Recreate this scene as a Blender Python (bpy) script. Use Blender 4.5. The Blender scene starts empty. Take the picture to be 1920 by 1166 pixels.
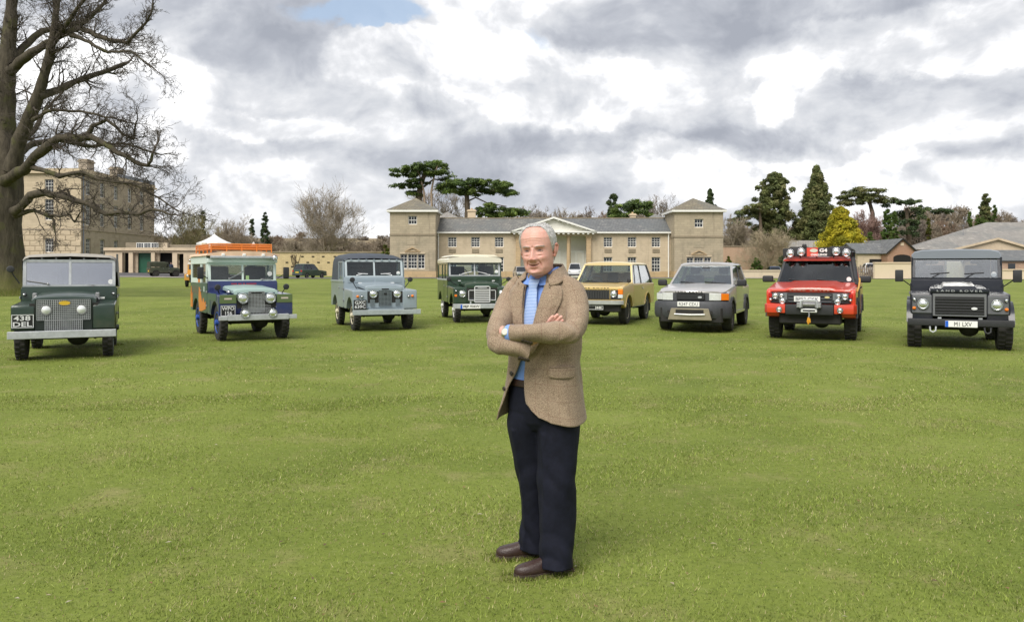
import bpy, bmesh, math, random
import numpy as np
from mathutils import Vector, Matrix, Euler
R = math.radians
sc = bpy.context.scene
COL = sc.collection
random.seed(7)
rng = np.random.default_rng(11)

# ---------------------------------------------------------------- camera
EYE, FPX, PW, PH, HOR = 1.5, 1500.0, 1920.0, 1166.0, 505.0
cam_d = bpy.data.cameras.new('camera')
cam = bpy.data.objects.new('camera', cam_d)
COL.objects.link(cam)
cam.location = (0, 0, EYE)
cam.rotation_euler = (R(90), 0, 0)
cam_d.sensor_width = 36
cam_d.lens = FPX / PW * 36
cam_d.shift_y = -(PH / 2 - HOR) / PW
cam_d.clip_start = 0.1
cam_d.clip_end = 3000
sc.camera = cam

# ---------------------------------------------------------------- exposure
EXPOSURE = 1.4
vs = sc.view_settings
vs.view_transform = 'Standard'
vs.look = 'None'
vs.gamma = 1
vs.use_curve_mapping = False
vs.exposure = EXPOSURE
EF = 2 ** EXPOSURE
try:
    sc.cycles.use_denoising = True
    sc.cycles.max_bounces = 6
    sc.cycles.transparent_max_bounces = 16
    sc.cycles.caustics_reflective = False
    sc.cycles.caustics_refractive = False
except Exception:
    pass

# ---------------------------------------------------------------- sun
SUN_EL, SUN_AZ = 50.0, 208.0          # degrees; azimuth clockwise from +Y (the sun stands behind the camera to the left)
sd = bpy.data.lights.new('sun', 'SUN')
sd.energy = 1.5
sd.angle = R(40)
sd.color = (1.0, 0.95, 0.87)
sun = bpy.data.objects.new('sun', sd)
COL.objects.link(sun)
_a, _e = R(SUN_AZ), R(SUN_EL)
sdir = Vector((math.sin(_a) * math.cos(_e), math.cos(_a) * math.cos(_e), math.sin(_e)))
sun.rotation_euler = sdir.to_track_quat('Z', 'Y').to_euler()


# ---------------------------------------------------------------- node helpers
class NT:
    """small wrapper that writes node graphs as expressions"""
    def __init__(s, nt):
        s.nt = nt; s.n = nt.nodes; s.l = nt.links
    def put(s, sock, v):
        if v is None: return
        if isinstance(v, bpy.types.NodeSocket): s.l.new(v, sock)
        else:
            try: sock.default_value = v
            except Exception:
                sock.default_value = tuple(v) + (1.0,) if len(v) == 3 else v[:3]
    def node(s, typ, ins=None, **at):
        n = s.n.new(typ)
        for k, v in at.items(): setattr(n, k, v)
        for k, v in (ins or {}).items(): s.put(n.inputs[k], v)
        return n
    def m(s, op, a, b=None, c=None, clamp=False):
        n = s.n.new('ShaderNodeMath'); n.operation = op; n.use_clamp = clamp
        s.put(n.inputs[0], a); s.put(n.inputs[1], b)
        if c is not None: s.put(n.inputs[2], c)
        return n.outputs[0]
    def v(s, op, a, b=None):
        n = s.n.new('ShaderNodeVectorMath'); n.operation = op
        s.put(n.inputs[0], a)
        if b is not None: s.put(n.inputs[1], b)
        return n.outputs['Value'] if op in ('DOT_PRODUCT', 'LENGTH', 'DISTANCE') else n.outputs[0]
    def noise(s, vec, scale, detail=4, rough=.55, dist=0.0, out='Fac'):
        n = s.node('ShaderNodeTexNoise', {'Scale': scale, 'Detail': detail, 'Roughness': rough, 'Distortion': dist})
        if vec is not None: s.put(n.inputs['Vector'], vec)
        return n.outputs[0] if out == 'Fac' else n.outputs[1]
    def mix(s, f, a, b, blend='MIX'):
        n = s.n.new('ShaderNodeMix'); n.data_type = 'RGBA'; n.blend_type = blend
        s.put(n.inputs[0], f); s.put(n.inputs[6], a); s.put(n.inputs[7], b)
        return n.outputs[2]
    def ramp(s, f, stops):
        n = s.n.new('ShaderNodeValToRGB'); e = n.color_ramp.elements
        while len(e) < len(stops): e.new(0.5)
        for el, (p, c) in zip(e, stops):
            el.position = p; el.color = tuple(c) + (1,) if len(c) == 3 else c
        s.put(n.inputs[0], f)
        return n.outputs[0]
    def smooth(s, x, a, b):
        n = s.n.new('ShaderNodeMapRange'); n.interpolation_type = 'SMOOTHSTEP'
        s.put(n.inputs[0], x); n.inputs[1].default_value = a; n.inputs[2].default_value = b
        return n.outputs[0]
    def combine(s, x, y, z):
        n = s.n.new('ShaderNodeCombineXYZ'); s.put(n.inputs[0], x); s.put(n.inputs[1], y); s.put(n.inputs[2], z)
        return n.outputs[0]


def lin(r, g=None, b=None):
    if g is None: r, g, b = r
    f = lambda c: (c / 255 / 12.92) if c / 255 <= .04045 else ((c / 255 + .055) / 1.055) ** 2.4
    return (f(r), f(g), f(b))


# ---------------------------------------------------------------- world: broken cloud over a Nishita sky
world = bpy.data.worlds.new('World'); sc.world = world; world.use_nodes = True
world.cycles.sampling_method = 'MANUAL'; world.cycles.sample_map_resolution = 256
w = NT(world.node_tree); w.n.clear()
sky = w.node('ShaderNodeTexSky', sky_type='NISHITA', sun_disc=False, sun_elevation=R(SUN_EL), sun_rotation=R(SUN_AZ))
d = w.node('ShaderNodeTexCoord').outputs['Generated']
P0 = w.v('MULTIPLY', d, (1.0, 1.0, 1.35))
wob = w.v('SUBTRACT', w.noise(P0, 3.2, 3, .55, 0, 'Color'), (.5, .5, .5))
P1 = w.v('ADD', P0, w.v('MULTIPLY', wob, (.16, .16, .10)))
n1 = w.noise(P1, 3.6, 10, .53)
n2 = w.noise(w.v('ADD', P1, (0.0, 0.0, .075)), 3.6, 5, .50)
n3 = w.noise(P1, 9.5, 8, .60)
n4 = w.noise(w.v('ADD', P1, (0.0, 0.0, .030)), 9.5, 4, .55)
# the same field with a ragged edge, used to place the heaps that the photograph shows
wd = w.v('ADD', d, w.v('MULTIPLY', wob, (.10, .0, .06)))
wd = w.v('ADD', wd, w.v('MULTIPLY', w.v('SUBTRACT', w.noise(P0, 11, 7, .6, 0, 'Color'), (.5, .5, .5)), (.085, .0, .065)))


def cloud_dir(px, py):
    v = Vector(((px - PW / 2) / FPX, 1.0, (HOR - py) / FPX)); v.normalize(); return v


def blob(px, py, rx, ry):
    q = w.v('MULTIPLY', w.v('SUBTRACT', wd, tuple(cloud_dir(px, py))), (FPX / rx, 2.0, FPX / ry))
    return w.m('EXPONENT', w.m('MULTIPLY', w.v('DOT_PRODUCT', q, q), -1.0))


def total(lst):
    acc = None
    for wt, args in lst:
        t = w.m('MULTIPLY', blob(*args), wt)
        acc = t if acc is None else w.m('ADD', acc, t)
    return acc


# heaps (light) and bases (dark)
heap = total([(1.0, (1000, 150, 170, 75)), (1.0, (720, 110, 120, 50)), (.8, (1150, 190, 90, 50)), (.95, (1640, 75, 150, 60)), (.8, (1890, 60, 80, 60)),
              (.8, (1265, 290, 90, 30)), (.7, (1450, 195, 45, 40)), (.6, (330, 150, 70, 60)), (.5, (440, 240, 100, 28)), (.5, (1560, 318, 330, 22)), (.5, (620, 245, 130, 40))])
base = total([(1.0, (480, 95, 110, 62)), (.7, (760, 140, 50, 34)), (1.15, (1240, 40, 220, 52)), (1.0, (1060, 262, 190, 30)), (1.0, (1620, 195, 160, 48)),
              (.8, (1850, 185, 110, 46)), (.8, (1400, 268, 260, 22)), (.9, (1840, 292, 130, 18)), (.6, (560, 292, 230, 24)), (.6, (780, 208, 120, 20)), (.5, (1400, 150, 50, 24))])
relief = w.m('SUBTRACT', n1, n2)
s = w.m('ADD', .545, w.m('MULTIPLY', relief, 2.2))
s = w.m('ADD', s, w.m('MULTIPLY', w.m('SUBTRACT', n1, .5), .95))
s = w.m('ADD', s, w.m('MULTIPLY', w.m('SUBTRACT', n3, .5), .34))
s = w.m('ADD', s, w.m('MULTIPLY', w.m('SUBTRACT', n3, n4), 1.0))
s = w.m('ADD', s, w.m('MULTIPLY', w.smooth(heap, .28, .52), .27))
s = w.m('SUBTRACT', s, w.m('MULTIPLY', w.smooth(base, .15, .85), .25))
cloud = w.ramp(w.m('MULTIPLY', w.m('ADD', s, .2), .6), [(0.12, lin(172, 177, 188)), (.30, lin(196, 200, 209)), (.42, lin(220, 223, 229)), (.56, lin(243, 244, 247)), (.70, (1.0, 1.0, 1.0))])
up_ = w.smooth(s, .60, 1.05)
cloud = w.v('MULTIPLY', cloud, w.combine(w.m('ADD', 1.0, w.m('MULTIPLY', up_, .45)), w.m('ADD', 1.0, w.m('MULTIPLY', up_, .45)), w.m('ADD', 1.0, w.m('MULTIPLY', up_, .45))))
# gaps of blue between the heaps
gap = total([(1.0, (640, 38, 110, 26)), (.9, (760, 34, 80, 30)), (.95, (1030, 92, 50, 36)), (.6, (215, 60, 60, 40)), (.4, (150, 230, 60, 60))])
gap = w.m('ADD', gap, w.m('MULTIPLY', w.m('SUBTRACT', n3, .5), 1.1))
gap = w.m('SUBTRACT', gap, w.m('MULTIPLY', w.smooth(heap, .30, .70), .55))
gapm = w.m('MULTIPLY', w.smooth(gap, .36, .80), .85)
cl = w.v('SCALE', cloud); w.n[-1].inputs['Scale'].default_value = 1.0 / EF
skyc = w.v('SCALE', sky.outputs[0]); w.n[-1].inputs['Scale'].default_value = 0.075
skyc = w.mix(.62, skyc, tuple(c / EF for c in lin(190, 208, 228)))
fin = w.mix(gapm, cl, skyc)
bg = w.node('ShaderNodeBackground', {'Color': fin, 'Strength': 1.0})
w.l.new(bg.outputs[0], w.node('ShaderNodeOutputWorld').inputs[0])


# ---------------------------------------------------------------- mesh helpers
def link(o, parent=None):
    COL.objects.link(o)
    if parent is not None: o.parent = parent
    return o


def tag(o, label=None, cat=None, group=None, kind=None):
    if label: o['label'] = label
    if cat: o['category'] = cat
    if group: o['group'] = group
    if kind: o['kind'] = kind
    return o


def thing(name, label, cat, loc=(0, 0, 0), rz=0.0, group=None):
    o = bpy.data.objects.new(name, None)
    o.empty_display_size = .2
    link(o); o.location = loc; o.rotation_euler = (0, 0, rz)
    return tag(o, label, cat, group)


def fast_mesh(name, V, F, mat=None, smooth=False, col=None):
    V = np.asarray(V, np.float32); F = np.asarray(F, np.int32)
    me = bpy.data.meshes.new(name)
    n, k = F.shape
    me.vertices.add(len(V)); me.vertices.foreach_set('co', V.ravel())
    me.loops.add(n * k); me.loops.foreach_set('vertex_index', F.ravel())
    me.polygons.add(n)
    me.polygons.foreach_set('loop_start', np.arange(0, n * k, k, dtype=np.int32))
    if smooth: me.polygons.foreach_set('use_smooth', np.ones(n, bool))
    me.update(calc_edges=True)
    if col is not None:
        a = me.color_attributes.new('tint', 'FLOAT_COLOR', 'POINT')
        c = np.ones((len(V), 4), np.float32); c[:, :3] = col
        a.data.foreach_set('color', c.ravel())
    if mat: me.materials.append(mat)
    return me


class MB:
    """collects shapes and builds ONE mesh object"""
    def __init__(s): s.V = []; s.F = []
    def add(s, V, F):
        o = len(s.V); s.V += [tuple(v) for v in V]; s.F += [tuple(i + o for i in f) for f in F]; return s
    def bm(s, b):
        b.verts.ensure_lookup_table(); b.verts.index_update()
        s.add([v.co[:] for v in b.verts], [[v.index for v in f.verts] for f in b.faces]); b.free(); return s
    def box(s, c, d, bev=0, seg=2, rot=None, taper=None):
        b = bmesh.new(); bmesh.ops.create_cube(b, size=1)
        for v in b.verts:
            if taper and v.co.z > 0: v.co.x *= taper[0]; v.co.y *= taper[1]
            v.co = Vector((v.co.x * d[0], v.co.y * d[1], v.co.z * d[2]))
        if bev: bmesh.ops.bevel(b, geom=b.edges[:], offset=bev, segments=seg, profile=.6, affect='EDGES', clamp_overlap=True)
        M = Matrix.Translation(c)
        if rot: M = M @ Euler(rot).to_matrix().to_4x4()
        b.transform(M); return s.bm(b)
    def bb(s, x0, x1, y0, y1, z0, z1, bev=0, seg=2):
        return s.box(((x0 + x1) / 2, (y0 + y1) / 2, (z0 + z1) / 2), (abs(x1 - x0), abs(y1 - y0), abs(z1 - z0)), bev, seg)
    def prism(s, pts, axis, a, b_, bev=0, seg=2):
        """polygon extruded along axis: 'x' takes (y,z), 'y' takes (x,z), 'z' takes (x,y)"""
        f = {'x': lambda p, t: (t, p[0], p[1]), 'y': lambda p, t: (p[0], t, p[1]), 'z': lambda p, t: (p[0], p[1], t)}[axis]
        b = bmesh.new(); n = len(pts)
        A = [b.verts.new(f(p, a)) for p in pts]; B = [b.verts.new(f(p, b_)) for p in pts]
        b.faces.new(A[::-1]); b.faces.new(B)
        for i in range(n): b.faces.new((A[i], A[(i + 1) % n], B[(i + 1) % n], B[i]))
        bmesh.ops.recalc_face_normals(b, faces=b.faces[:])
        if bev: bmesh.ops.bevel(b, geom=b.edges[:], offset=bev, segments=seg, profile=.6, affect='EDGES', clamp_overlap=True)
        return s.bm(b)
    def rings(s, rings, cap=True, closed=True):
        n = len(rings[0]); V = [p for r in rings for p in r]; F = []
        for i in range(len(rings) - 1):
            for j in range(n if closed else n - 1):
                k = (j + 1) % n
                F.append((i * n + j, i * n + k, (i + 1) * n + k, (i + 1) * n + j))
        if cap:
            F.append(tuple(range(n))[::-1]); F.append(tuple(range((len(rings) - 1) * n, len(rings) * n)))
        return s.add(V, F)
    def tube(s, pts, r, n=8, cap=True):
        pts = [Vector(p) for p in pts]; rs = r if isinstance(r, (list, tuple)) else [r] * len(pts)
        out = []; up = None
        for i, p in enumerate(pts):
            t = (pts[min(i + 1, len(pts) - 1)] - pts[max(i - 1, 0)]).normalized()
            if up is None: up = Vector((0, 0, 1)) if abs(t.z) < .9 else Vector((1, 0, 0))
            u = up - t * up.dot(t); u.normalize(); v = t.cross(u); up = u
            out.append([p + (u * math.cos(2 * math.pi * k / n) + v * math.sin(2 * math.pi * k / n)) * rs[i] for k in range(n)])
        return s.rings(out, cap)
    def cyl(s, a, b, r, r2=None, n=16): return s.tube([a, b], [r, r if r2 is None else r2], n)
    def lathe(s, prof, c=(0, 0, 0), axis='z', n=24, cap=True):
        """prof: (radius, height) pairs"""
        rr = []
        for r, h in prof:
            ring = []
            for k in range(n):
                a = 2 * math.pi * k / n; u, v = r * math.cos(a), r * math.sin(a)
                p = {'z': (u, v, h), 'y': (u, h, v), 'x': (h, u, v)}[axis]
                ring.append((p[0] + c[0], p[1] + c[1], p[2] + c[2]))
            rr.append(ring)
        return s.rings(rr, cap)
    def ball(s, c, r, nu=14, nv=9):
        r = r if isinstance(r, (tuple, list)) else (r, r, r)
        return s.rings([[(c[0] + r[0] * math.sin(t) * math.cos(2 * math.pi * k / nu), c[1] + r[1] * math.sin(t) * math.sin(2 * math.pi * k / nu), c[2] + r[2] * math.cos(t))
                         for k in range(nu)] for t in [math.pi * (i + .02) / (nv + .04) for i in range(nv + 1)]])
    def quad(s, a, b, c, d_): return s.add([a, b, c, d_], [(0, 1, 2, 3)])
    def slab(s, a, b, c, d_, t):
        """quad given thickness t along its normal"""
        a, b, c, d_ = map(Vector, (a, b, c, d_)); n = (b - a).cross(d_ - a).normalized() * t
        return s.add([a, b, c, d_, a - n, b - n, c - n, d_ - n], [(0, 1, 2, 3), (7, 6, 5, 4), (0, 4, 5, 1), (1, 5, 6, 2), (2, 6, 7, 3), (3, 7, 4, 0)])
    def mirror(s):
        o = len(s.V); s.V += [(-x, y, z) for x, y, z in s.V]; s.F += [tuple(i + o for i in f[::-1]) for f in s.F]; return s
    def mesh(s, name, mat=None, smooth=True, ang=35):
        me = bpy.data.meshes.new(name); me.from_pydata(s.V, [], s.F)
        if mat: me.materials.append(mat)
        b = bmesh.new(); b.from_mesh(me); bmesh.ops.recalc_face_normals(b, faces=b.faces[:]); b.to_mesh(me); b.free()
        if smooth:
            me.shade_smooth(); me.set_sharp_from_angle(angle=R(ang))
        return me
    def build(s, name, mat, parent=None, smooth=True, ang=35):
        return link(bpy.data.objects.new(name, s.mesh(name, mat, smooth, ang)), parent)


def dup(o, parent=None):
    c = o.copy(); link(c, parent)
    for ch in list(o.children): dup(ch, c)
    return c


def text(parent, name, body, mat, loc, rot, size, width=None, depth=.002, bold=0.0, height=None, cx=True, label=None):
    """lettering as a thin mesh; size = cap height in metres, width = total width"""
    cu = bpy.data.curves.new('t', 'FONT'); cu.body = body; cu.align_x = 'CENTER'; cu.align_y = 'CENTER'
    cu.size = 1; cu.offset = bold; cu.extrude = .5; cu.resolution_u = 2; cu.space_line = .92
    ob = bpy.data.objects.new('t', cu); COL.objects.link(ob)
    dg = bpy.context.evaluated_depsgraph_get()
    me = bpy.data.meshes.new_from_object(ob.evaluated_get(dg))
    bpy.data.objects.remove(ob)
    co = np.empty(len(me.vertices) * 3, np.float32); me.vertices.foreach_get('co', co); co = co.reshape(-1, 3)
    mn, mx = co.min(0), co.max(0); c = (mn + mx) / 2
    nl = body.count('\n') + 1
    k = size / .69
    kx = (width / (mx[0] - mn[0])) if width else k
    ky = (height / (mx[1] - mn[1])) if height else k
    co = (co - c) * np.array([kx, ky, depth])
    me.vertices.foreach_set('co', co.ravel()); me.update()
    me.materials.clear(); me.materials.append(mat)
    o = link(bpy.data.objects.new(name, me), parent); o.location = loc; o.rotation_euler = rot
    return o


FRONT = (R(90), 0, 0)      # lettering that faces -Y


def W(px, py, Y):
    """photograph pixel to a world point at depth Y"""
    return Vector(((px - PW / 2) / FPX * Y, Y, EYE - (py - HOR) / FPX * Y))


# ---------------------------------------------------------------- materials
MATS = {}


def pmat(name, color, rough=.5, metal=0.0, spec=.5, coat=0.0, var=0.0, vscale=8.0, bump=0.0, bscale=60.0, var2=None, emit=None, sheen=0.0):
    """plain principled surface with an uneven colour and fine relief"""
    if name in MATS: return MATS[name]
    m_ = bpy.data.materials.new(name); m_.use_nodes = True
    t = NT(m_.node_tree); b = t.n['Principled BSDF']
    b.inputs['Roughness'].default_value = rough; b.inputs['Metallic'].default_value = metal
    b.inputs['Specular IOR Level'].default_value = spec; b.inputs['Coat Weight'].default_value = coat
    b.inputs['Coat Roughness'].default_value = .06
    if sheen: b.inputs['Sheen Weight'].default_value = sheen
    color = tuple(color)
    oc = t.node('ShaderNodeTexCoord').outputs['Object']
    if var or var2:
        n = t.noise(oc, vscale, 6, .6)
        c2 = var2 if var2 else tuple(c * (1 - var) for c in color)
        c1 = tuple(min(1, c * (1 + var * .5)) for c in color)
        t.put(b.inputs['Base Color'], t.ramp(n, [(.3, c2), (.7, c1)]))
        t.put(b.inputs['Roughness'], t.m('ADD', rough - .06, t.m('MULTIPLY', t.noise(oc, vscale * 2.3, 4), .12)))
    else: b.inputs['Base Color'].default_value = color + (1,)
    if bump:
        bn = t.node('ShaderNodeBump', {'Strength': bump, 'Distance': .01, 'Height': t.noise(oc, bscale, 4, .6)})
        t.put(b.inputs['Normal'], bn.outputs[0])
    MATS[name] = m_
    return m_


def paint(name, color, rough=.3, coat=.6, dirt=.18, metal=0.0):
    """vehicle paint: clear coat, faint orange peel, dust low down on the body"""
    if name in MATS: return MATS[name]
    m_ = bpy.data.materials.new(name); m_.use_nodes = True
    t = NT(m_.node_tree); b = t.n['Principled BSDF']
    oc = t.node('ShaderNodeTexCoord').outputs['Object']
    n = t.noise(oc, 5.0, 7, .65)
    z = t.node('ShaderNodeSeparateXYZ', {0: oc}).outputs[2]
    low = t.smooth(z, .95, .35)
    dm = t.m('MULTIPLY', t.m('MULTIPLY', low, t.smooth(n, .38, .66)), dirt * 2)
    dm = t.m('ADD', dm, t.m('MULTIPLY', t.smooth(n, .55, .75), dirt * .35))
    c = t.mix(dm, tuple(color), (.16, .13, .09))
    t.put(b.inputs['Base Color'], c)
    b.inputs['Metallic'].default_value = metal
    t.put(b.inputs['Roughness'], t.m('ADD', rough, t.m('MULTIPLY', dm, .5)))
    b.inputs['Coat Weight'].default_value = coat; b.inputs['Coat Roughness'].default_value = .08
    bn = t.node('ShaderNodeBump', {'Strength': .07, 'Distance': .02, 'Height': t.noise(oc, 7.0, 2)})
    t.put(b.inputs['Normal'], bn.outputs[0])
    MATS[name] = m_
    return m_


def glass(name, tint=(.75, .8, .82), refl=.10, rough=.02):
    """thin pane: mirror share rising towards grazing, the rest clear"""
    if name in MATS: return MATS[name]
    m_ = bpy.data.materials.new(name); m_.use_nodes = True
    t = NT(m_.node_tree); t.n.clear()
    lw = t.node('ShaderNodeLayerWeight', {'Blend': .5}).outputs['Facing']
    f = t.m('ADD', refl, t.m('MULTIPLY', t.m('POWER', lw, 3.0), .8), clamp=True)
    tr = t.node('ShaderNodeBsdfTransparent', {'Color': tint})
    gl = t.node('ShaderNodeBsdfGlossy', {'Color': (1, 1, 1), 'Roughness': rough})
    mx = t.node('ShaderNodeMixShader', {0: f, 1: tr.outputs[0], 2: gl.outputs[0]})
    t.l.new(mx.outputs[0], t.node('ShaderNodeOutputMaterial').inputs[0])
    MATS[name] = m_
    return m_


def tintmat(name, rough=.7, spec=.3, transl=0.0, bump=0.0, bscale=40.0):
    """colour carried per vertex (leaf to leaf, blade to blade), with a little light through it"""
    if name in MATS: return MATS[name]
    m_ = bpy.data.materials.new(name); m_.use_nodes = True
    t = NT(m_.node_tree); b = t.n['Principled BSDF']
    c = t.node('ShaderNodeVertexColor', layer_name='tint').outputs[0]
    t.put(b.inputs['Base Color'], c); b.inputs['Roughness'].default_value = rough
    b.inputs['Specular IOR Level'].default_value = spec
    if bump:
        oc = t.node('ShaderNodeTexCoord').outputs['Object']
        t.put(b.inputs['Normal'], t.node('ShaderNodeBump', {'Strength': bump, 'Distance': .05, 'Height': t.noise(oc, bscale, 5)}).outputs[0])
    if transl:
        tl = t.node('ShaderNodeBsdfTranslucent', {'Color': c})
        mx = t.node('ShaderNodeMixShader', {0: transl, 1: b.outputs[0], 2: tl.outputs[0]})
        t.l.new(mx.outputs[0], t.n['Material Output'].inputs[0])
    MATS[name] = m_
    return m_


# ================================================================ GROUND
def sst(a, b, x):
    t = np.clip((np.asarray(x, float) - a) / (b - a), 0, 1); return t * t * (3 - 2 * t)


def gz(X, Y):
    """height of the ground: flat lawn, a slow rise to the drive, higher towards the hall on the left, wooded slopes far behind"""
    X = np.asarray(X, float); Y = np.asarray(Y, float)
    z = .36 * sst(28, 105, Y) + .72 * sst(-22, -56, X) * sst(80, 124, Y)
    z = z + 13.0 * sst(150, 330, Y) + 10 * sst(320, 700, Y)
    z = z + .02 * np.sin(X * .55 + 1.3) * np.sin(Y * .4) * sst(6, 16, Y)
    return z


def gzf(x, y): return float(gz(x, y))


xs = np.unique(np.concatenate([np.linspace(-900, -80, 24), np.linspace(-80, 80, 129), np.linspace(80, 900, 24)]))
ys = np.unique(np.concatenate([np.linspace(-120, -6, 12), np.linspace(-6, 40, 70), np.linspace(40, 160, 90), np.linspace(160, 1500, 50)]))
GX, GY = np.meshgrid(xs, ys); GZ = gz(GX, GY)
V = np.stack([GX, GY, GZ], -1).reshape(-1, 3)
ii, jj = np.meshgrid(np.arange(len(ys) - 1), np.arange(len(xs) - 1), indexing='ij'); nx_ = len(xs)
F = np.stack([ii * nx_ + jj, ii * nx_ + jj + 1, (ii + 1) * nx_ + jj + 1, (ii + 1) * nx_ + jj], -1).reshape(-1, 4)

lawn_m = bpy.data.materials.new('lawn_turf'); lawn_m.use_nodes = True
t = NT(lawn_m.node_tree); b = t.n['Principled BSDF']
oc = t.node('ShaderNodeTexCoord').outputs['Object']
G1, G2, G3, DRY = (.158, .198, .036), (.195, .236, .050), (.118, .157, .027), (.262, .235, .102)
n1 = t.noise(oc, .35, 5, .6); n2 = t.noise(oc, 1.6, 6, .65); n3 = t.noise(oc, 26, 4, .65); n4 = t.noise(oc, 9, 4, .6); n5 = t.noise(oc, 14, 3, .7)
c = t.ramp(n1, [(.35, G3), (.5, G1), (.66, G2)])
c = t.mix(t.m('MULTIPLY', t.smooth(n2, .50, .70), .60), c, DRY)
c = t.mix(t.m('MULTIPLY', t.smooth(n4, .52, .72), .35), c, G3)
c = t.mix(t.m('MULTIPLY', t.smooth(n3, .50, .75), .55), c, (.20, .225, .06))
c = t.mix(t.m('MULTIPLY', t.smooth(n3, .48, .30), .60), c, (.070, .098, .020))  # hollows of the turf darkened in the colour, like shade between tufts
c = t.mix(t.m('MULTIPLY', t.smooth(n5, .55, .68), .45), c, (.215, .24, .075))
c = t.mix(t.m('MULTIPLY', t.smooth(n5, .42, .32), .45), c, (.095, .125, .026))
yy = t.node('ShaderNodeSeparateXYZ', {0: oc}).outputs[1]
c = t.mix(t.smooth(yy, 142, 160), c, t.ramp(n1, [(.35, (.20, .155, .10)), (.65, (.29, .24, .15))]))
t.put(b.inputs['Base Color'], c); b.inputs['Roughness'].default_value = .9; b.inputs['Specular IOR Level'].default_value = .15
hgt = t.m('ADD', t.m('MULTIPLY', n3, .5), t.noise(oc, 90, 3, .7))
t.put(b.inputs['Normal'], t.node('ShaderNodeBump', {'Strength': .45, 'Distance': .03, 'Height': hgt}).outputs[0])
lawn = link(bpy.data.objects.new('lawn', fast_mesh('lawn', V, F, lawn_m, True)))
tag(lawn, 'wide mown green lawn with dry patches in front of the vehicles', 'lawn', kind='structure')


# a sheet draped on the ground between two edge lines
def strip(name, edge_a, edge_b, lift, mat, label, cat, n=160):
    A, B = np.array(edge_a, float), np.array(edge_b, float)
    def res(P):
        x = np.linspace(P[0, 0], P[-1, 0], n); return np.stack([x, np.interp(x, P[:, 0], P[:, 1])], 1)
    A, B = res(A), res(B); m = 5
    V = []; 
    for k in range(m):
        P = A + (B - A) * k / (m - 1)
        V.append(np.column_stack([P, gz(P[:, 0], P[:, 1]) + lift]))
    V = np.concatenate(V); F = []
    for k in range(m - 1):
        i = np.arange(n - 1) + k * n
        F.append(np.stack([i, i + 1, i + 1 + n, i + n], 1))
    o = link(bpy.data.objects.new(name, fast_mesh(name, V, np.concatenate(F), mat, True)))
    return tag(o, label, cat, kind='structure')


tarmac = pmat('tarmac', (.075, .072, .078), .9, var=.35, vscale=.8, bump=.3, bscale=20)
gravel = pmat('pale_gravel', (.36, .33, .29), .95, var=.25, vscale=1.5, bump=.4, bscale=30)
strip('drive', [(-140, 98), (-50, 99), (-24, 98), (-10, 100), (30, 101), (60, 92), (110, 84)],
      [(-140, 121), (-50, 120.5), (-24, 108), (-10, 109.4), (30, 109.4), (60, 100), (110, 92)], .035, tarmac,
      'dark tarmac drive running past the stone stable block', 'road')
strip('gravel_verge', [(-140, 95.5), (-50, 96.5), (-24, 96), (-10, 97.8), (30, 98.8), (60, 90), (110, 82.5)],
      [(-140, 98.2), (-50, 99.2), (-24, 98.2), (-10, 100.2), (30, 101.2), (60, 92.2), (110, 84.2)], .055, gravel,
      'pale gravel verge between the lawn and the drive', 'verge')

# ---------------------------------------------------------------- real blades on the near lawn
def blades(n, y0, y1, power, hmin, hmax, wid, cs, fade=(1e3, 2e3)):
    u = rng.random(n)
    Y = y0 + (y1 - y0) * u ** power
    X = (rng.random(n) * 2 - 1) * (Y * .70 + 1.6)
    # clumps: keep more blades where the turf is thick
    den = .5 + .25 * np.sin(X * 3.1 + 2 * np.sin(Y * 1.7)) + .25 * np.sin(Y * 4.3 + 1.5 * np.sin(X * 2.3))
    keep = rng.random(n) < .45 + .55 * den
    keep &= rng.random(n) < 1 - sst(fade[0], fade[1], Y)
    X, Y = X[keep], Y[keep]; n = len(X)
    def cell(c1, c2, k):
        q = np.sin(np.floor(X / c1 + .35 * np.sin(Y / c2)) * 12.9898 + np.floor(Y / c2 + .4 * np.sin(X / c1)) * 78.233 + k) * 43758.5453
        return q - np.floor(q)
    cA, cB, cC = cell(cs, cs * 1.5, 1.0), cell(cs * 2.7, cs * 3.6, 2.0), cell(cs * .6, cs * .9, 3.0)
    tuft = .45 * cA + .35 * cB + .20 * cC
    h = rng.uniform(hmin, hmax, n) * (.7 + .6 * den[keep]) * (.55 + .9 * tuft); a = rng.uniform(0, 2 * np.pi, n)
    lean = rng.uniform(.25, 1.5, n); la = a + rng.uniform(-.6, .6, n) + np.pi / 2
    wv = wid * rng.uniform(.6, 1.3, n) * (1 + .06 * (Y - y0))
    z0 = gz(X, Y) - .002
    dx, dy = np.cos(a) * wv / 2, np.sin(a) * wv / 2
    V = np.empty((n, 3, 3), np.float32)
    V[:, 0] = np.stack([X - dx, Y - dy, z0], 1); V[:, 1] = np.stack([X + dx, Y + dy, z0], 1)
    V[:, 2] = np.stack([X + np.cos(la) * h * lean, Y + np.sin(la) * h * lean, z0 + h], 1)
    pal = np.array([[.198, .252, .042], [.246, .302, .060], [.136, .186, .032], [.275, .318, .085], [.43, .385, .20], [.30, .235, .12]])
    patch = .5 + .5 * np.sin(X * .9 + 1.2 * np.sin(Y * .8 + .5)) * np.sin(Y * 1.1 + 1.3 * np.sin(X * .6))
    pr = np.column_stack([.30 + 0 * X, .26 + .1 * (1 - patch), .20 + .08 * (1 - patch), .14 + 0 * X, .07 + .16 * patch ** 2, .02 + .05 * patch ** 2])
    cum = np.cumsum(pr / pr.sum(1, keepdims=True), 1); k = (rng.random((n, 1)) > cum).sum(1).clip(0, 5)
    C = pal[k] * rng.uniform(.75, 1.25, (n, 1)) * (.60 + .76 * tuft)[:, None]
    return V.reshape(-1, 3), np.repeat(C, 3, 0)


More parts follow.
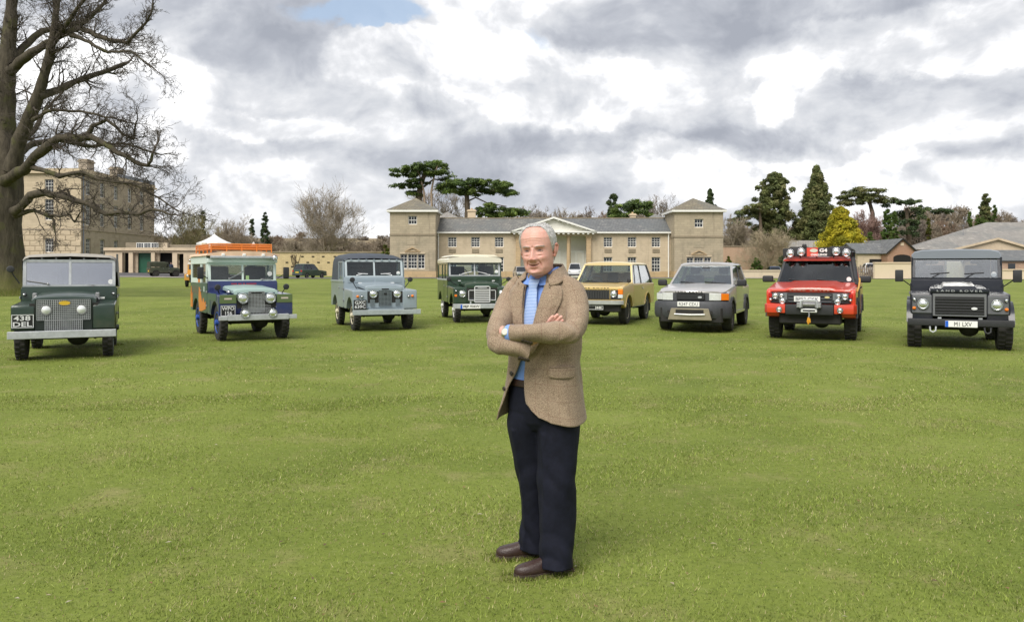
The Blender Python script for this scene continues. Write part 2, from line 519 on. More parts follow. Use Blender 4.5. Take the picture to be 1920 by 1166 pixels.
b1 = blades(480000, 2.6, 9.5, 1.25, .006, .021, .0042, .032)
b2 = blades(330000, 8.5, 46.0, 1.5, .008, .022, .009, .085, (14.0, 46.0))
V = np.concatenate([b1[0], b2[0]]); C = np.concatenate([b1[1], b2[1]])
grass = link(bpy.data.objects.new('grass', fast_mesh('grass', V, np.arange(len(V)).reshape(-1, 3), tintmat('grass_blade', .6, .25, .25), False, C)))
tag(grass, 'short mown grass blades covering the near lawn', 'grass', kind='stuff')

# dead leaves and straw scraps scattered over the turf
n = 420
Y = 3.2 + 14 * rng.random(n) ** 1.3; X = (rng.random(n) * 2 - 1) * (Y * .68 + 1); L = rng.uniform(.006, .020, n); a = rng.uniform(0, 6.28, n)
ca, sa = np.cos(a), np.sin(a); z = gz(X, Y) + rng.uniform(.012, .022, n)
V = np.empty((n, 4, 3)); wl = L * rng.uniform(.3, .6, n)
for q, (p, r_, dz) in enumerate([(-1, 0, 0), (0, -1, .005), (1, 0, .002), (0, 1, .004)]):
    V[:, q] = np.stack([X + ca * p * L - sa * r_ * wl, Y + sa * p * L + ca * r_ * wl, z + dz], 1)
C = np.array([[.22, .13, .07], [.34, .29, .19], [.12, .08, .05], [.40, .36, .27]])[rng.integers(0, 4, n)]
lit = link(bpy.data.objects.new('leaf_litter', fast_mesh('leaf_litter', V.reshape(-1, 3), np.arange(n * 4).reshape(-1, 4), tintmat('dead_leaf', .8, .2, .1), False, np.repeat(C, 4, 0))))
tag(lit, 'dead leaf scraps scattered over the mown lawn', 'leaves', kind='stuff')


# ================================================================ BUILDINGS
def stone(name, c1, c2, mortar, bw=.9, bh=.32, stain=.35, joint=.012, moss=None):
    if name in MATS: return MATS[name]
    m_ = bpy.data.materials.new(name); m_.use_nodes = True
    t = NT(m_.node_tree); b = t.n['Principled BSDF']
    oc = t.node('ShaderNodeTexCoord').outputs['Object']
    sp = t.node('ShaderNodeSeparateXYZ', {0: oc})
    uv = t.combine(t.m('ADD', sp.outputs[0], sp.outputs[1]), sp.outputs[2], 0.0)
    br = t.node('ShaderNodeTexBrick', {'Vector': uv, 'Color1': c1, 'Color2': c2, 'Mortar': mortar, 'Scale': 1.0, 'Mortar Size': joint,
                                      'Brick Width': bw, 'Row Height': bh, 'Bias': 0.0, 'Mortar Smooth': .4})
    n = t.noise(oc, .55, 7, .65); n2 = t.noise(oc, 4.0, 6, .65)
    st = t.noise(t.v('MULTIPLY', oc, (1.3, 1.3, .16)), 1.2, 5, .6)
    c = t.mix(t.m('MULTIPLY', t.smooth(n, .48, .72), stain), br.outputs[0], moss or (.17, .135, .09))
    c = t.mix(t.m('MULTIPLY', t.smooth(n2, .5, .8), .35), c, tuple(min(1, x * 1.25) for x in c1))
    c = t.mix(t.m('MULTIPLY', t.smooth(st, .56, .74), stain * .8), c, (.13, .11, .085))
    t.put(b.inputs['Base Color'], c); b.inputs['Roughness'].default_value = .9; b.inputs['Specular IOR Level'].default_value = .2
    h = t.m('SUBTRACT', t.m('MULTIPLY', n2, .5), br.outputs[1])
    t.put(b.inputs['Normal'], t.node('ShaderNodeBump', {'Strength': .35, 'Distance': .03, 'Height': h}).outputs[0])
    MATS[name] = m_
    return m_


def slate(name, c1, c2, lich):
    if name in MATS: return MATS[name]
    m_ = bpy.data.materials.new(name); m_.use_nodes = True
    t = NT(m_.node_tree); b = t.n['Principled BSDF']
    oc = t.node('ShaderNodeTexCoord').outputs['Object']
    sp = t.node('ShaderNodeSeparateXYZ', {0: oc})
    uv = t.combine(t.m('ADD', sp.outputs[0], t.m('MULTIPLY', sp.outputs[1], .3)), sp.outputs[2], 0.0)
    br = t.node('ShaderNodeTexBrick', {'Vector': uv, 'Color1': c1, 'Color2': c2, 'Mortar': tuple(x * .45 for x in c1), 'Scale': 1.0, 'Mortar Size': .02, 'Brick Width': .42, 'Row Height': .17})
    n = t.noise(oc, 1.6, 8, .72); n2 = t.noise(oc, .25, 4)
    c = t.mix(t.m('MULTIPLY', t.smooth(n, .5, .66), .75), br.outputs[0], lich)
    c = t.mix(t.m('MULTIPLY', t.smooth(n2, .45, .65), .4), c, (.10, .115, .12))
    t.put(b.inputs['Base Color'], c); b.inputs['Roughness'].default_value = .75
    t.put(b.inputs['Normal'], t.node('ShaderNodeBump', {'Strength': .5, 'Distance': .04, 'Height': t.m('ADD', n, br.outputs[1])}).outputs[0])
    MATS[name] = m_
    return m_


st_tower = stone('tower_stone', (.43, .365, .265), (.37, .315, .23), (.28, .235, .175), moss=(.25, .225, .165), stain=.75)
st_range = stone('range_stone', (.56, .465, .34), (.52, .43, .315), (.46, .375, .27), stain=.30)
st_plinth = stone('plinth_stone', (.52, .38, .23), (.46, .34, .21), (.30, .24, .16), 1.1, .4, .3)
st_hall = stone('hall_stone', (.54, .45, .32), (.50, .415, .295), (.40, .33, .24), 1.3, .42, .2)
st_block = stone('rusticated_stone', (.55, .455, .32), (.51, .42, .295), (.46, .38, .27), 5, 5, .25, .001)
st_shaded = stone('hall_shaded_stone', (.42, .35, .265), (.37, .31, .235), (.29, .24, .18), 1.0, .36, .4)  # darker copy of the hall stone: shade of the side put into the colour
st_wall = stone('garden_wall_stone', (.58, .47, .27), (.52, .415, .24), (.40, .32, .21), .6, .22, .35)
st_pale = stone('pale_render', (.60, .49, .36), (.58, .47, .34), (.52, .42, .31), 3, 3, .25, .004)
st_grey = stone('weathered_stone', (.30, .25, .18), (.25, .21, .15), (.18, .15, .11), .7, .25, .5)
brick_m = stone('red_brick', (.40, .22, .14), (.34, .18, .115), (.36, .28, .22), .24, .085, .3, .012, (.42, .32, .25))
pinkwall = stone('pink_garden_brick', (.50, .335, .235), (.44, .28, .19), (.46, .37, .29), .24, .085, .3, .012, (.45, .38, .28))
cream_m = stone('cream_render_wall', (.62, .53, .38), (.60, .51, .37), (.55, .46, .34), 4, 4, .25, .003, (.42, .36, .25))
sl_grey = slate('lichened_slate', (.17, .165, .155), (.135, .135, .13), (.29, .275, .24))
sl_blue = slate('blue_slate', (.15, .155, .16), (.12, .125, .13), (.24, .235, .22))
sl_barn = slate('barn_slate', (.27, .255, .235), (.23, .215, .20), (.37, .35, .31))
sl_moss = slate('mossy_tile', (.20, .175, .13), (.16, .14, .10), (.28, .245, .16))
white_p = pmat('white_joinery', (.80, .79, .75), .5, var=.06, vscale=3)
stucco = pmat('white_stucco', (.74, .72, .66), .8, var=.12, vscale=.6)
pane_m = pmat('dark_pane', (.018, .022, .028), .08, spec=.8)
lead = pmat('lead', (.20, .22, .26), .6, var=.2, vscale=2)
greenp = pmat('green_door_paint', (.015, .10, .055), .45, var=.15, vscale=2)
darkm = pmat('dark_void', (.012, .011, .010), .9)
woodg = pmat('grey_timber', (.22, .18, .14), .85, var=.3, vscale=4)

WCACHE = {}


def win_mesh(w, h, nx, nz, t=.075, bar=.042):
    k = (w, h, nx, nz)
    if k not in WCACHE:
        m = MB()
        m.bb(0, t, -.03, .05, 0, h).bb(w - t, w, -.03, .05, 0, h).bb(t, w - t, -.03, .05, h - t, h).bb(t, w - t, -.03, .06, 0, t * 1.3)
        iw, ih = w - 2 * t, h - 2.3 * t
        for i in range(1, nx): x = t + iw * i / nx; m.bb(x - bar / 2, x + bar / 2, -.01, .03, t * 1.3, h - t)
        for i in range(1, nz):
            z = t * 1.3 + ih * i / nz; b_ = bar * (1.7 if i * 2 == nz else 1.0)
            m.bb(t, w - t, -.013, .027, z - b_ / 2, z + b_ / 2)
        p = MB().bb(t * .5, w - t * .5, .032, .045, t * .5, h - t * .5)
        s_ = MB().bb(-.10, w + .10, -.30, -.035, -.13, -.005, .012, 1)
        WCACHE[k] = (m.mesh('window', white_p, False), p.mesh('pane', pane_m, False), s_.mesh('sill', st_range, False))
    return WCACHE[k]


def facade(root, name, org, rz, width, height, holes, mat, depth=.22, win=True, voids=None):
    """a wall in its own X-Z plane (front to -Y) with real openings; holes = (x, z, w, h, nx, nz)"""
    xs_ = sorted({0, width, *[a for h in holes for a in (h[0], h[0] + h[2])]})
    zs_ = sorted({0, height, *[a for h in holes for a in (h[1], h[1] + h[3])]})
    m = MB()
    for i in range(len(xs_) - 1):
        for j in range(len(zs_) - 1):
            cx, cz = (xs_[i] + xs_[i + 1]) / 2, (zs_[j] + zs_[j + 1]) / 2
            if any(h[0] < cx < h[0] + h[2] and h[1] < cz < h[1] + h[3] for h in holes): continue
            m.quad((xs_[i], 0, zs_[j]), (xs_[i + 1], 0, zs_[j]), (xs_[i + 1], 0, zs_[j + 1]), (xs_[i], 0, zs_[j + 1]))
    for h in holes:
        x0, z0, x1, z1 = h[0], h[1], h[0] + h[2], h[1] + h[3]; e = depth + .1
        m.quad((x0, 0, z0), (x0, e, z0), (x1, e, z0), (x1, 0, z0)).quad((x0, 0, z1), (x1, 0, z1), (x1, e, z1), (x0, e, z1))
        m.quad((x0, 0, z0), (x0, 0, z1), (x0, e, z1), (x0, e, z0)).quad((x1, 0, z0), (x1, e, z0), (x1, e, z1), (x1, 0, z1))
    me = bpy.data.meshes.new(name); me.from_pydata(m.V, [], m.F); me.materials.append(mat)
    o = link(bpy.data.objects.new(name, me), root); o.location = org; o.rotation_euler = (0, 0, rz)
    M = Matrix.Translation(org) @ Matrix.Rotation(rz, 4, 'Z')
    if win:
        for h in holes:
            fr, pa, si = win_mesh(*[round(v, 3) for v in h[2:4]], *h[4:6])
            wo = link(bpy.data.objects.new('window', fr), root); wo.location = M @ Vector((h[0], depth, h[1])); wo.rotation_euler = (0, 0, rz)
            link(bpy.data.objects.new('pane', pa), wo)
            so = link(bpy.data.objects.new('sill', si), wo); so.location = (0, -depth + .29, 0)
    return o


def hip_roof(root, name, x0, x1, y0, y1, z, apex_h, over, mat, ridge=0.0, th=.14):
    cx, cy = (x0 + x1) / 2, (y0 + y1) / 2
    m = MB()
    a, b_, c, d_ = (x0 - over, y0 - over, z), (x1 + over, y0 - over, z), (x1 + over, y1 + over, z), (x0 - over, y1 + over, z)
    if ridge:
        p, q = (cx - ridge / 2, cy, z + apex_h), (cx + ridge / 2, cy, z + apex_h)
        m.add([a, b_, c, d_, p, q], [(0, 1, 5, 4), (1, 2, 5), (2, 3, 4, 5), (3, 0, 4), (3, 2, 1, 0)])
    else: m.add([a, b_, c, d_, (cx, cy, z + apex_h)], [(0, 1, 4), (1, 2, 4), (2, 3, 4), (3, 0, 4), (3, 2, 1, 0)])
    return m.build(name, mat, root, False)


def pediment(m, x0, x1, z, h, y, d):
    """small raking pediment as three mouldings and a field"""
    cx = (x0 + x1) / 2
    m.prism([(x0, z), (x1, z), (x1, z + .12), (x0, z + .12)], 'y', y - d, y)
    m.prism([(x0, z + .125), (x0 + .15, z + .125), (cx, z + h - .1), (cx, z + h + .05)], 'y', y - d, y)
    m.prism([(x1, z + .125), (cx, z + h + .05), (cx, z + h - .1), (x1 - .15, z + .125)], 'y', y - d, y)
    return m


# ---------------------------------------------------------------- stable block
SB = thing('stable_block', 'long stone stable block with white pediment and two pyramid roofed towers', 'building', (0, 0, 0))
GB = .30                                             # ground level at its foot
PX = lambda px, Y: (px - 960) / FPX * Y
PZ = lambda py, Y: EYE - (py - HOR) / FPX * Y
TY, RY = 110.0, 112.6
for side, (px0, px1, wx, label) in enumerate([(731, 816.5, 773.5, 'left'), (1264.5, 1356, 1310.5, 'right')]):
    x0, x1, cx = PX(px0, TY), PX(px1, TY), PX(wx, TY)
    eave = PZ(396, TY); H_ = eave - GB; dv = 0 if side == 0 else -.42
    uz = PZ(421, TY) + dv; vz = PZ(504, TY) + dv
    holes = [(cx - x0 - .60, uz - GB, 1.2, 1.18, 3, 2)]
    for ox, ww, nx in ((-1.20, .95, 2), (0, 1.28, 3), (1.20, .95, 2)):
        holes.append((cx - x0 + ox - ww / 2, vz - GB, ww, 2.0, nx, 4))
    facade(SB, 'tower_wall', (x0, TY, GB), 0, x1 - x0, H_, holes, st_tower)
    m = MB(); wI = x1 if side == 0 else x0                     # side and back walls
    m.quad((x0, TY + 7, GB), (x0, TY, GB), (x0, TY, eave), (x0, TY + 7, eave)).quad((x1, TY, GB), (x1, TY + 7, GB), (x1, TY + 7, eave), (x1, TY, eave))
    m.quad((x1, TY + 7, GB), (x0, TY + 7, GB), (x0, TY + 7, eave), (x1, TY + 7, eave))
    m.build('tower_side_wall', st_tower, SB, False)
    zc_ = PZ(441, TY) + dv * .6
    MB().bb(x0 - .06, x1 + .06, TY - .06, TY + 7.06, zc_ - .1, zc_ + .16).build('string_course', st_grey, SB, False)
    MB().bb(x0 - .09, x1 + .09, TY - .09, TY + 7.09, GB - .3, GB + .95).build('plinth', st_plinth, SB, False)
    hip_roof(SB, 'tower_roof', x0, x1, TY, TY + 7, eave + .16, 1.95, .42, sl_moss)
    MB().bb(x0 - .40, x1 + .40, TY - .40, TY + 7.4, eave - .12, eave + .155).build('eaves_board', white_p, SB, False)
    pediment(MB(), cx - 1.05, cx + 1.05, vz + 2.32, .62, TY, .16).build('window_pediment', st_plinth, SB, False)
    MB().bb(cx - 1.75, cx + 1.75, TY - .05, TY, vz + 2.06, vz + 2.26).build('window_lintel', st_range, SB, False)
    MB().bb(cx - .75, cx + .75, TY - .035, TY, vz + 3.35, vz + 4.2).build('blank_panel', st_tower, SB, False)
# central range between the towers
rx0, rx1 = PX(816.5, TY), PX(1264.5, TY)
EAV = PZ(436.5, RY)
holes = []
px_u = [848, 891.5, 936, 1140, 1185, 1230]
for p in px_u:
    cx = PX(p, RY); holes.append((cx - rx0 - .62, PZ(463.5, RY) - GB, 1.24, 1.42, 3, 4)); holes.append((cx - rx0 - .62, PZ(510, RY) - GB, 1.24, 2.1, 3, 4))
pcx = PX(1037.5, RY); pw = 5.9
holes.sort()
ix0, ix1 = pcx - 4.85, pcx + 4.85                          # the recess behind the columns
facade(SB, 'range_wall', (rx0, RY, GB), 0, ix0 - rx0, EAV - GB, [h for h in holes if h[0] + rx0 < pcx - 3], st_range)
facade(SB, 'range_wall', (ix1, RY, GB), 0, rx1 - ix1, EAV - GB, [(h[0] + rx0 - ix1, *h[1:]) for h in holes if h[0] + rx0 > pcx + 3], st_range)
MB().bb(rx0 + .1, ix0, RY - .05, RY - .003, GB - .3, GB + .9).build('plinth', st_plinth, SB, False)
MB().bb(ix1, rx1 - .1, RY - .05, RY - .003, GB - .3, GB + .9).build('plinth', st_plinth, SB, False)
for p in px_u:
    cx = PX(p, RY); MB().bb(cx - .5, cx + .5, RY - .07, RY - .004, PZ(474, RY), PZ(467, RY), .02, 1).build('sill_apron', st_grey, SB, False)
# recess of the portico: back wall, doors, soffit
m = MB().quad((ix0, RY + 2.2, GB), (ix1, RY + 2.2, GB), (ix1, RY + 2.2, EAV), (ix0, RY + 2.2, EAV))
m.quad((ix0, RY, GB), (ix0, RY + 2.2, GB), (ix0, RY + 2.2, EAV), (ix0, RY, EAV)).quad((ix1, RY + 2.2, GB), (ix1, RY, GB), (ix1, RY, EAV), (ix1, RY + 2.2, EAV))
m.build('portico_wall', stucco, SB, False)
for ox in (-3.35, 0, 3.35):
    dm = MB().bb(pcx + ox - 1.15, pcx + ox + 1.15, RY + 2.08, RY + 2.19, GB, GB + 3.9).build('door', white_p, SB, False)
    dp = MB()
    for i in (-1, 1):
        for z0, z1 in ((.3, 1.5), (1.7, 3.6)): dp.bb(pcx + ox + i * .55 - .4, pcx + ox + i * .55 + .4, RY + 2.05, RY + 2.075, GB + z0, GB + z1, .01, 1)
    dp.build('door_panel', stucco, dm, False)
for ox in (-2.15, 2.15):
    x = pcx + ox
    c_ = MB().lathe([(.36, GB), (.36, GB + .18), (.30, GB + .25), (.30, GB + 2), (.26, EAV - .75), (.27, EAV - .7), (.34, EAV - .55), (.34, EAV - .46)], (x, RY - .1, 0), 'z', 18).build('column', st_plinth, SB)
for ox in (-4.95, 4.95):
    x = pcx + ox
    MB().bb(x - .33, x + .33, RY - .42, RY + .1, GB, EAV - .75).bb(x - .42, x + .42, RY - .5, RY + .1, EAV - .745, EAV - .46).build('pilaster', st_plinth, SB, False)
MB().bb(pcx - 5.35, pcx + 5.35, RY - .5, RY + .3, EAV - .455, EAV - .05).build('entablature', st_range, SB, False)
ph = PZ(408, RY) - EAV - .1
pm = MB().prism([(pcx - pw, EAV - .045), (pcx + pw, EAV - .045), (pcx + pw, EAV + .18), (pcx - pw, EAV + .18)], 'y', RY - 1.15, RY + 5)
pm.prism([(pcx - pw - .1, EAV + .19), (pcx - pw + .55, EAV + .19), (pcx, EAV + ph - .12), (pcx, EAV + ph + .14)], 'y', RY - 1.3, RY + 5.2)
pm.prism([(pcx + pw + .1, EAV + .19), (pcx, EAV + ph + .14), (pcx, EAV + ph - .12), (pcx + pw - .55, EAV + .19)], 'y', RY - 1.3, RY + 5.2)
pm.build('pediment', white_p, SB, False)
MB().prism([(pcx - pw + .5, EAV + .185), (pcx + pw - .5, EAV + .185), (pcx, EAV + ph - .2)], 'y', RY - .7, RY + 4.8).build('tympanum', stucco, SB, False)
for i in range(17):
    x = pcx - 5.5 + i * 11.0 / 16
    MB().bb(x - .14, x + .14, RY - 1.05, RY - .52, EAV - .26, EAV - .05).build('dentil', white_p, SB, False)
for sgn in (-1, 1):
    for i in range(1, 9):
        t_ = i / 9.0; x = pcx + sgn * pw * (1 - t_); z = EAV + .19 + (ph - .12) * t_ - .2
        if t_ > .08: MB().bb(x - .13, x + .13, RY - 1.2, RY - .72, z - .1, z + .06).build('dentil', white_p, SB, False)
# roof of the range
RZ = PZ(409.5, RY + 4.3)
for a, b_ in ((rx0 - .0, pcx - .02), (pcx + .02, rx1 + .0)):
    m = MB().add([(a, RY - .35, EAV + .04), (b_, RY - .35, EAV + .04), (b_, RY + 4.3, RZ), (a, RY + 4.3, RZ), (a, RY + 9, EAV), (b_, RY + 9, EAV)], [(0, 1, 2, 3), (3, 2, 5, 4)])
    m.build('roof', sl_grey if a < 0 else sl_blue, SB, False)
MB().bb(rx0, rx1, RY + 4.18, RY + 4.42, RZ - .03, RZ + .1).build('ridge_tile', st_grey, SB, False)
MB().bb(rx0 + .02, pcx - pw - .12, RY - .48, RY - .36, EAV - .10, EAV + .10).build('gutter', white_p, SB, False)
MB().bb(pcx + pw + .12, rx1 - .02, RY - .48, RY - .36, EAV - .10, EAV + .10).build('gutter', white_p, SB, False)
for p in (818.8, 1260): 
    x = PX(p, TY); MB().cyl((x, RY - .2, GB), (x, RY - .2, EAV), .09, None, 8).cyl((x, RY - .2, EAV - .35), (x, RY - .36, EAV + .02), .10, .14, 8).build('downpipe', white_p, SB)
for p, z, ww in ((884.5, 393.5, 1.15), (1186, 401, .8)):
    x = PX(p, 118); zz = PZ(z, 118)
    ch = MB().bb(x - ww / 2, x + ww / 2, 117.4, 118.6, RZ - 1.2, zz).bb(x - ww / 2 - .1, x + ww / 2 + .1, 117.3, 118.7, zz - .28, zz - .1).build('chimney', st_pale, SB, False)
    MB().lathe([(.16, 0), (.13, .25)], (x, 118, zz), 'z', 10).build('chimney_pot', st_plinth, ch)

for px, py, lab in ((839, 397, 'pale hipped roof rising behind the left end of the stable block'), (1229, 401, 'pale hipped roof rising behind the right end of the stable block')):
    x = PX(px, 128); z = PZ(py, 128)
    o = thing('rear_stable_roof', lab, 'roof')
    hip_roof(o, 'roof', x - 2.6, x + 2.6, 125.5, 131, z - 1.6, 1.6, .3, sl_barn)
    MB().bb(x - 2.5, x + 2.5, 125.6, 130.9, GB, z - 1.62).build('wall', st_pale, o, False)

# ---------------------------------------------------------------- the hall on the left
HB = .25
HL = thing('country_hall', 'three storey stone hall behind the big bare oak', 'building')
hx0, hx1, hy, hyb = PX(-60, 122), PX(152, 122), 122.0, 147.0
HT = PZ(322, 122) - HB
holes = []
for p, rows in ((92, ((362, 1.35, 2.1, 3, 4), (413, 1.35, 3.2, 3, 6), (473, 1.35, 2.1, 3, 4))), (-10, ((362, 1.35, 2.1, 3, 4), (413, 1.35, 3.2, 3, 6)))):
    for py, ww, hh, a, c in rows: holes.append((PX(p, hy) - hx0 - ww / 2, PZ(py, hy) - HB, ww, hh, a, c))
facade(HL, 'front_wall', (hx0, hy, HB), 0, hx1 - hx0, HT, holes, st_hall)
band = PZ(430, hy)
holes = []
L_ = hyb - hy
for p in (161, 188, 214, 240, 263, 284):
    Yw = hx1 * FPX / (p - 960); u = Yw - hy
    if u < .4 or u > L_ - 1.7: continue
    holes.append((u, PZ(359, 122) - HB - .4, 1.35, 2.4, 3, 4)); holes.append((u, PZ(421, 122) - HB, 1.35, 3.7, 3, 6))
    if p in (161, 188, 214): holes.append((u, PZ(476, 122) - HB, 1.35, 2.4, 3, 4))
facade(HL, 'side_wall', (hx1, hy, HB), R(90), L_, HT, holes, st_shaded)
m = MB().quad((hx1, hyb, HB), (hx0, hyb, HB), (hx0, hyb, HB + HT), (hx1, hyb, HB + HT)).quad((hx0, hyb, HB), (hx0, hy, HB), (hx0, hy, HB + HT), (hx0, hyb, HB + HT))
m.build('rear_wall', st_shaded, HL, False)
MB().bb(hx0 - .1, hx1 + .12, hy - .12, hyb + .1, band - .12, band + .12).build('string_course', st_shaded, HL, False)
MB().bb(hx0 - .3, hx1 + .42, hy - .42, hyb + .3, HB + HT - .28, HB + HT).bb(hx0 - .1, hx1 + .15, hy - .15, hyb + .1, HB + HT + .002, HB + HT + .5).build('cornice', st_hall, HL, False)
hip_roof(HL, 'roof', hx0 + 1, hx1 - 1, hy + 1, hyb - 1, HB + HT + .5, 1.5, 0, lead, 6)
MB().bb(hx1 - .9, hx1 + .1, hy + 13, hyb, HB + HT + .505, HB + HT + 1.1).build('roof_parapet', lead, HL, False)
for yy in (hy + 7, hy + 17): MB().bb(hx1 - 4.2, hx1 - 2.8, yy, yy + 2.2, HB + HT, HB + HT + 2.9).bb(hx1 - 4.35, hx1 - 2.65, yy - .15, yy + 2.35, HB + HT + 2.4, HB + HT + 2.65).build('chimney', st_shaded, HL, False)
MB().cyl((hx1 + .12, hy + .5, HB), (hx1 + .12, hy + .5, HB + HT - .3), .08, None, 8).build('downpipe', lead, HL)
# rusticated blocks of the ground storey
bx = MB().bb(-.5, .5, -.09, 0, -.5, .5, .045, 1).mesh('stone_block', st_block, False)
nrow = 9; rh = (band - .14 - HB) / nrow; vis0 = PX(20, hy); bwid = 1.55
wx0, wx1 = PX(92, hy) - .80, PX(92, hy) + .80; wz0, wz1 = PZ(475, hy), PZ(473, hy) + 2.2
for r_ in range(nrow):
    z = HB + rh * (r_ + .5); x = hx1 - (bwid / 2 if r_ % 2 else 0)
    while x > vis0:
        xl = max(x - bwid, vis0); xr = min(x, hx1)
        segs = [(xl, xr)]
        if z + rh / 2 > wz0 and z - rh / 2 < wz1: segs = [(a, b_) for a, b_ in ((xl, min(xr, wx0)), (max(xl, wx1), xr)) if b_ - a > .12]
        for a, b_ in segs:
            o = link(bpy.data.objects.new('stone_block', bx), HL); o.location = ((a + b_) / 2, hy - .002, z); o.scale = (b_ - a - .05, 1, rh - .05)
        x -= bwid

# ---------------------------------------------------------------- garage range beside the hall
GA = thing('garage_range', 'low pale garage range with a green door beside the hall', 'building')
gy = 114.0; gzb = .92
g0, g1 = PX(197, gy), PX(372, gy); gtop = PZ(470, gy)
def gx(p): return PX(p, gy)
openings = [(229, 241, 474), (249, 283, 474), (290, 323, 474), (332, 344, 476)]
holes = [(gx(a) - g0, .01, gx(b_) - gx(a), PZ(c, gy) - gzb, 1, 1) for a, b_, c in openings]
facade(GA, 'wall', (g0, gy, gzb), 0, g1 - g0, gtop - gzb, holes, st_pale, .5, False)
MB().bb(g0 - .1, g1 + .1, gy - .25, gy + .2, gtop, gtop + .42).build('fascia', st_pale, GA, False)
for k, (a, b_, c) in enumerate(openings):
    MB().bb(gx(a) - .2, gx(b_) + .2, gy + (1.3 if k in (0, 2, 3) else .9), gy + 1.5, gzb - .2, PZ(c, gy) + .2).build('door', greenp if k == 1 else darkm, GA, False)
    if k in (1, 2):
        j = MB()
        j.bb(gx(a), gx(a) + .45, gy + .55, gy + .85, gzb, PZ(c, gy)).build('door_jamb', st_pale, GA, False)
MB().bb(g0, g1, gy + .3, gy + 7, gtop - .1, gtop + .1).build('roof', lead, GA, False)
m = MB().bb(g0 + 1, gx(292), gy + 4, gy + 4.4, gtop, PZ(455, gy + 4)).build('terrace_wall', st_grey, GA, False)
m = MB().bb(gx(292), g1, gy + 3.6, gy + 3.9, gtop, PZ(459, gy + 4)).build('parapet', st_grey, GA, False)
for p in (292, 366): MB().bb(gx(p) - .3, gx(p) + .3, gy + 3.1, gy + 3.55, gtop, PZ(456, gy + 4)).build('pier', st_pale, GA, False)
for i in range(3):
    x = gx(232) + i * 1.08
    fr, pa, si = win_mesh(1.04, .86, 4, 1); wo = link(bpy.data.objects.new('window', fr), GA); wo.location = (x, gy + 3.9, PZ(466, gy + 4)); link(bpy.data.objects.new('pane', pa), wo)

# ---------------------------------------------------------------- garden wall in the middle distance
GW = thing('garden_wall', 'long ochre garden wall with dark vents behind the parked green car', 'wall')
wy = 126.0
w0, w1 = PX(372, wy), PX(734, wy); zt = PZ(474, wy)
MB().bb(w0, w1, wy, wy + .5, .2, zt).build('wall', st_wall, GW, False)
MB().bb(w0, w1, wy - .12, wy + .62, zt + .003, zt + .22).build('coping', st_grey, GW, False)
vm = MB().bb(-.2, .2, -.06, .02, -.09, .09).mesh('vent', darkm, False)
for r_, (py, ps) in enumerate(((481, (547, 567, 587, 606, 628)), (492, (538, 558, 577, 597, 616)), (500, (548, 568)))):
    for p in ps:
        o = link(bpy.data.objects.new('vent', vm), GW); o.location = (PX(p, wy), wy, PZ(py, wy))
vine = MB()
for i in range(9):
    x = PX(556 + random.uniform(-6, 6), wy); z = .5
    pts = [(x, wy - .05, z)]
    for k in range(6): pts.append((pts[-1][0] + random.uniform(-.25, .25), wy - .06, pts[-1][2] + .55))
    vine.tube(pts, [.03] * 7, 4)
vine.build('wall_vine', pmat('vine_bark', (.10, .075, .05), .9), GW)

# ---------------------------------------------------------------- marquee
TE = thing('marquee', 'white pointed marquee top showing above the garden wall', 'marquee', (PX(402, 140), 140, 0))
zt_, zb_ = PZ(439, 140), PZ(456, 140)
prof = [(3.0, zb_ - 2.4), (3.0, zb_), (2.2, zb_ + .28), (1.3, zb_ + .72), (.6, zb_ + 1.15), (.18, zt_ - .12), (.04, zt_)]
MB().lathe(prof, (0, 0, 0), 'z', 12).build('canopy', pmat('marquee_pvc', (.82, .82, .83), .5), TE, True, 20)
MB().cyl((0, 0, 0.5), (0, 0, zt_ + .3), .05, None, 8).build('pole', white_p, TE)

# ---------------------------------------------------------------- right-hand side: walls, cottages, barns
def box_wall(name, label, px0, px1, pyt, y, mat, coping=None, base=.1, th=.4, cat='wall'):
    x0, x1, zt = PX(px0, y), PX(px1, y), PZ(pyt, y)
    o = thing(name, label, cat)
    MB().bb(x0, x1, y, y + th, base, zt).build('wall', mat, o, False)
    if coping: MB().bb(x0 - .05, x1 + .05, y - .08, y + th + .08, zt + .003, zt + .16).build('coping', coping, o, False)
    return o


box_wall('low_wall', 'low cream retaining wall along the lawn behind the silver car', 1356, 1478, 508.5, 104, cream_m, cream_m)
box_wall('brick_wall', 'tall pink brick garden wall beyond the silver car', 1355, 1476, 463, 126, pinkwall, st_grey)
o = box_wall('boundary_wall', 'cream rendered boundary wall behind the dark navy four by four', 1640, 1735, 494, 96, cream_m, st_pale)
o = box_wall('boundary_wall', 'cream rendered wall at the right edge of the frame', 1880, 1990, 507, 92, cream_m, st_pale)


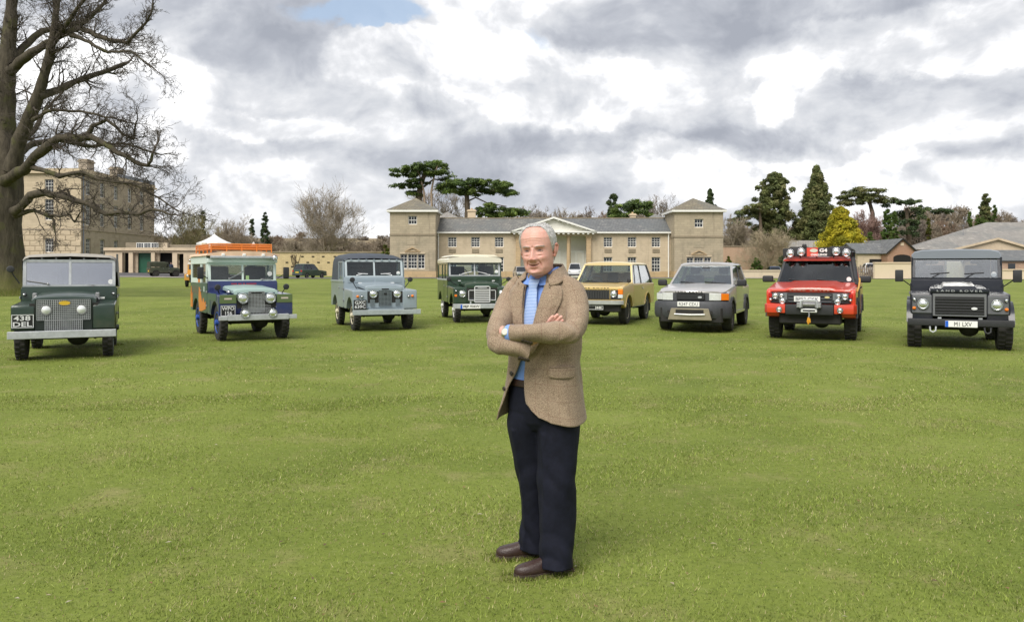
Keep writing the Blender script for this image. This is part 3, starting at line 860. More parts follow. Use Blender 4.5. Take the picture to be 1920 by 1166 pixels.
def gabled(name, label, px0, px1, y0, dep, eave, ridge, mat, roof, along='x', base=.2, over=.3):
    """plain gabled block; along = direction of the ridge"""
    x0, x1 = PX(px0, y0), PX(px1, y0); ze = PZ(eave, y0); zr = PZ(ridge, y0 + (dep / 2 if along == 'x' else 0)); y1 = y0 + dep
    o = thing(name, label, 'building'); m = MB()
    cx, cy = (x0 + x1) / 2, (y0 + y1) / 2
    if along == 'x':
        m.quad((x0, y0, base), (x1, y0, base), (x1, y0, ze), (x0, y0, ze)).quad((x1, y1, base), (x0, y1, base), (x0, y1, ze), (x1, y1, ze))
        for x in (x0, x1): m.add([(x, y0, base), (x, y1, base), (x, y1, ze), (x, cy, zr), (x, y0, ze)], [(0, 1, 2, 3, 4)])
        m.build('wall', mat, o, False)
        rm = MB().slab((x0 - over, y0 - over, ze - .1), (x1 + over, y0 - over, ze - .1), (x1 + over, cy, zr + .08), (x0 - over, cy, zr + .08), .12)
        rm.slab((x1 + over, y1 + over, ze - .1), (x0 - over, y1 + over, ze - .1), (x0 - over, cy + .01, zr + .08), (x1 + over, cy + .01, zr + .08), .12)
    else:
        for y in (y0, y1): m.add([(x0, y, base), (x1, y, base), (x1, y, ze), (cx, y, zr), (x0, y, ze)], [(0, 1, 2, 3, 4)])
        m.quad((x0, y1, base), (x0, y0, base), (x0, y0, ze), (x0, y1, ze)).quad((x1, y0, base), (x1, y1, base), (x1, y1, ze), (x1, y0, ze))
        m.build('wall', mat, o, False)
        rm = MB().slab((x0 - over, y0 - over, ze - .1), (x0 - over, y1, ze - .1), (cx, y1, zr + .08), (cx, y0 - over, zr + .08), -.12)
        rm.slab((x1 + over, y0 - over, ze - .1), (cx + .01, y0 - over, zr + .08), (cx + .01, y1, zr + .08), (x1 + over, y1, ze - .1), -.12)
    rm.build('roof', roof, o, False)
    return o, x0, x1, ze, zr


o, *_ = gabled('brick_outbuilding', 'long brick outbuilding with grey roof behind the yellow conifer', 1474, 1640, 132, 8, 474, 452, pinkwall, sl_barn)
o, x0, x1, ze, zr = gabled('gabled_cottage', 'red brick gabled cottage with an arched opening near the red four by four', 1664, 1719, 118, 12, 474, 448, brick_m, sl_blue, 'y')
cx = (x0 + x1) / 2
arch = [(cx - 1.3, .2), (cx + 1.3, .2), (cx + 1.3, PZ(483, 118))] + [(cx + 1.3 * math.cos(a), PZ(483, 118) + .45 * math.sin(a)) for a in np.linspace(.2, 2.94, 8)] + [(cx - 1.3, PZ(483, 118))]
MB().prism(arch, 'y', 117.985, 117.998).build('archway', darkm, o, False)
vg = MB(); vg.slab((x0 - .3, 117.66, ze - .28), (cx, 117.66, zr - .1), (cx, 117.66, zr + .12), (x0 - .3, 117.66, ze - .05), .05)
vg.slab((cx, 117.66, zr - .1), (x1 + .3, 117.66, ze - .28), (x1 + .3, 117.66, ze - .05), (cx, 117.66, zr + .12), .05); vg.build('bargeboard', darkm, o, False)
MB().bb(cx - .25, cx + .25, 117.95, 117.997, zr - 1.0, zr - .55).build('vent', st_pale, o, False)
o, *_ = gabled('roofed_store', 'low grey roofed store left of the brick gable', 1608, 1672, 120, 7, 474, 457, st_range, sl_blue)
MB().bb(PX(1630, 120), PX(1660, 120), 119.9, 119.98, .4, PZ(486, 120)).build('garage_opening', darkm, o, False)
# large barn: hipped roof whose long slope faces the lawn
B0 = thing('farm_barn', 'large grey slate roofed barn on the right', 'barn')
by = 124.0
P = lambda px, py, y: tuple(W(px, py, y))
m = MB()
m.add([P(1700, 468, by), P(2010, 468, by), P(2010, 417, by + 12), P(1850, 417, by + 12), P(1704, 462, by + 24), P(2010, 462, by + 24)], [(0, 1, 2, 3), (0, 3, 4), (3, 2, 5, 4)])
m.build('roof', sl_barn, B0, False)
MB().bb(PX(1702, by), PX(2010, by), by + .3, by + 23, .2, PZ(469, by)).build('wall', brick_m, B0, False)
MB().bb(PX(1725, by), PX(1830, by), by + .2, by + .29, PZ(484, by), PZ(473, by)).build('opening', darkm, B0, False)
for p in (1745, 1772, 1800): MB().bb(PX(p, by), PX(p, by) + .25, by - .02, by + .18, .2, PZ(470, by)).build('post', woodg, B0, False)
B1 = thing('lean_to_barn', 'lower barn with a shallow grey gable roof behind the dark navy four by four', 'barn')
cy_ = 108.0
m = MB()
m.add([P(1768, 474, cy_), P(1872, 447, cy_), P(1990, 480, cy_), P(1768, 472, cy_ + 12), P(1872, 444, cy_ + 12), P(1990, 478, cy_ + 12)], [(0, 1, 4, 3), (1, 2, 5, 4)])
m.build('roof', sl_barn, B1, False)
m = MB().add([P(1775, 540, cy_ + .3), P(1985, 540, cy_ + .3), P(1985, 482, cy_ + .3), P(1872, 449, cy_ + .3), P(1775, 474, cy_ + .3)], [(0, 1, 2, 3, 4)])
m.build('wall', st_pale, B1, False)
vg = MB(); vg.slab(P(1766, 476, cy_ - .05), P(1872, 449.5, cy_ - .05), P(1872, 445.5, cy_ - .05), P(1766, 472, cy_ - .05), .06).slab(P(1872, 449.5, cy_ - .05), P(1992, 484, cy_ - .05), P(1992, 479.5, cy_ - .05), P(1872, 445.5, cy_ - .05), .06)
vg.build('bargeboard', st_pale, B1, False)
o, x0, x1, ze, zr = gabled('brick_cottage', 'small brick cottage with a dark window at the far right', 1876, 1990, 100, 8, 487, 470, pinkwall, sl_blue)
MB().bb(PX(1890, 100), PX(1903, 100), 99.93, 99.99, PZ(507, 100), PZ(494, 100)).build('window', pane_m, o, False)
# timber hurdles and gate by the drive
fe = thing('timber_fence', 'weathered timber fence beside the boundary wall', 'fence')
for i in range(11):
    x = PX(1606, 98) + i * .24; h_ = random.uniform(1.3, 1.75)
    MB().box((x, 98, .3 + h_ / 2), (.16, .05, h_), 0, 2, (0, random.uniform(-.03, .03), 0)).build('board', woodg, fe, False)
for z in (.75, 1.45): MB().bb(PX(1606, 98) - .1, PX(1606, 98) + 2.5, 98.03, 98.08, z, z + .1).build('rail', woodg, fe, False)
ae = thing('roof_aerial', 'thin television aerial above the barn roof', 'aerial', (PX(1806, 130), 130, 0))
MB().cyl((0, 0, 6.0), (0, 0, PZ(421, 130)), .03, None, 6).build('mast', lead, ae)
for i in range(5): MB().cyl((-.7 + i * .35, -.3, PZ(423, 130)), (-.7 + i * .35, .3, PZ(423, 130)), .015, None, 5).build('element', lead, ae)
MB().cyl((-.8, 0, PZ(423, 130)), (.8, 0, PZ(423, 130)), .02, None, 5).build('boom', lead, ae)


# ================================================================ TREES
def seg_mesh(name, S, mat, n=3, col=None):
    """independent tapered prisms for many thin branches: S rows = p0(3) p1(3) r0 r1"""
    S = np.asarray(S, np.float64); p0, p1, r0, r1 = S[:, :3], S[:, 3:6], S[:, 6:7], S[:, 7:8]
    t = p1 - p0; t /= np.linalg.norm(t, axis=1, keepdims=True) + 1e-9
    ref = np.where(np.abs(t[:, 2:3]) < .9, np.array([[0, 0, 1.]]), np.array([[1., 0, 0]]))
    u = np.cross(t, ref); u /= np.linalg.norm(u, axis=1, keepdims=True) + 1e-9; v = np.cross(t, u)
    k = len(S); V = np.empty((k, 2 * n, 3))
    for i in range(n):
        a = 2 * np.pi * i / n; o = u * np.cos(a) + v * np.sin(a)
        V[:, i] = p0 + o * r0; V[:, n + i] = p1 + o * r1
    f = np.array([[i, (i + 1) % n, n + (i + 1) % n, n + i] for i in range(n)])
    F = (np.arange(k)[:, None, None] * 2 * n + f[None]).reshape(-1, 4)
    return fast_mesh(name, V.reshape(-1, 3), F, mat, True, col)


def rvec(rd):
    while True:
        v = Vector((rd.uniform(-1, 1), rd.uniform(-1, 1), rd.uniform(-1, 1)))
        if .05 < v.length < 1: return v.normalized()


def grow(rd, S, p, d_, L, r, lev, kids, gn=.25, up=.05, shrink=.55, rmin=.012, kr=.5, ang=(.5, 1.0)):
    """one wandering branch and, along it, its children"""
    n = max(3, int(4 + lev)); pts = [p.copy()]; dd = d_.copy(); rr = [r]
    for i in range(n):
        dd = (dd + rvec(rd) * gn + Vector((0, 0, up))).normalized()
        q = pts[-1] + dd * (L / n); r1 = max(rmin, r * (1 - .75 * (i + 1) / n))
        S.append((*pts[-1], *q, rr[-1], r1)); pts.append(q); rr.append(r1)
    if lev <= 0: return
    k = kids[lev] if isinstance(kids, dict) else kids
    for j in range(k):
        t_ = rd.uniform(.2, 1.0) * n; i = min(int(t_), n - 1); q = pts[i].lerp(pts[i + 1], t_ - i)
        bd = (pts[i + 1] - pts[i]).normalized()
        sd_ = bd.cross(rvec(rd)).normalized(); a = rd.uniform(*ang)
        nd = (bd * math.cos(a) + sd_ * math.sin(a)).normalized()
        grow(rd, S, q, nd, L * shrink * rd.uniform(.6, 1.25), max(rmin, rr[i] * kr), lev - 1, kids, gn, up, shrink, rmin, kr, ang)


def bark(name, c1, c2, moss=None, mz=(2.0, .2)):
    if name in MATS: return MATS[name]
    m_ = bpy.data.materials.new(name); m_.use_nodes = True
    t = NT(m_.node_tree); b = t.n['Principled BSDF']
    oc = t.node('ShaderNodeTexCoord').outputs['Object']
    n = t.noise(t.v('MULTIPLY', oc, (1, 1, .25)), 5, 7, .7); n2 = t.noise(oc, .9, 4)
    c = t.ramp(n, [(.32, c2), (.68, c1)])
    if moss:
        z = t.node('ShaderNodeSeparateXYZ', {0: oc}).outputs[2]
        c = t.mix(t.m('MULTIPLY', t.smooth(t.m('ADD', z, t.m('MULTIPLY', n2, -3)), mz[0] - 1.5, mz[1] - 2.2), .75), c, moss)
        c = t.mix(t.m('MULTIPLY', t.smooth(n2, .54, .68), .45), c, (.10, .11, .03))
    t.put(b.inputs['Base Color'], c); b.inputs['Roughness'].default_value = .95; b.inputs['Specular IOR Level'].default_value = .15
    t.put(b.inputs['Normal'], t.node('ShaderNodeBump', {'Strength': .9, 'Distance': .08, 'Height': n}).outputs[0])
    MATS[name] = m_
    return m_


# ---------------------------------------------------------------- the oak
OY = 45.0
ox_, oz_ = PX(2, OY), gzf(PX(2, OY), OY)
oak = thing('oak_tree', 'huge bare oak with a thick mossy trunk at the left edge', 'tree', (ox_, OY, oz_))
oak_bark = bark('oak_bark', (.110, .094, .070), (.046, .040, .031), (.17, .17, .055), (2.6, .2))
oak_twig = pmat('oak_twig', (.075, .060, .048), .9, var=.25, vscale=1)
rd = random.Random(5)


def oq(px, py, dy=0.0):
    q = W(px, py, OY + dy); return Vector((q.x - ox_, dy, q.z - oz_))


tb = MB(); prof = [(-.3, 1.75), (.25, 1.45), (.9, 1.22), (2.2, 1.12), (4.0, 1.10), (5.3, 1.16), (6.2, 1.08), (7.0, .98), (7.8, .82), (8.6, .62), (9.2, .40)]
rings = []
for z, r_ in prof:
    rings.append([(math.cos(a) * r_ * (1 + .09 * math.sin(a * 5 + z * .7) + (.16 * max(0, math.sin(a * 4 + 1)) if z < .6 else 0)) + .10 * math.sin(z), math.sin(a) * r_ * (1 + .07 * math.sin(a * 3 + 2)), z) for a in np.linspace(0, 2 * math.pi, 28, endpoint=False)])
tb.rings(rings).build('trunk', oak_bark, oak, True, 60)
limbs = [  # (points (px, py, depth), start radius, end radius)
    ([(-4, 330, 0), (2, 270, .2), (8, 200, .5), (14, 115, .6), (20, 30, .8), (26, -60, 1.2)], .80, .20),
    ([(22, 320, -.3), (36, 265, -.6), (55, 220, -.9), (78, 160, -1.2), (94, 105, -1.4), (104, 50, -1.5), (112, -40, -1.2)], .44, .12),
    ([(16, 128, .5), (40, 92, 1.2), (80, 58, 2.2), (128, 48, 3.2), (160, 40, 3.8), (195, 8, 4.5), (225, -40, 5)], .24, .07),
    ([(18, 135, .4), (60, 98, -.4), (108, 70, -1.2), (150, 52, -2.0), (190, 70, -2.8), (238, 82, -3.4), (262, 58, -3.8), (282, 28, -4.2)], .27, .06),
    ([(134, 66, -1.6), (168, 80, -2.6), (200, 97, -3.4), (244, 97, -4.2), (266, 110, -4.6), (292, 132, -5.0)], .12, .03),
    ([(74, 182, -1.1), (110, 168, -.4), (158, 148, .5), (200, 135, 1.2), (236, 119, 2.0)], .24, .10),
    ([(10, 342, -.6), (45, 318, -1.6), (75, 285, -2.4), (110, 260, -3.2), (172, 258, -4.2), (220, 285, -5.0), (252, 302, -5.4), (278, 312, -5.6), (286, 288, -5.8)], .34, .07),
    ([(160, 258, -4.0), (175, 235, -4.2), (200, 225, -4.4), (230, 250, -4.6), (250, 262, -4.8), (255, 230, -5)], .13, .04),
    ([(28, 398, -.8), (58, 366, -1.8), (84, 362, -2.4), (130, 372, -3.2), (170, 384, -4.0), (200, 402, -4.6), (226, 397, -5.0), (260, 402, -5.6), (288, 392, -6.0), (318, 402, -6.3)], .26, .05),
    ([(28, 404, -.6), (62, 394, -1.2), (86, 402, -1.8), (100, 412, -2.2), (104, 438, -2.4)], .15, .04),
    ([(86, 402, -1.8), (112, 406, -2.6), (132, 404, -3.2), (140, 418, -3.6), (150, 400, -3.9)], .09, .03),
    ([(60, 312, -1.8), (110, 330, -3.2), (150, 322, -4.0), (200, 340, -4.6), (250, 345, -5.0), (296, 372, -5.4), (340, 398, -5.8)], .16, .03),
    ([(60, 225, -.9), (100, 205, -2.4), (150, 210, -3.6), (210, 222, -4.6), (250, 232, -5.2)], .12, .03),
    ([(24, 300, .8), (60, 270, 2.6), (110, 262, 4.2), (170, 275, 5.6), (230, 268, 6.8), (300, 290, 7.6)], .22, .05),
    ([(100, 80, -1.4), (135, 30, -2.2), (165, -10, -2.8), (200, -50, -3.2)], .14, .05),
    ([(0, 300, .5), (-40, 250, 1.5), (-90, 190, 2.4), (-150, 140, 3.2), (-220, 110, 3.8)], .34, .08),
    ([(-6, 340, -.4), (-60, 320, -1.8), (-120, 330, -3.0), (-190, 320, -4.0), (-260, 340, -4.6)], .30, .06),
    ([(0, 260, .8), (-20, 180, 2.2), (-10, 100, 3.4), (-40, 20, 4.2)], .3, .08),
    ([(10, 300, 1.0), (20, 280, 3.2), (60, 250, 5.4), (90, 200, 7.2), (130, 160, 8.4)], .28, .06),
]
S = []
for pts, r0, r1 in limbs:
    P_ = [oq(*p) for p in pts]
    Q = []                                  # resample with a wander
    for i in range(len(P_) - 1):
        a, b_ = P_[i], P_[i + 1]; k = max(2, int((b_ - a).length / .45))
        for j in range(k): Q.append(a.lerp(b_, j / k) + rvec(rd) * .045)
    Q.append(P_[-1])
    rs = [(r0 + (r1 - r0) * (i / (len(Q) - 1)) ** .8) * rd.uniform(.88, 1.14) for i in range(len(Q))]; rs[0] = r0 * 1.15
    MB().tube(Q, rs, 9).build('limb', oak_bark, oak, True, 60)
    ln = sum((Q[i + 1] - Q[i]).length for i in range(len(Q) - 1))
    nk = int(ln * (3.2 if P_[-1].z > 6.5 else 2.3))
    for j in range(nk):
        f_ = rd.uniform(.16, 1.0) ** .8; i = min(int(f_ * (len(Q) - 1)), len(Q) - 2)
        bd = (Q[i + 1] - Q[i]).normalized(); a = rd.uniform(.5, 1.15)
        nd = (bd * math.cos(a) + bd.cross(rvec(rd)).normalized() * math.sin(a)).normalized()
        L = rd.uniform(.7, 1.8) * (1.15 - .35 * f_)
        grow(rd, S, Q[i], nd, L, max(.03, min(.07, rs[i] * .4)), 3, {3: 4, 2: 4, 1: 3}, .36, .03, .58, .0068, .55, (.45, 1.1))
    grow(rd, S, Q[-1], (Q[-1] - Q[-2]).normalized(), 1.25, r1, 3, {3: 6, 2: 4, 1: 3}, .32, .03, .6, .0080, .6)
link(bpy.data.objects.new('twigs', seg_mesh('twigs', S, oak_twig)), oak)['kind'] = 'stuff'
NSEG = len(S)
# long unmown grass round the trunk
n = 9000
a = rng.uniform(0, 2 * np.pi, n); r_ = 1.2 + np.abs(rng.normal(0, .8, n)); X = ox_ + np.cos(a) * r_; Y = OY + np.sin(a) * r_
h = rng.uniform(.18, .62, n) * np.exp(-(r_ - 1.2) * .55); z = gz(X, Y); la = rng.uniform(0, 6.28, n); wv = rng.uniform(.006, .016, n)
V = np.empty((n, 3, 3)); ca, sa = np.cos(la) * wv, np.sin(la) * wv
V[:, 0] = np.stack([X - ca, Y - sa, z], 1); V[:, 1] = np.stack([X + ca, Y + sa, z], 1); V[:, 2] = np.stack([X + rng.normal(0, .12, n), Y + rng.normal(0, .12, n), z + h], 1)
C = np.array([[.20, .22, .05], [.28, .26, .10], [.13, .18, .03]])[rng.integers(0, 3, n)]
tg = link(bpy.data.objects.new('long_grass', fast_mesh('long_grass', V.reshape(-1, 3), np.arange(n * 3).reshape(-1, 3), tintmat('grass_blade'), False, np.repeat(C, 3, 0))))
tag(tg, 'long yellowish unmown grass round the foot of the oak', 'grass', kind='stuff')


# ---------------------------------------------------------------- bare trees
def bare_tree(name, label, seed, x, y, height, spread, mat, stems=1, kids=None, trunk=.28, th=.3, rmin=.02, group=None, lev=4, up=.10, base=None):
    rd = random.Random(seed)
    o = thing(name, label, 'tree', (x, y, gzf(x, y) if base is None else base), 0, group)
    S = []; tr = MB()
    for s_ in range(stems):
        lean = Vector((rd.uniform(-1, 1), rd.uniform(-1, 1), 0)) * (.10 if stems == 1 else .32)
        top = height * rd.uniform(.72, .85); p = Vector((0, 0, -.2)) + lean * .6; pts = [p]; nn = 9
        for i in range(nn): pts.append(pts[-1] + (Vector((0, 0, 1)) + lean * (i / nn + .3) + rvec(rd) * .10) * (top / nn))
        rs = [trunk * (1.25 if i == 0 else 1) * (1 - .86 * i / nn) for i in range(nn + 1)]
        tr.tube(pts, rs, 8)
        nb = int(26 / stems ** .6)
        for j in range(nb):
            f_ = th + (1 - th) * (j + rd.random()) / nb; t_ = f_ * nn; i = min(int(t_), nn - 1)
            q = pts[i].lerp(pts[i + 1], t_ - i); az = rd.uniform(0, 6.283); el = rd.uniform(.0, .75) + .45 * f_
            L = spread * rd.uniform(.7, 1.1) * (1.2 - .75 * abs(f_ - .45))
            grow(rd, S, q, Vector((math.cos(az) * math.cos(el), math.sin(az) * math.cos(el), math.sin(el))), L, rs[i] * .5, lev - 1, kids or {3: 6, 2: 5, 1: 4}, .2, up, .55, rmin, .5, (.4, .85))
    k_ = height / max(q[5] for q in S); S = [tuple(v * k_ for v in q) for q in S]; tr.V = [tuple(v * k_ for v in q) for q in tr.V]
    tr.build('trunk', mat, o, True, 60)
    c_ = link(bpy.data.objects.new('branches', seg_mesh('branches', S, mat)), o); c_['kind'] = 'stuff'
    return o


tan_wood = pmat('pale_winter_wood', (.31, .26, .195), .9, var=.3, vscale=.5)
grey_wood = pmat('grey_winter_wood', (.28, .24, .20), .9, var=.3, vscale=.5)
red_wood = pmat('copper_winter_twigs', (.31, .20, .165), .9, var=.25, vscale=.5)
straw_wood = pmat('straw_winter_twigs', (.42, .35, .24), .9, var=.3, vscale=.5)
bare_tree('bare_tree', 'broad bare tree standing alone above the garden wall', 21, PX(614, 135), 135, 16.6, 8.6, tan_wood, 3, {3: 8, 2: 6, 1: 5}, .40, .16, .02)
bare_tree('bare_tree', 'rounded bare tree beside the white marquee', 22, PX(430, 170), 170, 13.0, 5.4, tan_wood, 2, None, .3, .2, .024, base=.6)
bare_tree('bare_tree', 'bare greenish tree beyond the right corner of the hall', 23, PX(352, 140), 140, 12.0, 5.6, pmat('lichen_twigs', (.21, .185, .085), .9, var=.3, vscale=.5), 2, None, .3, .15, .022)
bare_tree('bare_tree', 'grey bare tree between the dark pine and the right tower', 24, PX(1228, 150), 150, 15.6, 4.8, grey_wood, 2, None, .3, .3, .022)
bare_tree('bare_tree', 'slender bare tree behind the ridge right of the spreading cedar', 25, PX(1000, 150), 150, 13.6, 3.6, grey_wood, 1, None, .26, .3, .02)
bare_tree('bare_tree', 'slim bare tree above the pediment', 26, PX(1046, 155), 155, 13.4, 3.8, tan_wood, 2, None, .26, .3, .02)
bare_tree('bare_tree', 'bare pollard tree with two thick dark boles behind the ridge', 27, PX(1101, 145), 145, 13.0, 2.6, pmat('pollard_bark', (.16, .115, .085), .9, var=.3, vscale=1), 2, {3: 3, 2: 3, 1: 3}, .62, .5, .02)
bare_tree('bare_tree', 'brown bare tree behind the left tower beneath the cedars', 28, PX(834, 150), 150, 17.0, 4.2, tan_wood, 2, None, .3, .35, .022)
bare_tree('bare_tree', 'copper twigged rounded tree between the golden conifer and the cypresses', 29, PX(1624, 158), 158, 13.2, 4.6, red_wood, 3, {3: 8, 2: 7, 1: 5}, .26, .1, .026)
bare_tree('bare_bush', 'big pale straw coloured bush in front of the tall conifers', 30, PX(1440, 122), 122, 8.0, 4.2, straw_wood, 6, {3: 7, 2: 6, 1: 4}, .13, .05, .018, up=.05)
bare_tree('bare_tree', 'pale thin bare tree just right of the right tower', 31, PX(1384, 135), 135, 11.0, 3.2, pmat('ash_twigs', (.33, .28, .21), .9, var=.25, vscale=.5), 3, None, .2, .2, .02)

# the far wood: alike winter trees that nothing tells apart
rd = random.Random(77)
protos = []
for s_, mt in ((41, tan_wood), (42, grey_wood), (43, tan_wood), (44, pmat('brown_winter_wood', (.29, .21, .15), .9, var=.3, vscale=.5))):
    protos.append(bare_tree('wood_tree', 'bare brown tree of the far wood', s_, 0, 0, 10.5, 4.0, mt, 2, {3: 6, 2: 5, 1: 4}, .26, .08, .045, 'bare trees of the far wood', base=0))
spots = []
for px in range(296, 740, 21): spots.append((px, rd.uniform(172, 230), 448 if px > 470 else 440))
for px in range(310, 740, 52): spots.append((px, rd.uniform(240, 300), 436))
for px in range(970, 1260, 42): spots.append((px, rd.uniform(180, 230), 398))
for px in range(1365, 1960, 24): spots.append((px, rd.uniform(172, 250), 428 if px < 1700 else 412))
for px in range(1700, 1960, 34): spots.append((px, rd.uniform(250, 320), 392))
for i, (px, Y, py) in enumerate(spots):
    px += rd.uniform(-9, 9); py += rd.uniform(-10, 8); x = PX(px, Y); zb_ = gzf(x, Y)
    hgt = PZ(py, Y) - zb_
    if hgt < 4: zb_ += hgt - 4.0; hgt = 4.0
    src = protos[i % 4]; o = src if i < 4 else dup(src)
    o.location = (x, Y, zb_); s_ = hgt / 10.2; o.scale = (max(s_, .75) * rd.uniform(.95, 1.25), max(s_, .75), s_); o.rotation_euler = (0, 0, rd.uniform(0, 6.28))


# ---------------------------------------------------------------- evergreens
def leaf_quads(P_, size, N=None, rg=rng, stretch=1.9):
    size = np.asarray(size) * .72
    n = len(P_); a = rg.normal(size=(n, 3))
    if N is not None: a = a * .55 + N
    a /= np.linalg.norm(a, axis=1, keepdims=True) + 1e-9
    r_ = rg.normal(size=(n, 3)); u = np.cross(a, r_); u /= np.linalg.norm(u, axis=1, keepdims=True) + 1e-9; v = np.cross(a, u)
    s_ = (np.asarray(size) * rg.uniform(.6, 1.3, n))[:, None]
    V = np.stack([P_ - u * s_ * stretch, P_ - v * s_ * .55, P_ + u * s_ * stretch, P_ + v * s_ * .55], 1)
    return V.reshape(-1, 3)


leafm = tintmat('evergreen_leaf', .75, .25, .35)


def crown(root, name, cl, nper, size, pal, flat=None):
    """clumps: rows of centre(3), radii(3)"""
    cl = np.asarray(cl, float); k = len(cl); nper = int(nper * 1.5)
    d_ = rng.normal(size=(k, nper, 3)); d_ /= np.linalg.norm(d_, axis=2, keepdims=True) + 1e-9
    d_ *= rng.uniform(.25, 1.0, (k, nper, 1)) ** .6 * rng.choice([1.0, 1.0, 1.0, 1.35], (k, nper, 1))
    P_ = cl[:, None, :3] + d_ * cl[:, None, 3:6]
    N = d_ + np.array([0, 0, .5 if flat is None else flat])
    pal = np.array(pal); C = pal[rng.integers(0, len(pal), k)][:, None, :] * rng.uniform(.72, 1.28, (k, 1, 1)) * rng.uniform(.75, 1.25, (k, nper, 1))
    V = leaf_quads(P_.reshape(-1, 3), size, N.reshape(-1, 3))
    o = link(bpy.data.objects.new(name, fast_mesh(name, V, np.arange(len(V)).reshape(-1, 4), leafm, False, np.repeat(C.reshape(-1, 3), 4, 0))), root)
    return o


def conifer(label, px, Y, top, base_py, wid_px, pal, nclump=230, nper=46, size=.26, power=.75, seed=1, name='conifer', shoulder=.12, ragged=.22):
    x = PX(px, Y); zb_ = min(gzf(x, Y), PZ(base_py, Y)); ht = PZ(top, Y) - zb_; rw = wid_px / 2 / FPX * Y
    rg = np.random.default_rng(seed)
    o = thing(name, label, 'tree', (x, Y, zb_))
    MB().tube([(0, 0, -.2), (0, 0, ht * .5), (0, 0, ht * .96)], [max(.2, rw * .10), rw * .06, .03], 8).build('trunk', bark('conifer_bark', (.17, .105, .07), (.08, .05, .035)), o)
    t_ = rg.uniform(0, 1, nclump) ** .85
    rad = rw * (1 - t_) ** power * (1 - np.exp(-(t_ + .05) / shoulder)) * (1 + rg.normal(0, ragged, nclump)) * 1.05
    az = rg.uniform(0, 2 * np.pi, nclump); q = rg.uniform(.55, 1.0, nclump)
    cr = rw * .22 * (1.15 - .75 * t_) * rg.uniform(.8, 1.3, nclump)
    cl = np.column_stack([np.cos(az) * rad * q, np.sin(az) * rad * q, ht * (.04 + .93 * t_), cr, cr, cr * .8])
    crown(o, 'crown', cl, nper, size, pal)
    return o


OLV = [(.170, .190, .070), (.140, .165, .060), (.205, .205, .088), (.115, .140, .055)]
DKG = [(.085, .125, .055), (.065, .100, .048), (.110, .150, .060)]
MID = [(.105, .165, .040), (.080, .135, .034), (.135, .19, .048)]
GLD = [(.46, .40, .03), (.38, .35, .028), (.54, .47, .05), (.30, .29, .03)]
conifer('tall pointed redwood second from the right tower', 1531, 165, 307, 480, 92, OLV, 460, 64, .30, .80, 3, shoulder=.08)
conifer('rounded top redwood nearest the right tower', 1452, 165, 320, 470, 84, OLV, 340, 60, .30, .42, 4, shoulder=.2, ragged=.3)
conifer('bright golden yellow conifer behind the red four by four', 1576, 128, 387, 492, 104, GLD, 420, 60, .20, .60, 5, shoulder=.12, ragged=.09)
conifer('bright green cypress right of the copper twigged tree', 1664, 150, 390, 476, 30, MID, 150, 50, .22, .45, 6)
conifer('narrow green cypress against the dark cedar', 1677, 152, 394, 476, 18, MID, 90, 44, .22, .4, 7)
conifer('low green bush at the foot of the cypresses', 1630, 148, 434, 478, 34, MID, 90, 44, .2, .4, 8, name='evergreen_bush')
conifer('dark pointed conifer above the barn roof', 1848, 165, 360, 440, 40, OLV, 170, 50, .26, .5, 9)
conifer('small green conifer left of the pointed one above the barn', 1818, 160, 394, 440, 16, MID, 60, 40, .24, .6, 10)
conifer('slim green conifer right of the pointed one above the barn', 1865, 160, 382, 440, 16, MID, 70, 40, .24, .5, 11)
conifer('broad green bush in front of the pointed conifer', 1838, 155, 404, 440, 44, MID, 110, 44, .24, .4, 12, name='evergreen_bush')
conifer('tiny green conifer left of the barn aerial', 1721, 190, 402, 440, 14, MID, 50, 36, .26, .5, 13)
conifer('tiny yellowish conifer nearest the barn aerial', 1741, 185, 408, 445, 14, [(.13, .13, .03), (.09, .11, .03)], 50, 36, .26, .5, 14)
conifer('dark round topped conifer beside the right tower roof', 1332, 150, 351, 410, 30, DKG, 120, 46, .24, .4, 15)
conifer('dark green pine behind the ridge right of the pediment', 1150, 150, 361, 425, 40, DKG, 130, 50, .28, .4, 16)
conifer('small dark spire conifer on the left skyline', 497, 200, 397, 450, 20, DKG, 90, 44, .3, .5, 17)
conifer('smaller dark conifer next to the spire on the left skyline', 472, 205, 408, 450, 14, DKG, 50, 40, .3, .4, 18)
conifer('dark conifer beyond the hall roof corner', 380, 190, 390, 450, 14, DKG, 50, 40, .3, .5, 19)
conifer('green bush at the foot of the pink brick wall', 1418, 116, 483, 512, 26, MID, 60, 40, .10, .4, 20, name='evergreen_bush')
conifer('yellow green bush by the corner of the right tower', 1366, 116, 480, 515, 18, [(.17, .2, .03), (.13, .17, .03)], 50, 40, .10, .4, 21, name='evergreen_bush')
conifer('yellow green shrub against the left tower', 722, 122, 458, 512, 30, [(.16, .18, .03), (.12, .15, .03)], 60, 44, .12, .4, 22, name='evergreen_bush')
conifer('dark ivy covered bush by the parked blue car', 1466, 117, 478, 512, 24, DKG, 50, 40, .10, .4, 23, name='evergreen_bush')


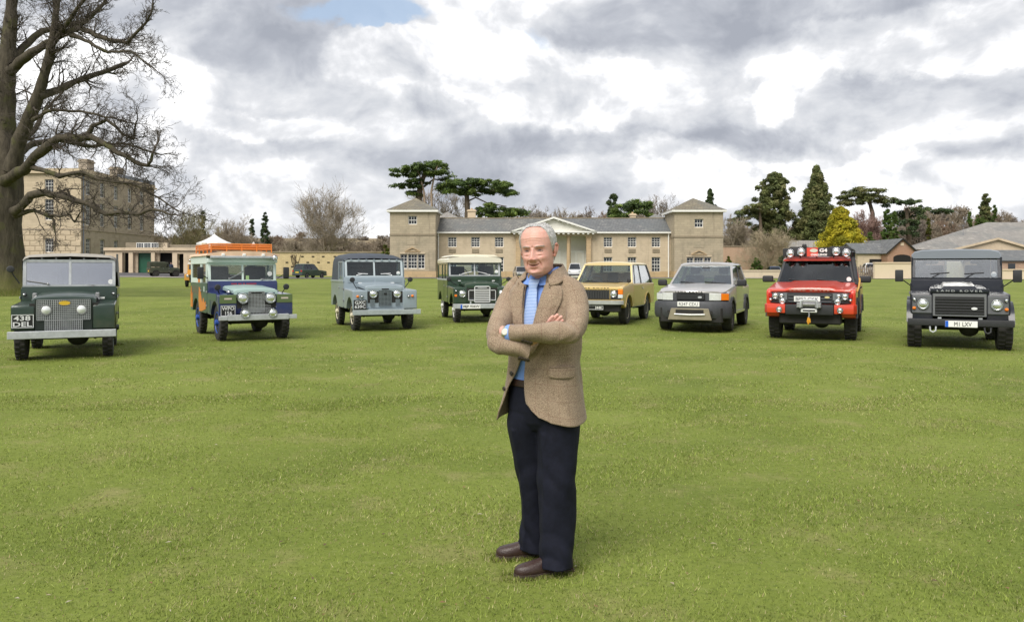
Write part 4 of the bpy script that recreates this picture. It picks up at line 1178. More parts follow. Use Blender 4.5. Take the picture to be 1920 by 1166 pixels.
def cedar(label, px, Y, base_py, boles, plates, pal, seed=1, size=.24):
    """flat tiers of foliage on spreading limbs; plates = (px, py, half width px, half depth m, half thickness px)"""
    rg = np.random.default_rng(seed); rd = random.Random(seed)
    x = PX(px, Y); zb_ = min(gzf(x, Y), PZ(base_py, Y)); o = thing('cedar_tree', label, 'tree', (x, Y, zb_))
    loc = lambda p, q, dy=0: Vector((PX(p, Y) - x, dy, PZ(q, Y) - zb_))
    for pts, r0, r1, bm_ in boles:
        Q = [loc(*p) for p in pts]
        MB().tube(Q, [r0 + (r1 - r0) * i / (len(Q) - 1) for i in range(len(Q))], 9).build('trunk' if r0 > .3 else 'limb', bm_, o, True, 60)
    cl = []
    for (p, q, hw, hd, ht) in plates:
        c = loc(p, q, rd.uniform(-1, 1)); hw = 1.14 * hw / FPX * Y; ht = ht / FPX * Y
        nn = max(10, int(hw * hd * 1.5))
        for k in range(nn):
            a = rg.uniform(0, 6.28); r_ = math.sqrt(rg.uniform(0, 1)); dz = ht * (.5 - 1.3 * r_ ** 2) + rg.normal(0, ht * .3)
            cl.append((c.x + math.cos(a) * r_ * hw, c.y + math.sin(a) * r_ * hd, c.z + dz, rg.uniform(.5, 1.0), rg.uniform(.5, 1.0), ht * rg.uniform(.25, .5) + .12))
    crown(o, 'crown', cl, 62, size, pal, 1.2)
    return o


brk = bark('cedar_bark', (.17, .135, .10), (.09, .07, .05))
palebrk = bark('pale_dead_wood', (.42, .33, .25), (.30, .22, .16))
CED = [(.135, .195, .050), (.100, .150, .046), (.170, .230, .058), (.075, .115, .042)]
cedar('tall ragged cedar with pale bare stems above the left tower', 795, 140, 425,
      [([(786, 425, 0), (784, 380, 0), (788, 350, 0), (796, 325, .3)], .75, .35, brk), ([(800, 420, -1), (796, 360, -1), (788, 330, -1), (783, 320, -1)], .2, .10, palebrk),
       ([(812, 420, -1.2), (810, 360, -1.2), (816, 330, -1.4), (822, 312, -1.5)], .22, .10, palebrk), ([(794, 350, .5), (812, 335, 1), (840, 338, 1.2)], .2, .08, brk), ([(786, 352, 0), (765, 345, .5), (745, 350, .8)], .14, .05, brk)],
      [(770, 318, 34, 3.2, 5), (800, 313, 32, 3.0, 5), (818, 306, 16, 2.0, 5), (758, 325, 22, 2.2, 4), (760, 349, 26, 2.2, 4), (785, 341, 20, 2.4, 4), (826, 327, 20, 2.2, 6), (838, 345, 16, 2.4, 9), (800, 326, 24, 2.6, 5), (772, 362, 12, 1.4, 4)], CED, 31)
cedar('flat topped spreading cedar rising behind the stable roof', 876, 138, 425,
      [([(877, 425, 0), (876, 385, 0), (875, 362, 0), (880, 348, 0)], .55, .3, brk), ([(876, 378, 0), (892, 371, -.4), (915, 382, -.8), (950, 388, -1)], .16, .07, brk), ([(877, 362, 0), (905, 358, .5), (935, 356, .8)], .18, .06, brk), ([(876, 362, 0), (855, 352, .4), (842, 345, .6)], .16, .06, brk)],
      [(880, 341, 34, 3.4, 5), (912, 344, 40, 3.6, 5), (940, 350, 26, 3.0, 6), (892, 355, 34, 3.2, 5), (862, 345, 24, 2.6, 7), (850, 355, 14, 2.2, 7), (955, 362, 12, 1.8, 5), (920, 358, 26, 2.8, 4), (878, 362, 16, 2.0, 4),
       (935, 393, 40, 3.0, 6), (955, 400, 34, 3.0, 6), (918, 402, 24, 2.6, 5), (970, 396, 20, 2.2, 6), (915, 388, 14, 1.6, 5)], CED, 32)
cedar('layered green cedar beside the dark pine behind the ridge', 1185, 142, 430,
      [([(1180, 430, 0), (1182, 395, 0), (1186, 380, 0)], .4, .2, brk)],
      [(1180, 385, 24, 2.6, 5), (1195, 379, 22, 2.4, 5), (1168, 394, 26, 2.6, 6), (1195, 398, 26, 2.6, 7), (1210, 388, 12, 1.8, 5), (1172, 404, 22, 2.2, 5)], CED, 33)
cedar('dark spreading cedar behind the copper twigged tree', 1630, 170, 470,
      [([(1640, 470, 0), (1636, 400, 0), (1628, 370, 0)], .6, .3, brk)],
      [(1618, 357, 34, 3.6, 5), (1600, 370, 30, 3.4, 5), (1640, 366, 28, 3.2, 6), (1625, 376, 34, 3.4, 5), (1594, 378, 18, 2.4, 4), (1660, 374, 18, 2.4, 5)], OLV, 34)
cedar('dark cedar reaching to the right over the bare trees', 1705, 168, 470,
      [([(1706, 470, 0), (1702, 420, 0), (1700, 390, 0)], .55, .3, brk), ([(1702, 400, 0), (1740, 392, 0), (1770, 398, 0)], .2, .06, brk)],
      [(1690, 380, 26, 3.0, 6), (1705, 398, 28, 3.2, 9), (1695, 415, 24, 3.0, 9), (1740, 392, 26, 2.6, 5), (1766, 396, 20, 2.0, 4), (1715, 378, 18, 2.4, 5), (1708, 432, 16, 2.2, 8)], DKG, 35)
cedar('low branched cedar left of the rounded redwood', 1420, 162, 470,
      [([(1428, 470, 0), (1426, 420, 0), (1424, 390, 0)], .45, .2, brk)],
      [(1420, 386, 20, 2.4, 5), (1410, 396, 26, 2.8, 5), (1400, 408, 26, 2.6, 5), (1432, 400, 24, 2.6, 8), (1390, 418, 18, 2.0, 4)], OLV, 36)


# ================================================================ VEHICLES
# local axes: x to the photograph's right, y from nose to tail, z up; origin on the ground under the front axle
rubber = pmat('tyre_rubber', (.018, .018, .019), .85, var=.3, vscale=12, bump=.3, bscale=60, var2=(.035, .032, .028))
chassis_m = pmat('chassis_black', (.018, .017, .016), .75, var=.4, vscale=6)
chrome = pmat('chrome', (.75, .76, .78), .12, 1.0)
galv = pmat('galvanised_steel', (.46, .48, .50), .5, .25, var=.22, vscale=9)
steel = pmat('dull_steel', (.35, .35, .36), .45, .6, var=.2, vscale=10)
lens_m = pmat('lamp_lens', (.80, .82, .84), .10, .85, var=.30, vscale=30, bump=.5, bscale=55)
amber = pmat('amber_lens', (.80, .20, .012), .2)
redlens = pmat('red_lens', (.45, .012, .012), .2)
white_pl = pmat('plate_white', (.78, .78, .76), .45)
yellow_pl = pmat('plate_yellow', (.75, .52, .03), .45)
black_pl = pmat('plate_black', (.012, .012, .013), .4)
silver_ch = pmat('plate_silver', (.72, .73, .74), .4, .2)
trim_b = pmat('black_trim', (.022, .023, .026), .55, var=.25, vscale=9)
trim_g = pmat('grey_plastic', (.055, .058, .066), .6, var=.2, vscale=9)
seat_m = pmat('seat_vinyl', (.03, .031, .034), .6, var=.2, vscale=9)
seat_t = pmat('seat_tan', (.20, .13, .07), .6, var=.2, vscale=9)
blue_eu = pmat('plate_blue_band', (.01, .10, .55), .4)
screen_g = glass('windscreen_glass', (.80, .86, .86), .045)
side_g = glass('side_glass', (.62, .68, .70), .07)
hazy_g = glass('hazy_windscreen_glass', (.55, .60, .66), .36, .05)
dark_g = glass('tinted_glass', (.30, .36, .42), .06)
clear_lens = pmat('clear_lens', (.80, .82, .83), .18, .25, var=.15, vscale=20)
disc_m = pmat('paper_white', (.80, .80, .80), .6)


def bar(m, a, b_, wx, wy, up=(0, 0, 1)):
    """box along a->b, wx across, wy in the other direction"""
    a, b_ = Vector(a), Vector(b_); t_ = (b_ - a).normalized(); u = Vector(up)
    if abs(t_.dot(u)) > .95: u = Vector((1, 0, 0))
    s_ = t_.cross(u).normalized(); v = s_.cross(t_)
    V = []
    for p in (a, b_):
        for i, j in ((-1, -1), (1, -1), (1, 1), (-1, 1)): V.append(p + s_ * (i * wx / 2) + v * (j * wy / 2))
    return m.add(V, [(3, 2, 1, 0), (4, 5, 6, 7), (0, 1, 5, 4), (1, 2, 6, 5), (2, 3, 7, 6), (3, 0, 4, 7)])


def arc(cy, cz, r, z_end, n=11):
    """wheel arch points from rear foot over the top to the front foot, cut at height z_end"""
    a0 = math.asin(max(-1, min(1, (z_end - cz) / r)))
    return [(cy + r * math.cos(a), cz + r * math.sin(a)) for a in np.linspace(a0, math.pi - a0, n)]


def side_body(m, pts, x0, x1, bev, seg=3):
    """profile (y, z, soft) extruded across the car; edges between soft points are rounded"""
    b = bmesh.new(); n = len(pts)
    A = [b.verts.new((x0, p[0], p[1])) for p in pts]; B = [b.verts.new((x1, p[0], p[1])) for p in pts]
    b.faces.new(A[::-1]); b.faces.new(B)
    for i in range(n): b.faces.new((A[i], A[(i + 1) % n], B[(i + 1) % n], B[i]))
    bmesh.ops.recalc_face_normals(b, faces=b.faces[:])
    E = []
    for i in range(n):
        j = (i + 1) % n
        if pts[i][2] and pts[j][2]: E += [b.edges.get((A[i], A[j])), b.edges.get((B[i], B[j]))]
        if pts[i][2] == 2: E.append(b.edges.get((A[i], B[i])))
    bmesh.ops.bevel(b, geom=E, offset=bev, segments=seg, profile=.6, affect='EDGES', clamp_overlap=False)
    return m.bm(b)


TYRES = {}


def wheel(root, x, y, r, wd, rim_mat, style='steel', rimr=None, lugs=True):
    rimr = rimr or r * .60
    k = (round(r, 3), round(wd, 3), rimr, rim_mat.name, style, lugs)
    if k not in TYRES:
        h = wd / 2; m = MB()
        m.lathe([(rimr * .98, -h * .78), (rimr * 1.06, -h * .95), (r * .84, -h), (r * .95, -h * .93), (r * .985, -h * .78), (r * .985, h * .78), (r * .95, h * .93), (r * .84, h), (rimr * 1.06, h * .95), (rimr * .98, h * .78)], axis='x', n=40)
        if lugs:
            for i in range(26):
                for s_ in (-1, 1):
                    a = 2 * math.pi * (i + (.5 if s_ > 0 else 0)) / 26
                    m.box((s_ * h * .46, math.cos(a) * r * .975, math.sin(a) * r * .975), (h * .80, r * .13, r * .07), 0, 1, (a, 0, 0))
        ty = m.mesh('tyre', rubber, True, 30)
        m = MB(); o = h * .62
        if style == 'steel':
            m.lathe([(rimr, -h * .75), (rimr, o + .03), (rimr * .93, o + .03), (rimr * .86, o - .03), (rimr * .62, o - .04), (rimr * .55, o - .005), (rimr * .3, o), (.01, o)], axis='x', n=28, cap=False)
            m.lathe([(rimr * .28, o), (rimr * .26, o + .06), (rimr * .18, o + .075), (.005, o + .075)], axis='x', n=18, cap=False)
            for i in range(5):
                a = 2 * math.pi * i / 5; m.cyl((o - .01, math.cos(a) * rimr * .43, math.sin(a) * rimr * .43), (o + .025, math.cos(a) * rimr * .43, math.sin(a) * rimr * .43), .014, None, 6)
        else:
            ns = {'alloy5': 5, 'alloy6': 6, 'rostyle': 3}[style]
            m.lathe([(rimr, -h * .75), (rimr, o + .02), (rimr * .90, o + .02), (rimr * .88, -h * .4), (.01, -h * .4)], axis='x', n=28, cap=False)
            for i in range(ns):
                a = 2 * math.pi * i / ns; w_ = rimr * (.42 if ns == 3 else .26)
                m.box((o - .03, math.cos(a) * rimr * .50, math.sin(a) * rimr * .50), (.05, rimr * .86, w_), .012, 1, (a, 0, 0))
            m.lathe([(rimr * .30, o - .04), (rimr * .26, o + .01), (.005, o + .015)], axis='x', n=16, cap=False)
        TYRES[k] = (ty, m.mesh('rim', rim_mat, True, 35))
    e = bpy.data.objects.new('wheel', None); e.empty_display_size = .1; link(e, root); e.location = (x, y, r * .985)
    if x < 0: e.rotation_euler = (0, 0, math.pi)
    link(bpy.data.objects.new('tyre', TYRES[k][0]), e); link(bpy.data.objects.new('rim', TYRES[k][1]), e)
    return e


def lamp(root, name, x, y, z, r, bez=None, mat=None, depth=.05, face=-1):
    o = MB().lathe([(r * .96, 0), (r * .9, face * .012), (r * .6, face * .03), (r * .2, face * .04), (.002, face * .041)], (x, y, z), 'y', 20, cap=False).build(name, mat or lens_m, root, True, 70)
    if bez: MB().lathe([(r * 1.16, -face * depth), (r * 1.18, 0), (r * 1.06, face * .022), (r * .96, face * .010), (r * .93, -face * .01)], (x, y, z), 'y', 22, cap=False).build('bezel', bez, o, True, 50)
    if mat is None: MB().ball((x, y + face * .012, z), (r * .28, .012, r * .28), 10, 6).build('bulb', steel, o)
    return o


def number_plate(root, txt, x, y, z, w_, h_, back, fore, band=None, face=FRONT, bold=.012, rimm=None, th=None, tx=0.0):
    o = MB().bb(x - w_ / 2, x + w_ / 2, y, y + .012, z - h_ / 2, z + h_ / 2, .003, 1).build('number_plate', back, root, False)
    off = (w_ * .05 if band else 0) + tx
    if rimm:
        f_ = MB(); e = .010
        f_.bb(x - w_ / 2, x + w_ / 2, y - .003, y - .0005, z + h_ / 2 - e, z + h_ / 2).bb(x - w_ / 2, x + w_ / 2, y - .003, y - .0005, z - h_ / 2, z - h_ / 2 + e)
        f_.bb(x - w_ / 2, x - w_ / 2 + e, y - .003, y - .0005, z - h_ / 2 + e, z + h_ / 2 - e).bb(x + w_ / 2 - e, x + w_ / 2, y - .003, y - .0005, z - h_ / 2 + e, z + h_ / 2 - e)
        f_.build('plate_border', rimm, o, False)
    if band: MB().bb(x - w_ / 2 + .002, x - w_ / 2 + w_ * .10, y - .003, y - .0005, z - h_ / 2 + .002, z + h_ / 2 - .002).build('blue_band', band, o, False)
    text(o, 'lettering', txt, fore, (x + off, y - .003, z), FRONT, .08, th or w_ * (.80 if band else .86), .003, bold, h_ * (.66 if '\n' not in txt else .82))
    return o


def seat(root, x, y, z, mat, w_=.48, hr=False):
    m = MB().box((x, y, z + .07), (w_, .5, .16), .05, 2).box((x, y + .27, z + .38), (w_, .13, .58), .05, 2, (-.2, 0, 0))
    if hr: m.box((x, y + .36, z + .78), (.26, .10, .18), .04, 2)
    return m.build('seat', mat, root)


def steering(root, x, y, z, r=.2, tilt=.9):
    m = MB(); c = Vector((x, y, z)); n_ = 20
    pts = [c + Vector((math.cos(a) * r, math.sin(a) * r * math.cos(tilt), math.sin(a) * r * math.sin(tilt))) for a in np.linspace(0, 2 * math.pi, n_ + 1)]
    m.tube(pts, .014, 6); m.cyl(c, c + Vector((0, -.3, -.25)), .025, None, 8)
    for a in (.3, 2.84, 4.7): m.cyl(c, c + Vector((math.cos(a) * r, math.sin(a) * r * math.cos(tilt), math.sin(a) * r * math.sin(tilt))), .012, None, 5)
    return m.build('steering_wheel', trim_b, root)


def wiper(root, a, b_, c, mat=None):
    """pivot a, arm end b, blade half vector c"""
    a, b_, c = Vector(a), Vector(b_), Vector(c)
    m = MB().tube([a, b_], .009, 5); m.tube([b_ - c, b_ + c], .011, 4); m.ball(a, .02, 8, 5)
    return m.build('wiper', mat or trim_b, root)


def mirror(root, base, head, w_, h_, round_=False, mat=None):
    mat = mat or trim_b
    m = MB().tube([base, ((base[0] * .3 + head[0] * .7), (base[1] * .6 + head[1] * .4), base[2] * .4 + head[2] * .6), head], .011, 6)
    if round_: m.lathe([(.01, -.045), (w_ * .4, -.04), (w_ * .5, -.01), (w_ * .5, .012), (.01, .014)], head, 'y', 18)
    else: m.box(head, (w_, .06, h_), .02, 2)
    return m.build('mirror', mat, root)


def underside(root, wb, hw, rear, z=.50, r=.36, solid=True):
    MB().bb(-.42, .42, -.38, wb + rear, z - .10, z + .02).bb(-hw + .14, hw - .14, .55, wb - .50, z - .02, z + .12).bb(-hw + .18, hw - .18, -.30, .5, z + .12, z + .28).build('chassis', chassis_m, root, False)
    for y in (0, wb):
        MB().tube([(-hw + .12, y, r), (hw - .12, y, r)], .045, 10).ball((.18, y, r - .01), (.17, .15, .15), 14, 10).build('axle', chassis_m, root)
        for s_ in (-1, 1): MB().tube([(s_ * .44, y - .42, z - .08), (s_ * .44, y - .15, r + .02), (s_ * .44, y, r - .03), (s_ * .44, y + .15, r + .02), (s_ * .44, y + .42, z - .08)], .032, 6).build('leaf_spring', chassis_m, root)
    MB().tube([(-.55, -.22, .40), (.55, -.22, .40)], .02, 8).build('track_rod', chassis_m, root)
    if solid:
        for y in (0, wb): MB().bb(-hw + .26, hw - .26, y - .42, y + .42, z + .16, z + .44).build('wheel_box', chassis_m, root, False)


def grille_mesh(m, x0, x1, z0, z1, y, nx, nz, t=.007):
    for i in range(nx + 1): x = x0 + (x1 - x0) * i / nx; bar(m, (x, y, z0), (x, y, z1), t, t)
    for i in range(nz + 1): z = z0 + (z1 - z0) * i / nz; bar(m, (x0, y - .004, z), (x1, y - .004, z), t, t)
    return m


def canvas(root, name, secs, mat, cap_back=True):
    """sheet over hoops: secs = (y, half width at foot, z foot, half width at shoulder, z shoulder, z crown)"""
    rr = []
    for y, w0, z0, w1, z1, zc_ in secs:
        L = [(-w0, z0), (-(w0 * .4 + w1 * .6), z0 + (z1 - z0) * .6), (-w1, z1 - .07), (-w1 * .96, z1 - .02), (-w1 * .86, z1 + (zc_ - z1) * .35), (-w1 * .5, zc_ - .012), (0, zc_)]
        rr.append([(x, y, z) for x, z in L] + [(-x, y, z) for x, z in L[-2::-1]])
    m = MB().rings(rr, False, False)
    if cap_back: m.add(rr[-1], [tuple(range(len(rr[-1])))])
    o = m.build(name, mat, root, True, 50)
    return o


def series(root, wb, body, rear=.62, W_=.775, wing_top=.96, bon=1.07, bulk=1.23, gx=.40, front=-.43, r=.36, wing_mat=None, bulk_mat=None, bon_mat=None, rim=None, tub_mat=None, arch_r=.43, low=.50, tub_top=1.16, door_mat=None, bumper_mat=None, track=.64):
    """the flat sided aluminium body: wings, bonnet, bulkhead, doors, tub, running gear"""
    wing_mat = wing_mat or body
    for s_ in (-1, 1):
        a = arc(.02, r, arch_r, low)
        prof = [(front, low + .02, 1), (front, wing_top - .03, 2), (front + .02, wing_top, 2), (.80, wing_top + .03, 1), (.80, low, 0)] + [(y, z, 0) for y, z in a if y > front + .015]
        x0, x1 = (gx, W_) if s_ > 0 else (-W_, -gx)
        side_body(MB(), prof, x0, x1, .03).build('wing', wing_mat, root, True, 32)
        # door, proud of the tub by a few millimetres
        dh = MB().bb(s_ * (W_ - .02), s_ * (W_ + .006), .84, 1.60, low + .02, tub_top + .02, .008, 1).build('door', door_mat or tub_mat or body, root, True)
        MB().bb(s_ * (W_ + .006), s_ * (W_ + .03), 1.46, 1.56, 1.0, 1.03, .005, 1).build('door_handle', steel, dh)
        for z in (.68, .98): MB().bb(s_ * (W_ + .004), s_ * (W_ + .022), .80, .90, z, z + .045, .004, 1).build('hinge', steel, dh)
    # bonnet: a shallow crowned lid
    rr = []
    for y, z in ((front + .03, bon - .075), (front + .045, bon - .02), (front + .12, bon), (.2, bon + .025), (.78, bon + .055)):
        rr.append([(-gx - .05, y, z - .09), (-gx - .05, y, z - .03), (-gx - .01, y, z), (-gx * .5, y, z + .018), (0, y, z + .024), (gx * .5, y, z + .018), (gx + .01, y, z), (gx + .05, y, z - .03), (gx + .05, y, z - .09)])
    MB().rings(rr).build('bonnet', bon_mat or body, root, True, 40)
    MB().bb(-W_ + .01, W_ - .01, .805, .93, low + .2, bulk, .02, 2).build('bulkhead', bulk_mat or body, root, True)
    tr = wb + rear; a = arc(wb, r, arch_r, low)
    prof = [(.94, low, 0), (.94, tub_top, 0), (tr, tub_top, 1), (tr, low, 1)] + [(y, z, 0) for y, z in a]
    side_body(MB(), prof, -W_, W_, .02, 2).build('tub', tub_mat or body, root, True, 32)
    MB().bb(-.62, .62, .93, 1.4, .85, tub_top + .03).build('seat_box', chassis_m, root, False)
    underside(root, wb, W_, rear, low, r)
    for y in (0, wb):
        for s_ in (-1, 1): wheel(root, s_ * track, y, r, .165, rim or body)
    return tr


def screen(root, hw, y0, z0, y1, z1, fm, gm, t=.05, split=True):
    f_ = MB()
    P0, P1, P2, P3 = (-hw, y0, z0), (hw, y0, z0), (hw, y1, z1), (-hw, y1, z1)
    bar(f_, P0, P1, .05, t); bar(f_, P3, P2, .05, t); bar(f_, (-hw + t / 2, y0, z0), (-hw + t / 2, y1, z1), t, .05); bar(f_, (hw - t / 2, y0, z0), (hw - t / 2, y1, z1), t, .05)
    if split: bar(f_, (0, y0 - .006, z0), (0, y1 - .006, z1), t * .7, .04)
    o = f_.build('windscreen_frame', fm, root, False)
    for a, b_ in (((-hw + t, 0), (0, hw - t)) if not split else ((-hw + t, -t * .3), (t * .3, hw - t))) if split else ((-hw + t, hw - t),):
        k = t / 2 / (z1 - z0)
        g0 = (y0 + (y1 - y0) * k, z0 + (z1 - z0) * k); g1 = (y0 + (y1 - y0) * (1 - k), z0 + (z1 - z0) * (1 - k))
        MB().slab((a, g0[0], g0[1]), (b_, g0[0], g0[1]), (b_, g1[0], g1[1]), (a, g1[0], g1[1]), .006).build('windscreen', gm, root, False)
    return o


def disc(root, x, y, z, r=.045, name='tax_disc', mat=None):
    return MB().lathe([(r, 0), (r, -.003), (.001, -.003)], (x, y, z), 'y', 16, cap=False).build(name, mat or disc_m, root)


# ---------------------------------------------------------------- 1: dark green canvas-topped Series I
g1 = paint('bronze_green_paint', (.013, .034, .022), .32, .5, .12)
c1 = thing('vintage_four_by_four', 'dark green vintage four by four with pale canvas top at far left', 'car', (-7.58, 13.60, 0), R(25), 'vintage off-road vehicles parked in an arc')
tr = series(c1, 2.18, g1, .62, .755, .915, 1.045, 1.195, .415, r=.365, tub_top=1.14)
MB().bb(-.415, .415, -.432, -.41, .50, 1.01).build('grille_backing', pmat('radiator_green', (.010, .018, .014), .7), c1, False)
gm = MB(); grille_mesh(gm, -.385, .385, .67, 1.00, -.445, 26, 11); grille_mesh(gm, -.27, .27, .50, .66, -.447, 18, 5); gm.build('grille', galv, c1, False)
for s_ in (-1, 1): lamp(c1, 'headlight', s_ * .255, -.440, .835, .078, steel, clear_lens, .01)
bd = MB().lathe([(1, 0), (1, -.006), (.01, -.006)], axis='y', n=18, cap=False)
bd.V = [(x * .085, y, z * .035) for x, y, z in bd.V]
o = bd.build('badge', pmat('badge_yellow', (.62, .40, .03), .4), c1); o.location = (.01, -.452, .945)
MB().bb(-.775, .775, -.66, -.60, .385, .505, .006, 1).build('bumper', galv, c1)
for s_ in (-1, 1): MB().bb(s_ * .36, s_ * .44, -.60, -.35, .42, .49).build('dumb_iron', chassis_m, c1, False)
number_plate(c1, '438\nDEL', -.585, -.452, .66, .31, .215, black_pl, silver_ch, None, bold=.02, rimm=silver_ch)
screen(c1, .730, .86, 1.20, .93, 1.65, galv, glass('reflecting_windscreen', (.62, .66, .72), .52, .06))  # mirror share raised so the pane looks pale with reflection
cv = pmat('faded_canvas', (.33, .31, .275), .95, var=.2, vscale=3, bump=.35, bscale=90)
cvd = pmat('dark_canvas', (.10, .105, .11), .9, var=.2, vscale=3, bump=.3, bscale=90)
canvas(c1, 'canvas_top', [(.88, .745, 1.64, .735, 1.70, 1.735), (.98, .755, 1.55, .745, 1.735, 1.79), (1.5, .77, 1.2, .75, 1.74, 1.80), (1.9, .775, 1.15, .75, 1.715, 1.775), (2.35, .775, 1.15, .75, 1.74, 1.80), (2.76, .77, 1.15, .74, 1.72, 1.77)], cv)
for i in range(7): MB().ball((-.66 + i * .22, .905, 1.69), .014, 8, 5).build('canvas_stud', steel, c1)
MB().bb(-.66, .66, 1.9, 1.95, .9, 1.14).build('bench_back', seat_m, c1, False)
for x in (-.45, 0, .45): seat(c1, x, 1.18, .86, seat_m, .4)
steering(c1, -.38, 1.02, 1.22)
wiper(c1, (-.34, .83, 1.24), (-.55, .84, 1.28), (.12, 0, -.022), steel)
MB().bb(.34, .38, .80, .86, 1.19, 1.225).build('wiper_motor', steel, c1)
disc(c1, .655, .868, 1.275, .045)
mirror(c1, (-.77, .80, 1.25), (-.90, .74, 1.50), .12, .12, True)
MB().bb(.745, .775, .80, 1.0, 1.45, 1.78).build('side_screen', cvd, c1, False)
for s_ in (-1, 1):
    MB().box((s_ * .47, .10, 1.04), (.06, .10, .12), .01, 1).cyl((s_ * .44, .06, 1.05), (s_ * .50, .02, .98), .012, None, 6).build('bonnet_catch', steel, c1)
    lamp(c1, 'sidelight', s_ * .70, .79, 1.06, .028, steel, lens_m, .03)
MB().bb(.50, .58, .10, .14, .99, 1.02).build('number_tag', white_pl, c1, False)
MB().lathe([(.36, 2.86), (.37, 2.9), (.37, 3.0), (.2, 3.03), (.01, 3.03)], (0, 0, .85), 'y', 24).build('spare_wheel', rubber, c1)

# ---------------------------------------------------------------- 2: the painted expedition wagon
navy = paint('navy_paint', (.010, .024, .120), .3, .6, .12); mint = paint('mint_paint', (.64, .74, .69), .45, .2, .08); teal = paint('dark_teal_paint', (.035, .085, .072), .4, .3, .15)
org_p = paint('orange_paint', (.66, .20, .03), .4, .3, .1); olive = paint('olive_paint', (.10, .145, .055), .5, .2, .12)
c2 = thing('expedition_wagon', 'navy and mint expedition wagon with an orange roof rack and flame painted side', 'car', (-5.62, 17.28, 0), R(31), 'vintage off-road vehicles parked in an arc')
tr = series(c2, 2.25, teal, .68, .765, .97, 1.08, 1.24, .40, r=.38, wing_mat=navy, bulk_mat=navy, bon_mat=paint('bonnet_mint_paint', (.34, .46, .44), .4, .3, .2), rim=pmat('blue_rim', (.02, .07, .32), .4), tub_mat=teal, tub_top=1.18, low=.53, arch_r=.45)
# sides of the teal wings seen from the near side
MB().bb(-.772, -.766, -.18, .79, .84, .985).bb(-.772, -.766, .50, .79, .56, .84).build('wing_side_panel', teal, c2, False)
pts = [(.96, .62), (.96, .80), (1.15, .74), (1.25, .86), (1.40, .72), (1.62, 1.04), (1.78, 1.10), (1.83, .80), (1.72, .55), (1.4, .56)]
MB().prism(pts, 'x', -.779, -.773).build('flame_panel', org_p, c2, False)
MB().prism([(2.66, .60), (2.70, .95), (2.78, .85), (2.84, 1.10), (2.92, .9), (2.92, .6)], 'x', -.775, -.767).build('flame_panel', org_p, c2, False)
MB().bb(-.40, .40, -.40, -.36, .56, 1.02, .01, 1).build('nose_panel', navy, c2)
gm = MB(); grille_mesh(gm, -.165, .165, .60, 1.03, -.422, 11, 15); grille_mesh(gm, -.30, .30, .56, .74, -.416, 20, 6); gm.build('grille', galv, c2, False)
MB().bb(-.29, .29, -.411, -.404, .56, .735).bb(-.16, .16, -.413, -.404, .735, 1.03).build('grille_backing', chassis_m, c2, False)
MB().bb(-.11, .11, -.432, -.426, .985, 1.015, .003, 1).build('badge', black_pl, c2)
for s_ in (-1, 1):
    lamp(c2, 'headlight', s_ * .285, -.455, .89, .103, chrome)
    lamp(c2, 'spotlight', s_ * .28, -.66, .58, .085, chrome, None, .09)
    px_ = MB().bb(s_ * .585 - .17, s_ * .585 + .17, -.448, -.434, .79, .97, .006, 1).build('wing_pad', olive, c2)
    MB().bb(s_ * .585 - .075, s_ * .585 + .075, -.454, -.4485, .87, .905).build('wing_plaque', pmat('plaque_pale', (.55, .48, .42), .5), px_, False)
    mirror(c2, (s_ * .66, .05, .98), (s_ * .72, -.08, 1.12), .13, .13, True)
    mirror(c2, (s_ * .76, .80, 1.30), (s_ * .93, .70, 1.42), .13, .26)
    lamp(c2, 'sidelight', s_ * .50, -.10, 1.02, .035, chrome, lens_m, .04)
MB().bb(-.62, .62, -.66, -.60, .44, .56, .008, 1).bb(-.80, -.621, -.64, -.58, .45, .54, .008, 1).bb(.621, .80, -.64, -.58, .45, .54, .008, 1).build('bumper', galv, c2)
number_plate(c2, 'WPO\n156', -.585, -.452, .64, .29, .215, black_pl, silver_ch, None, bold=.02, rimm=silver_ch)
tx = MB()
for i in range(22):
    if i in (5, 9, 12): continue
    x = -.26 + i * .025; tx.bb(x, x + .017, .797, .802, 1.165, 1.19)
tx.build('red_lettering', pmat('red_lettering', (.45, .03, .05), .5), c2, False)
screen(c2, .735, .87, 1.24, .93, 1.62, mint, screen_g, .05)
MB().bb(-.76, .76, .80, .98, 1.645, 1.75, .02, 2).build('windscreen_header', mint, c2)
MB().bb(-.72, .74, .70, .79, 1.74, 1.80, .02, 2).build('sun_visor', galv, c2)
for s_ in (-1, 1):       # hard top sides with their windows
    x0, x1 = s_ * .735, s_ * .765
    m = MB(); m.bb(x0, x1, .98, tr, 1.62, 1.80, .008, 1).bb(x0, x1, .94, 1.02, 1.20, 1.615).bb(x0, x1, 1.56, 1.68, 1.19, 1.615).bb(x0, x1, tr - .12, tr, 1.185, 1.615).bb(x0, x1, 1.685, tr - .125, 1.19, 1.30)
    m.build('side_frame', mint, c2, False)
    MB().bb(s_ * .745, s_ * .750, 1.025, 1.555, 1.19, 1.615).build('side_window', side_g, c2, False)
    MB().bb(s_ * .745, s_ * .750, 1.685, tr - .125, 1.305, 1.615).build('side_window', side_g, c2, False)
MB().bb(-.73, .73, tr - .03, tr, 1.185, 1.36).bb(-.73, -.55, tr - .03, tr, 1.365, 1.8).bb(.55, .73, tr - .03, tr, 1.365, 1.8).bb(-.545, .545, tr - .03, tr, 1.68, 1.8).build('rear_panel', mint, c2, False)
MB().bb(-.545, .545, tr - .018, tr - .012, 1.365, 1.675).build('rear_window', side_g, c2, False)
pk = pmat('peach_roof', (.74, .52, .36), .55, var=.2, vscale=3)
m = MB()
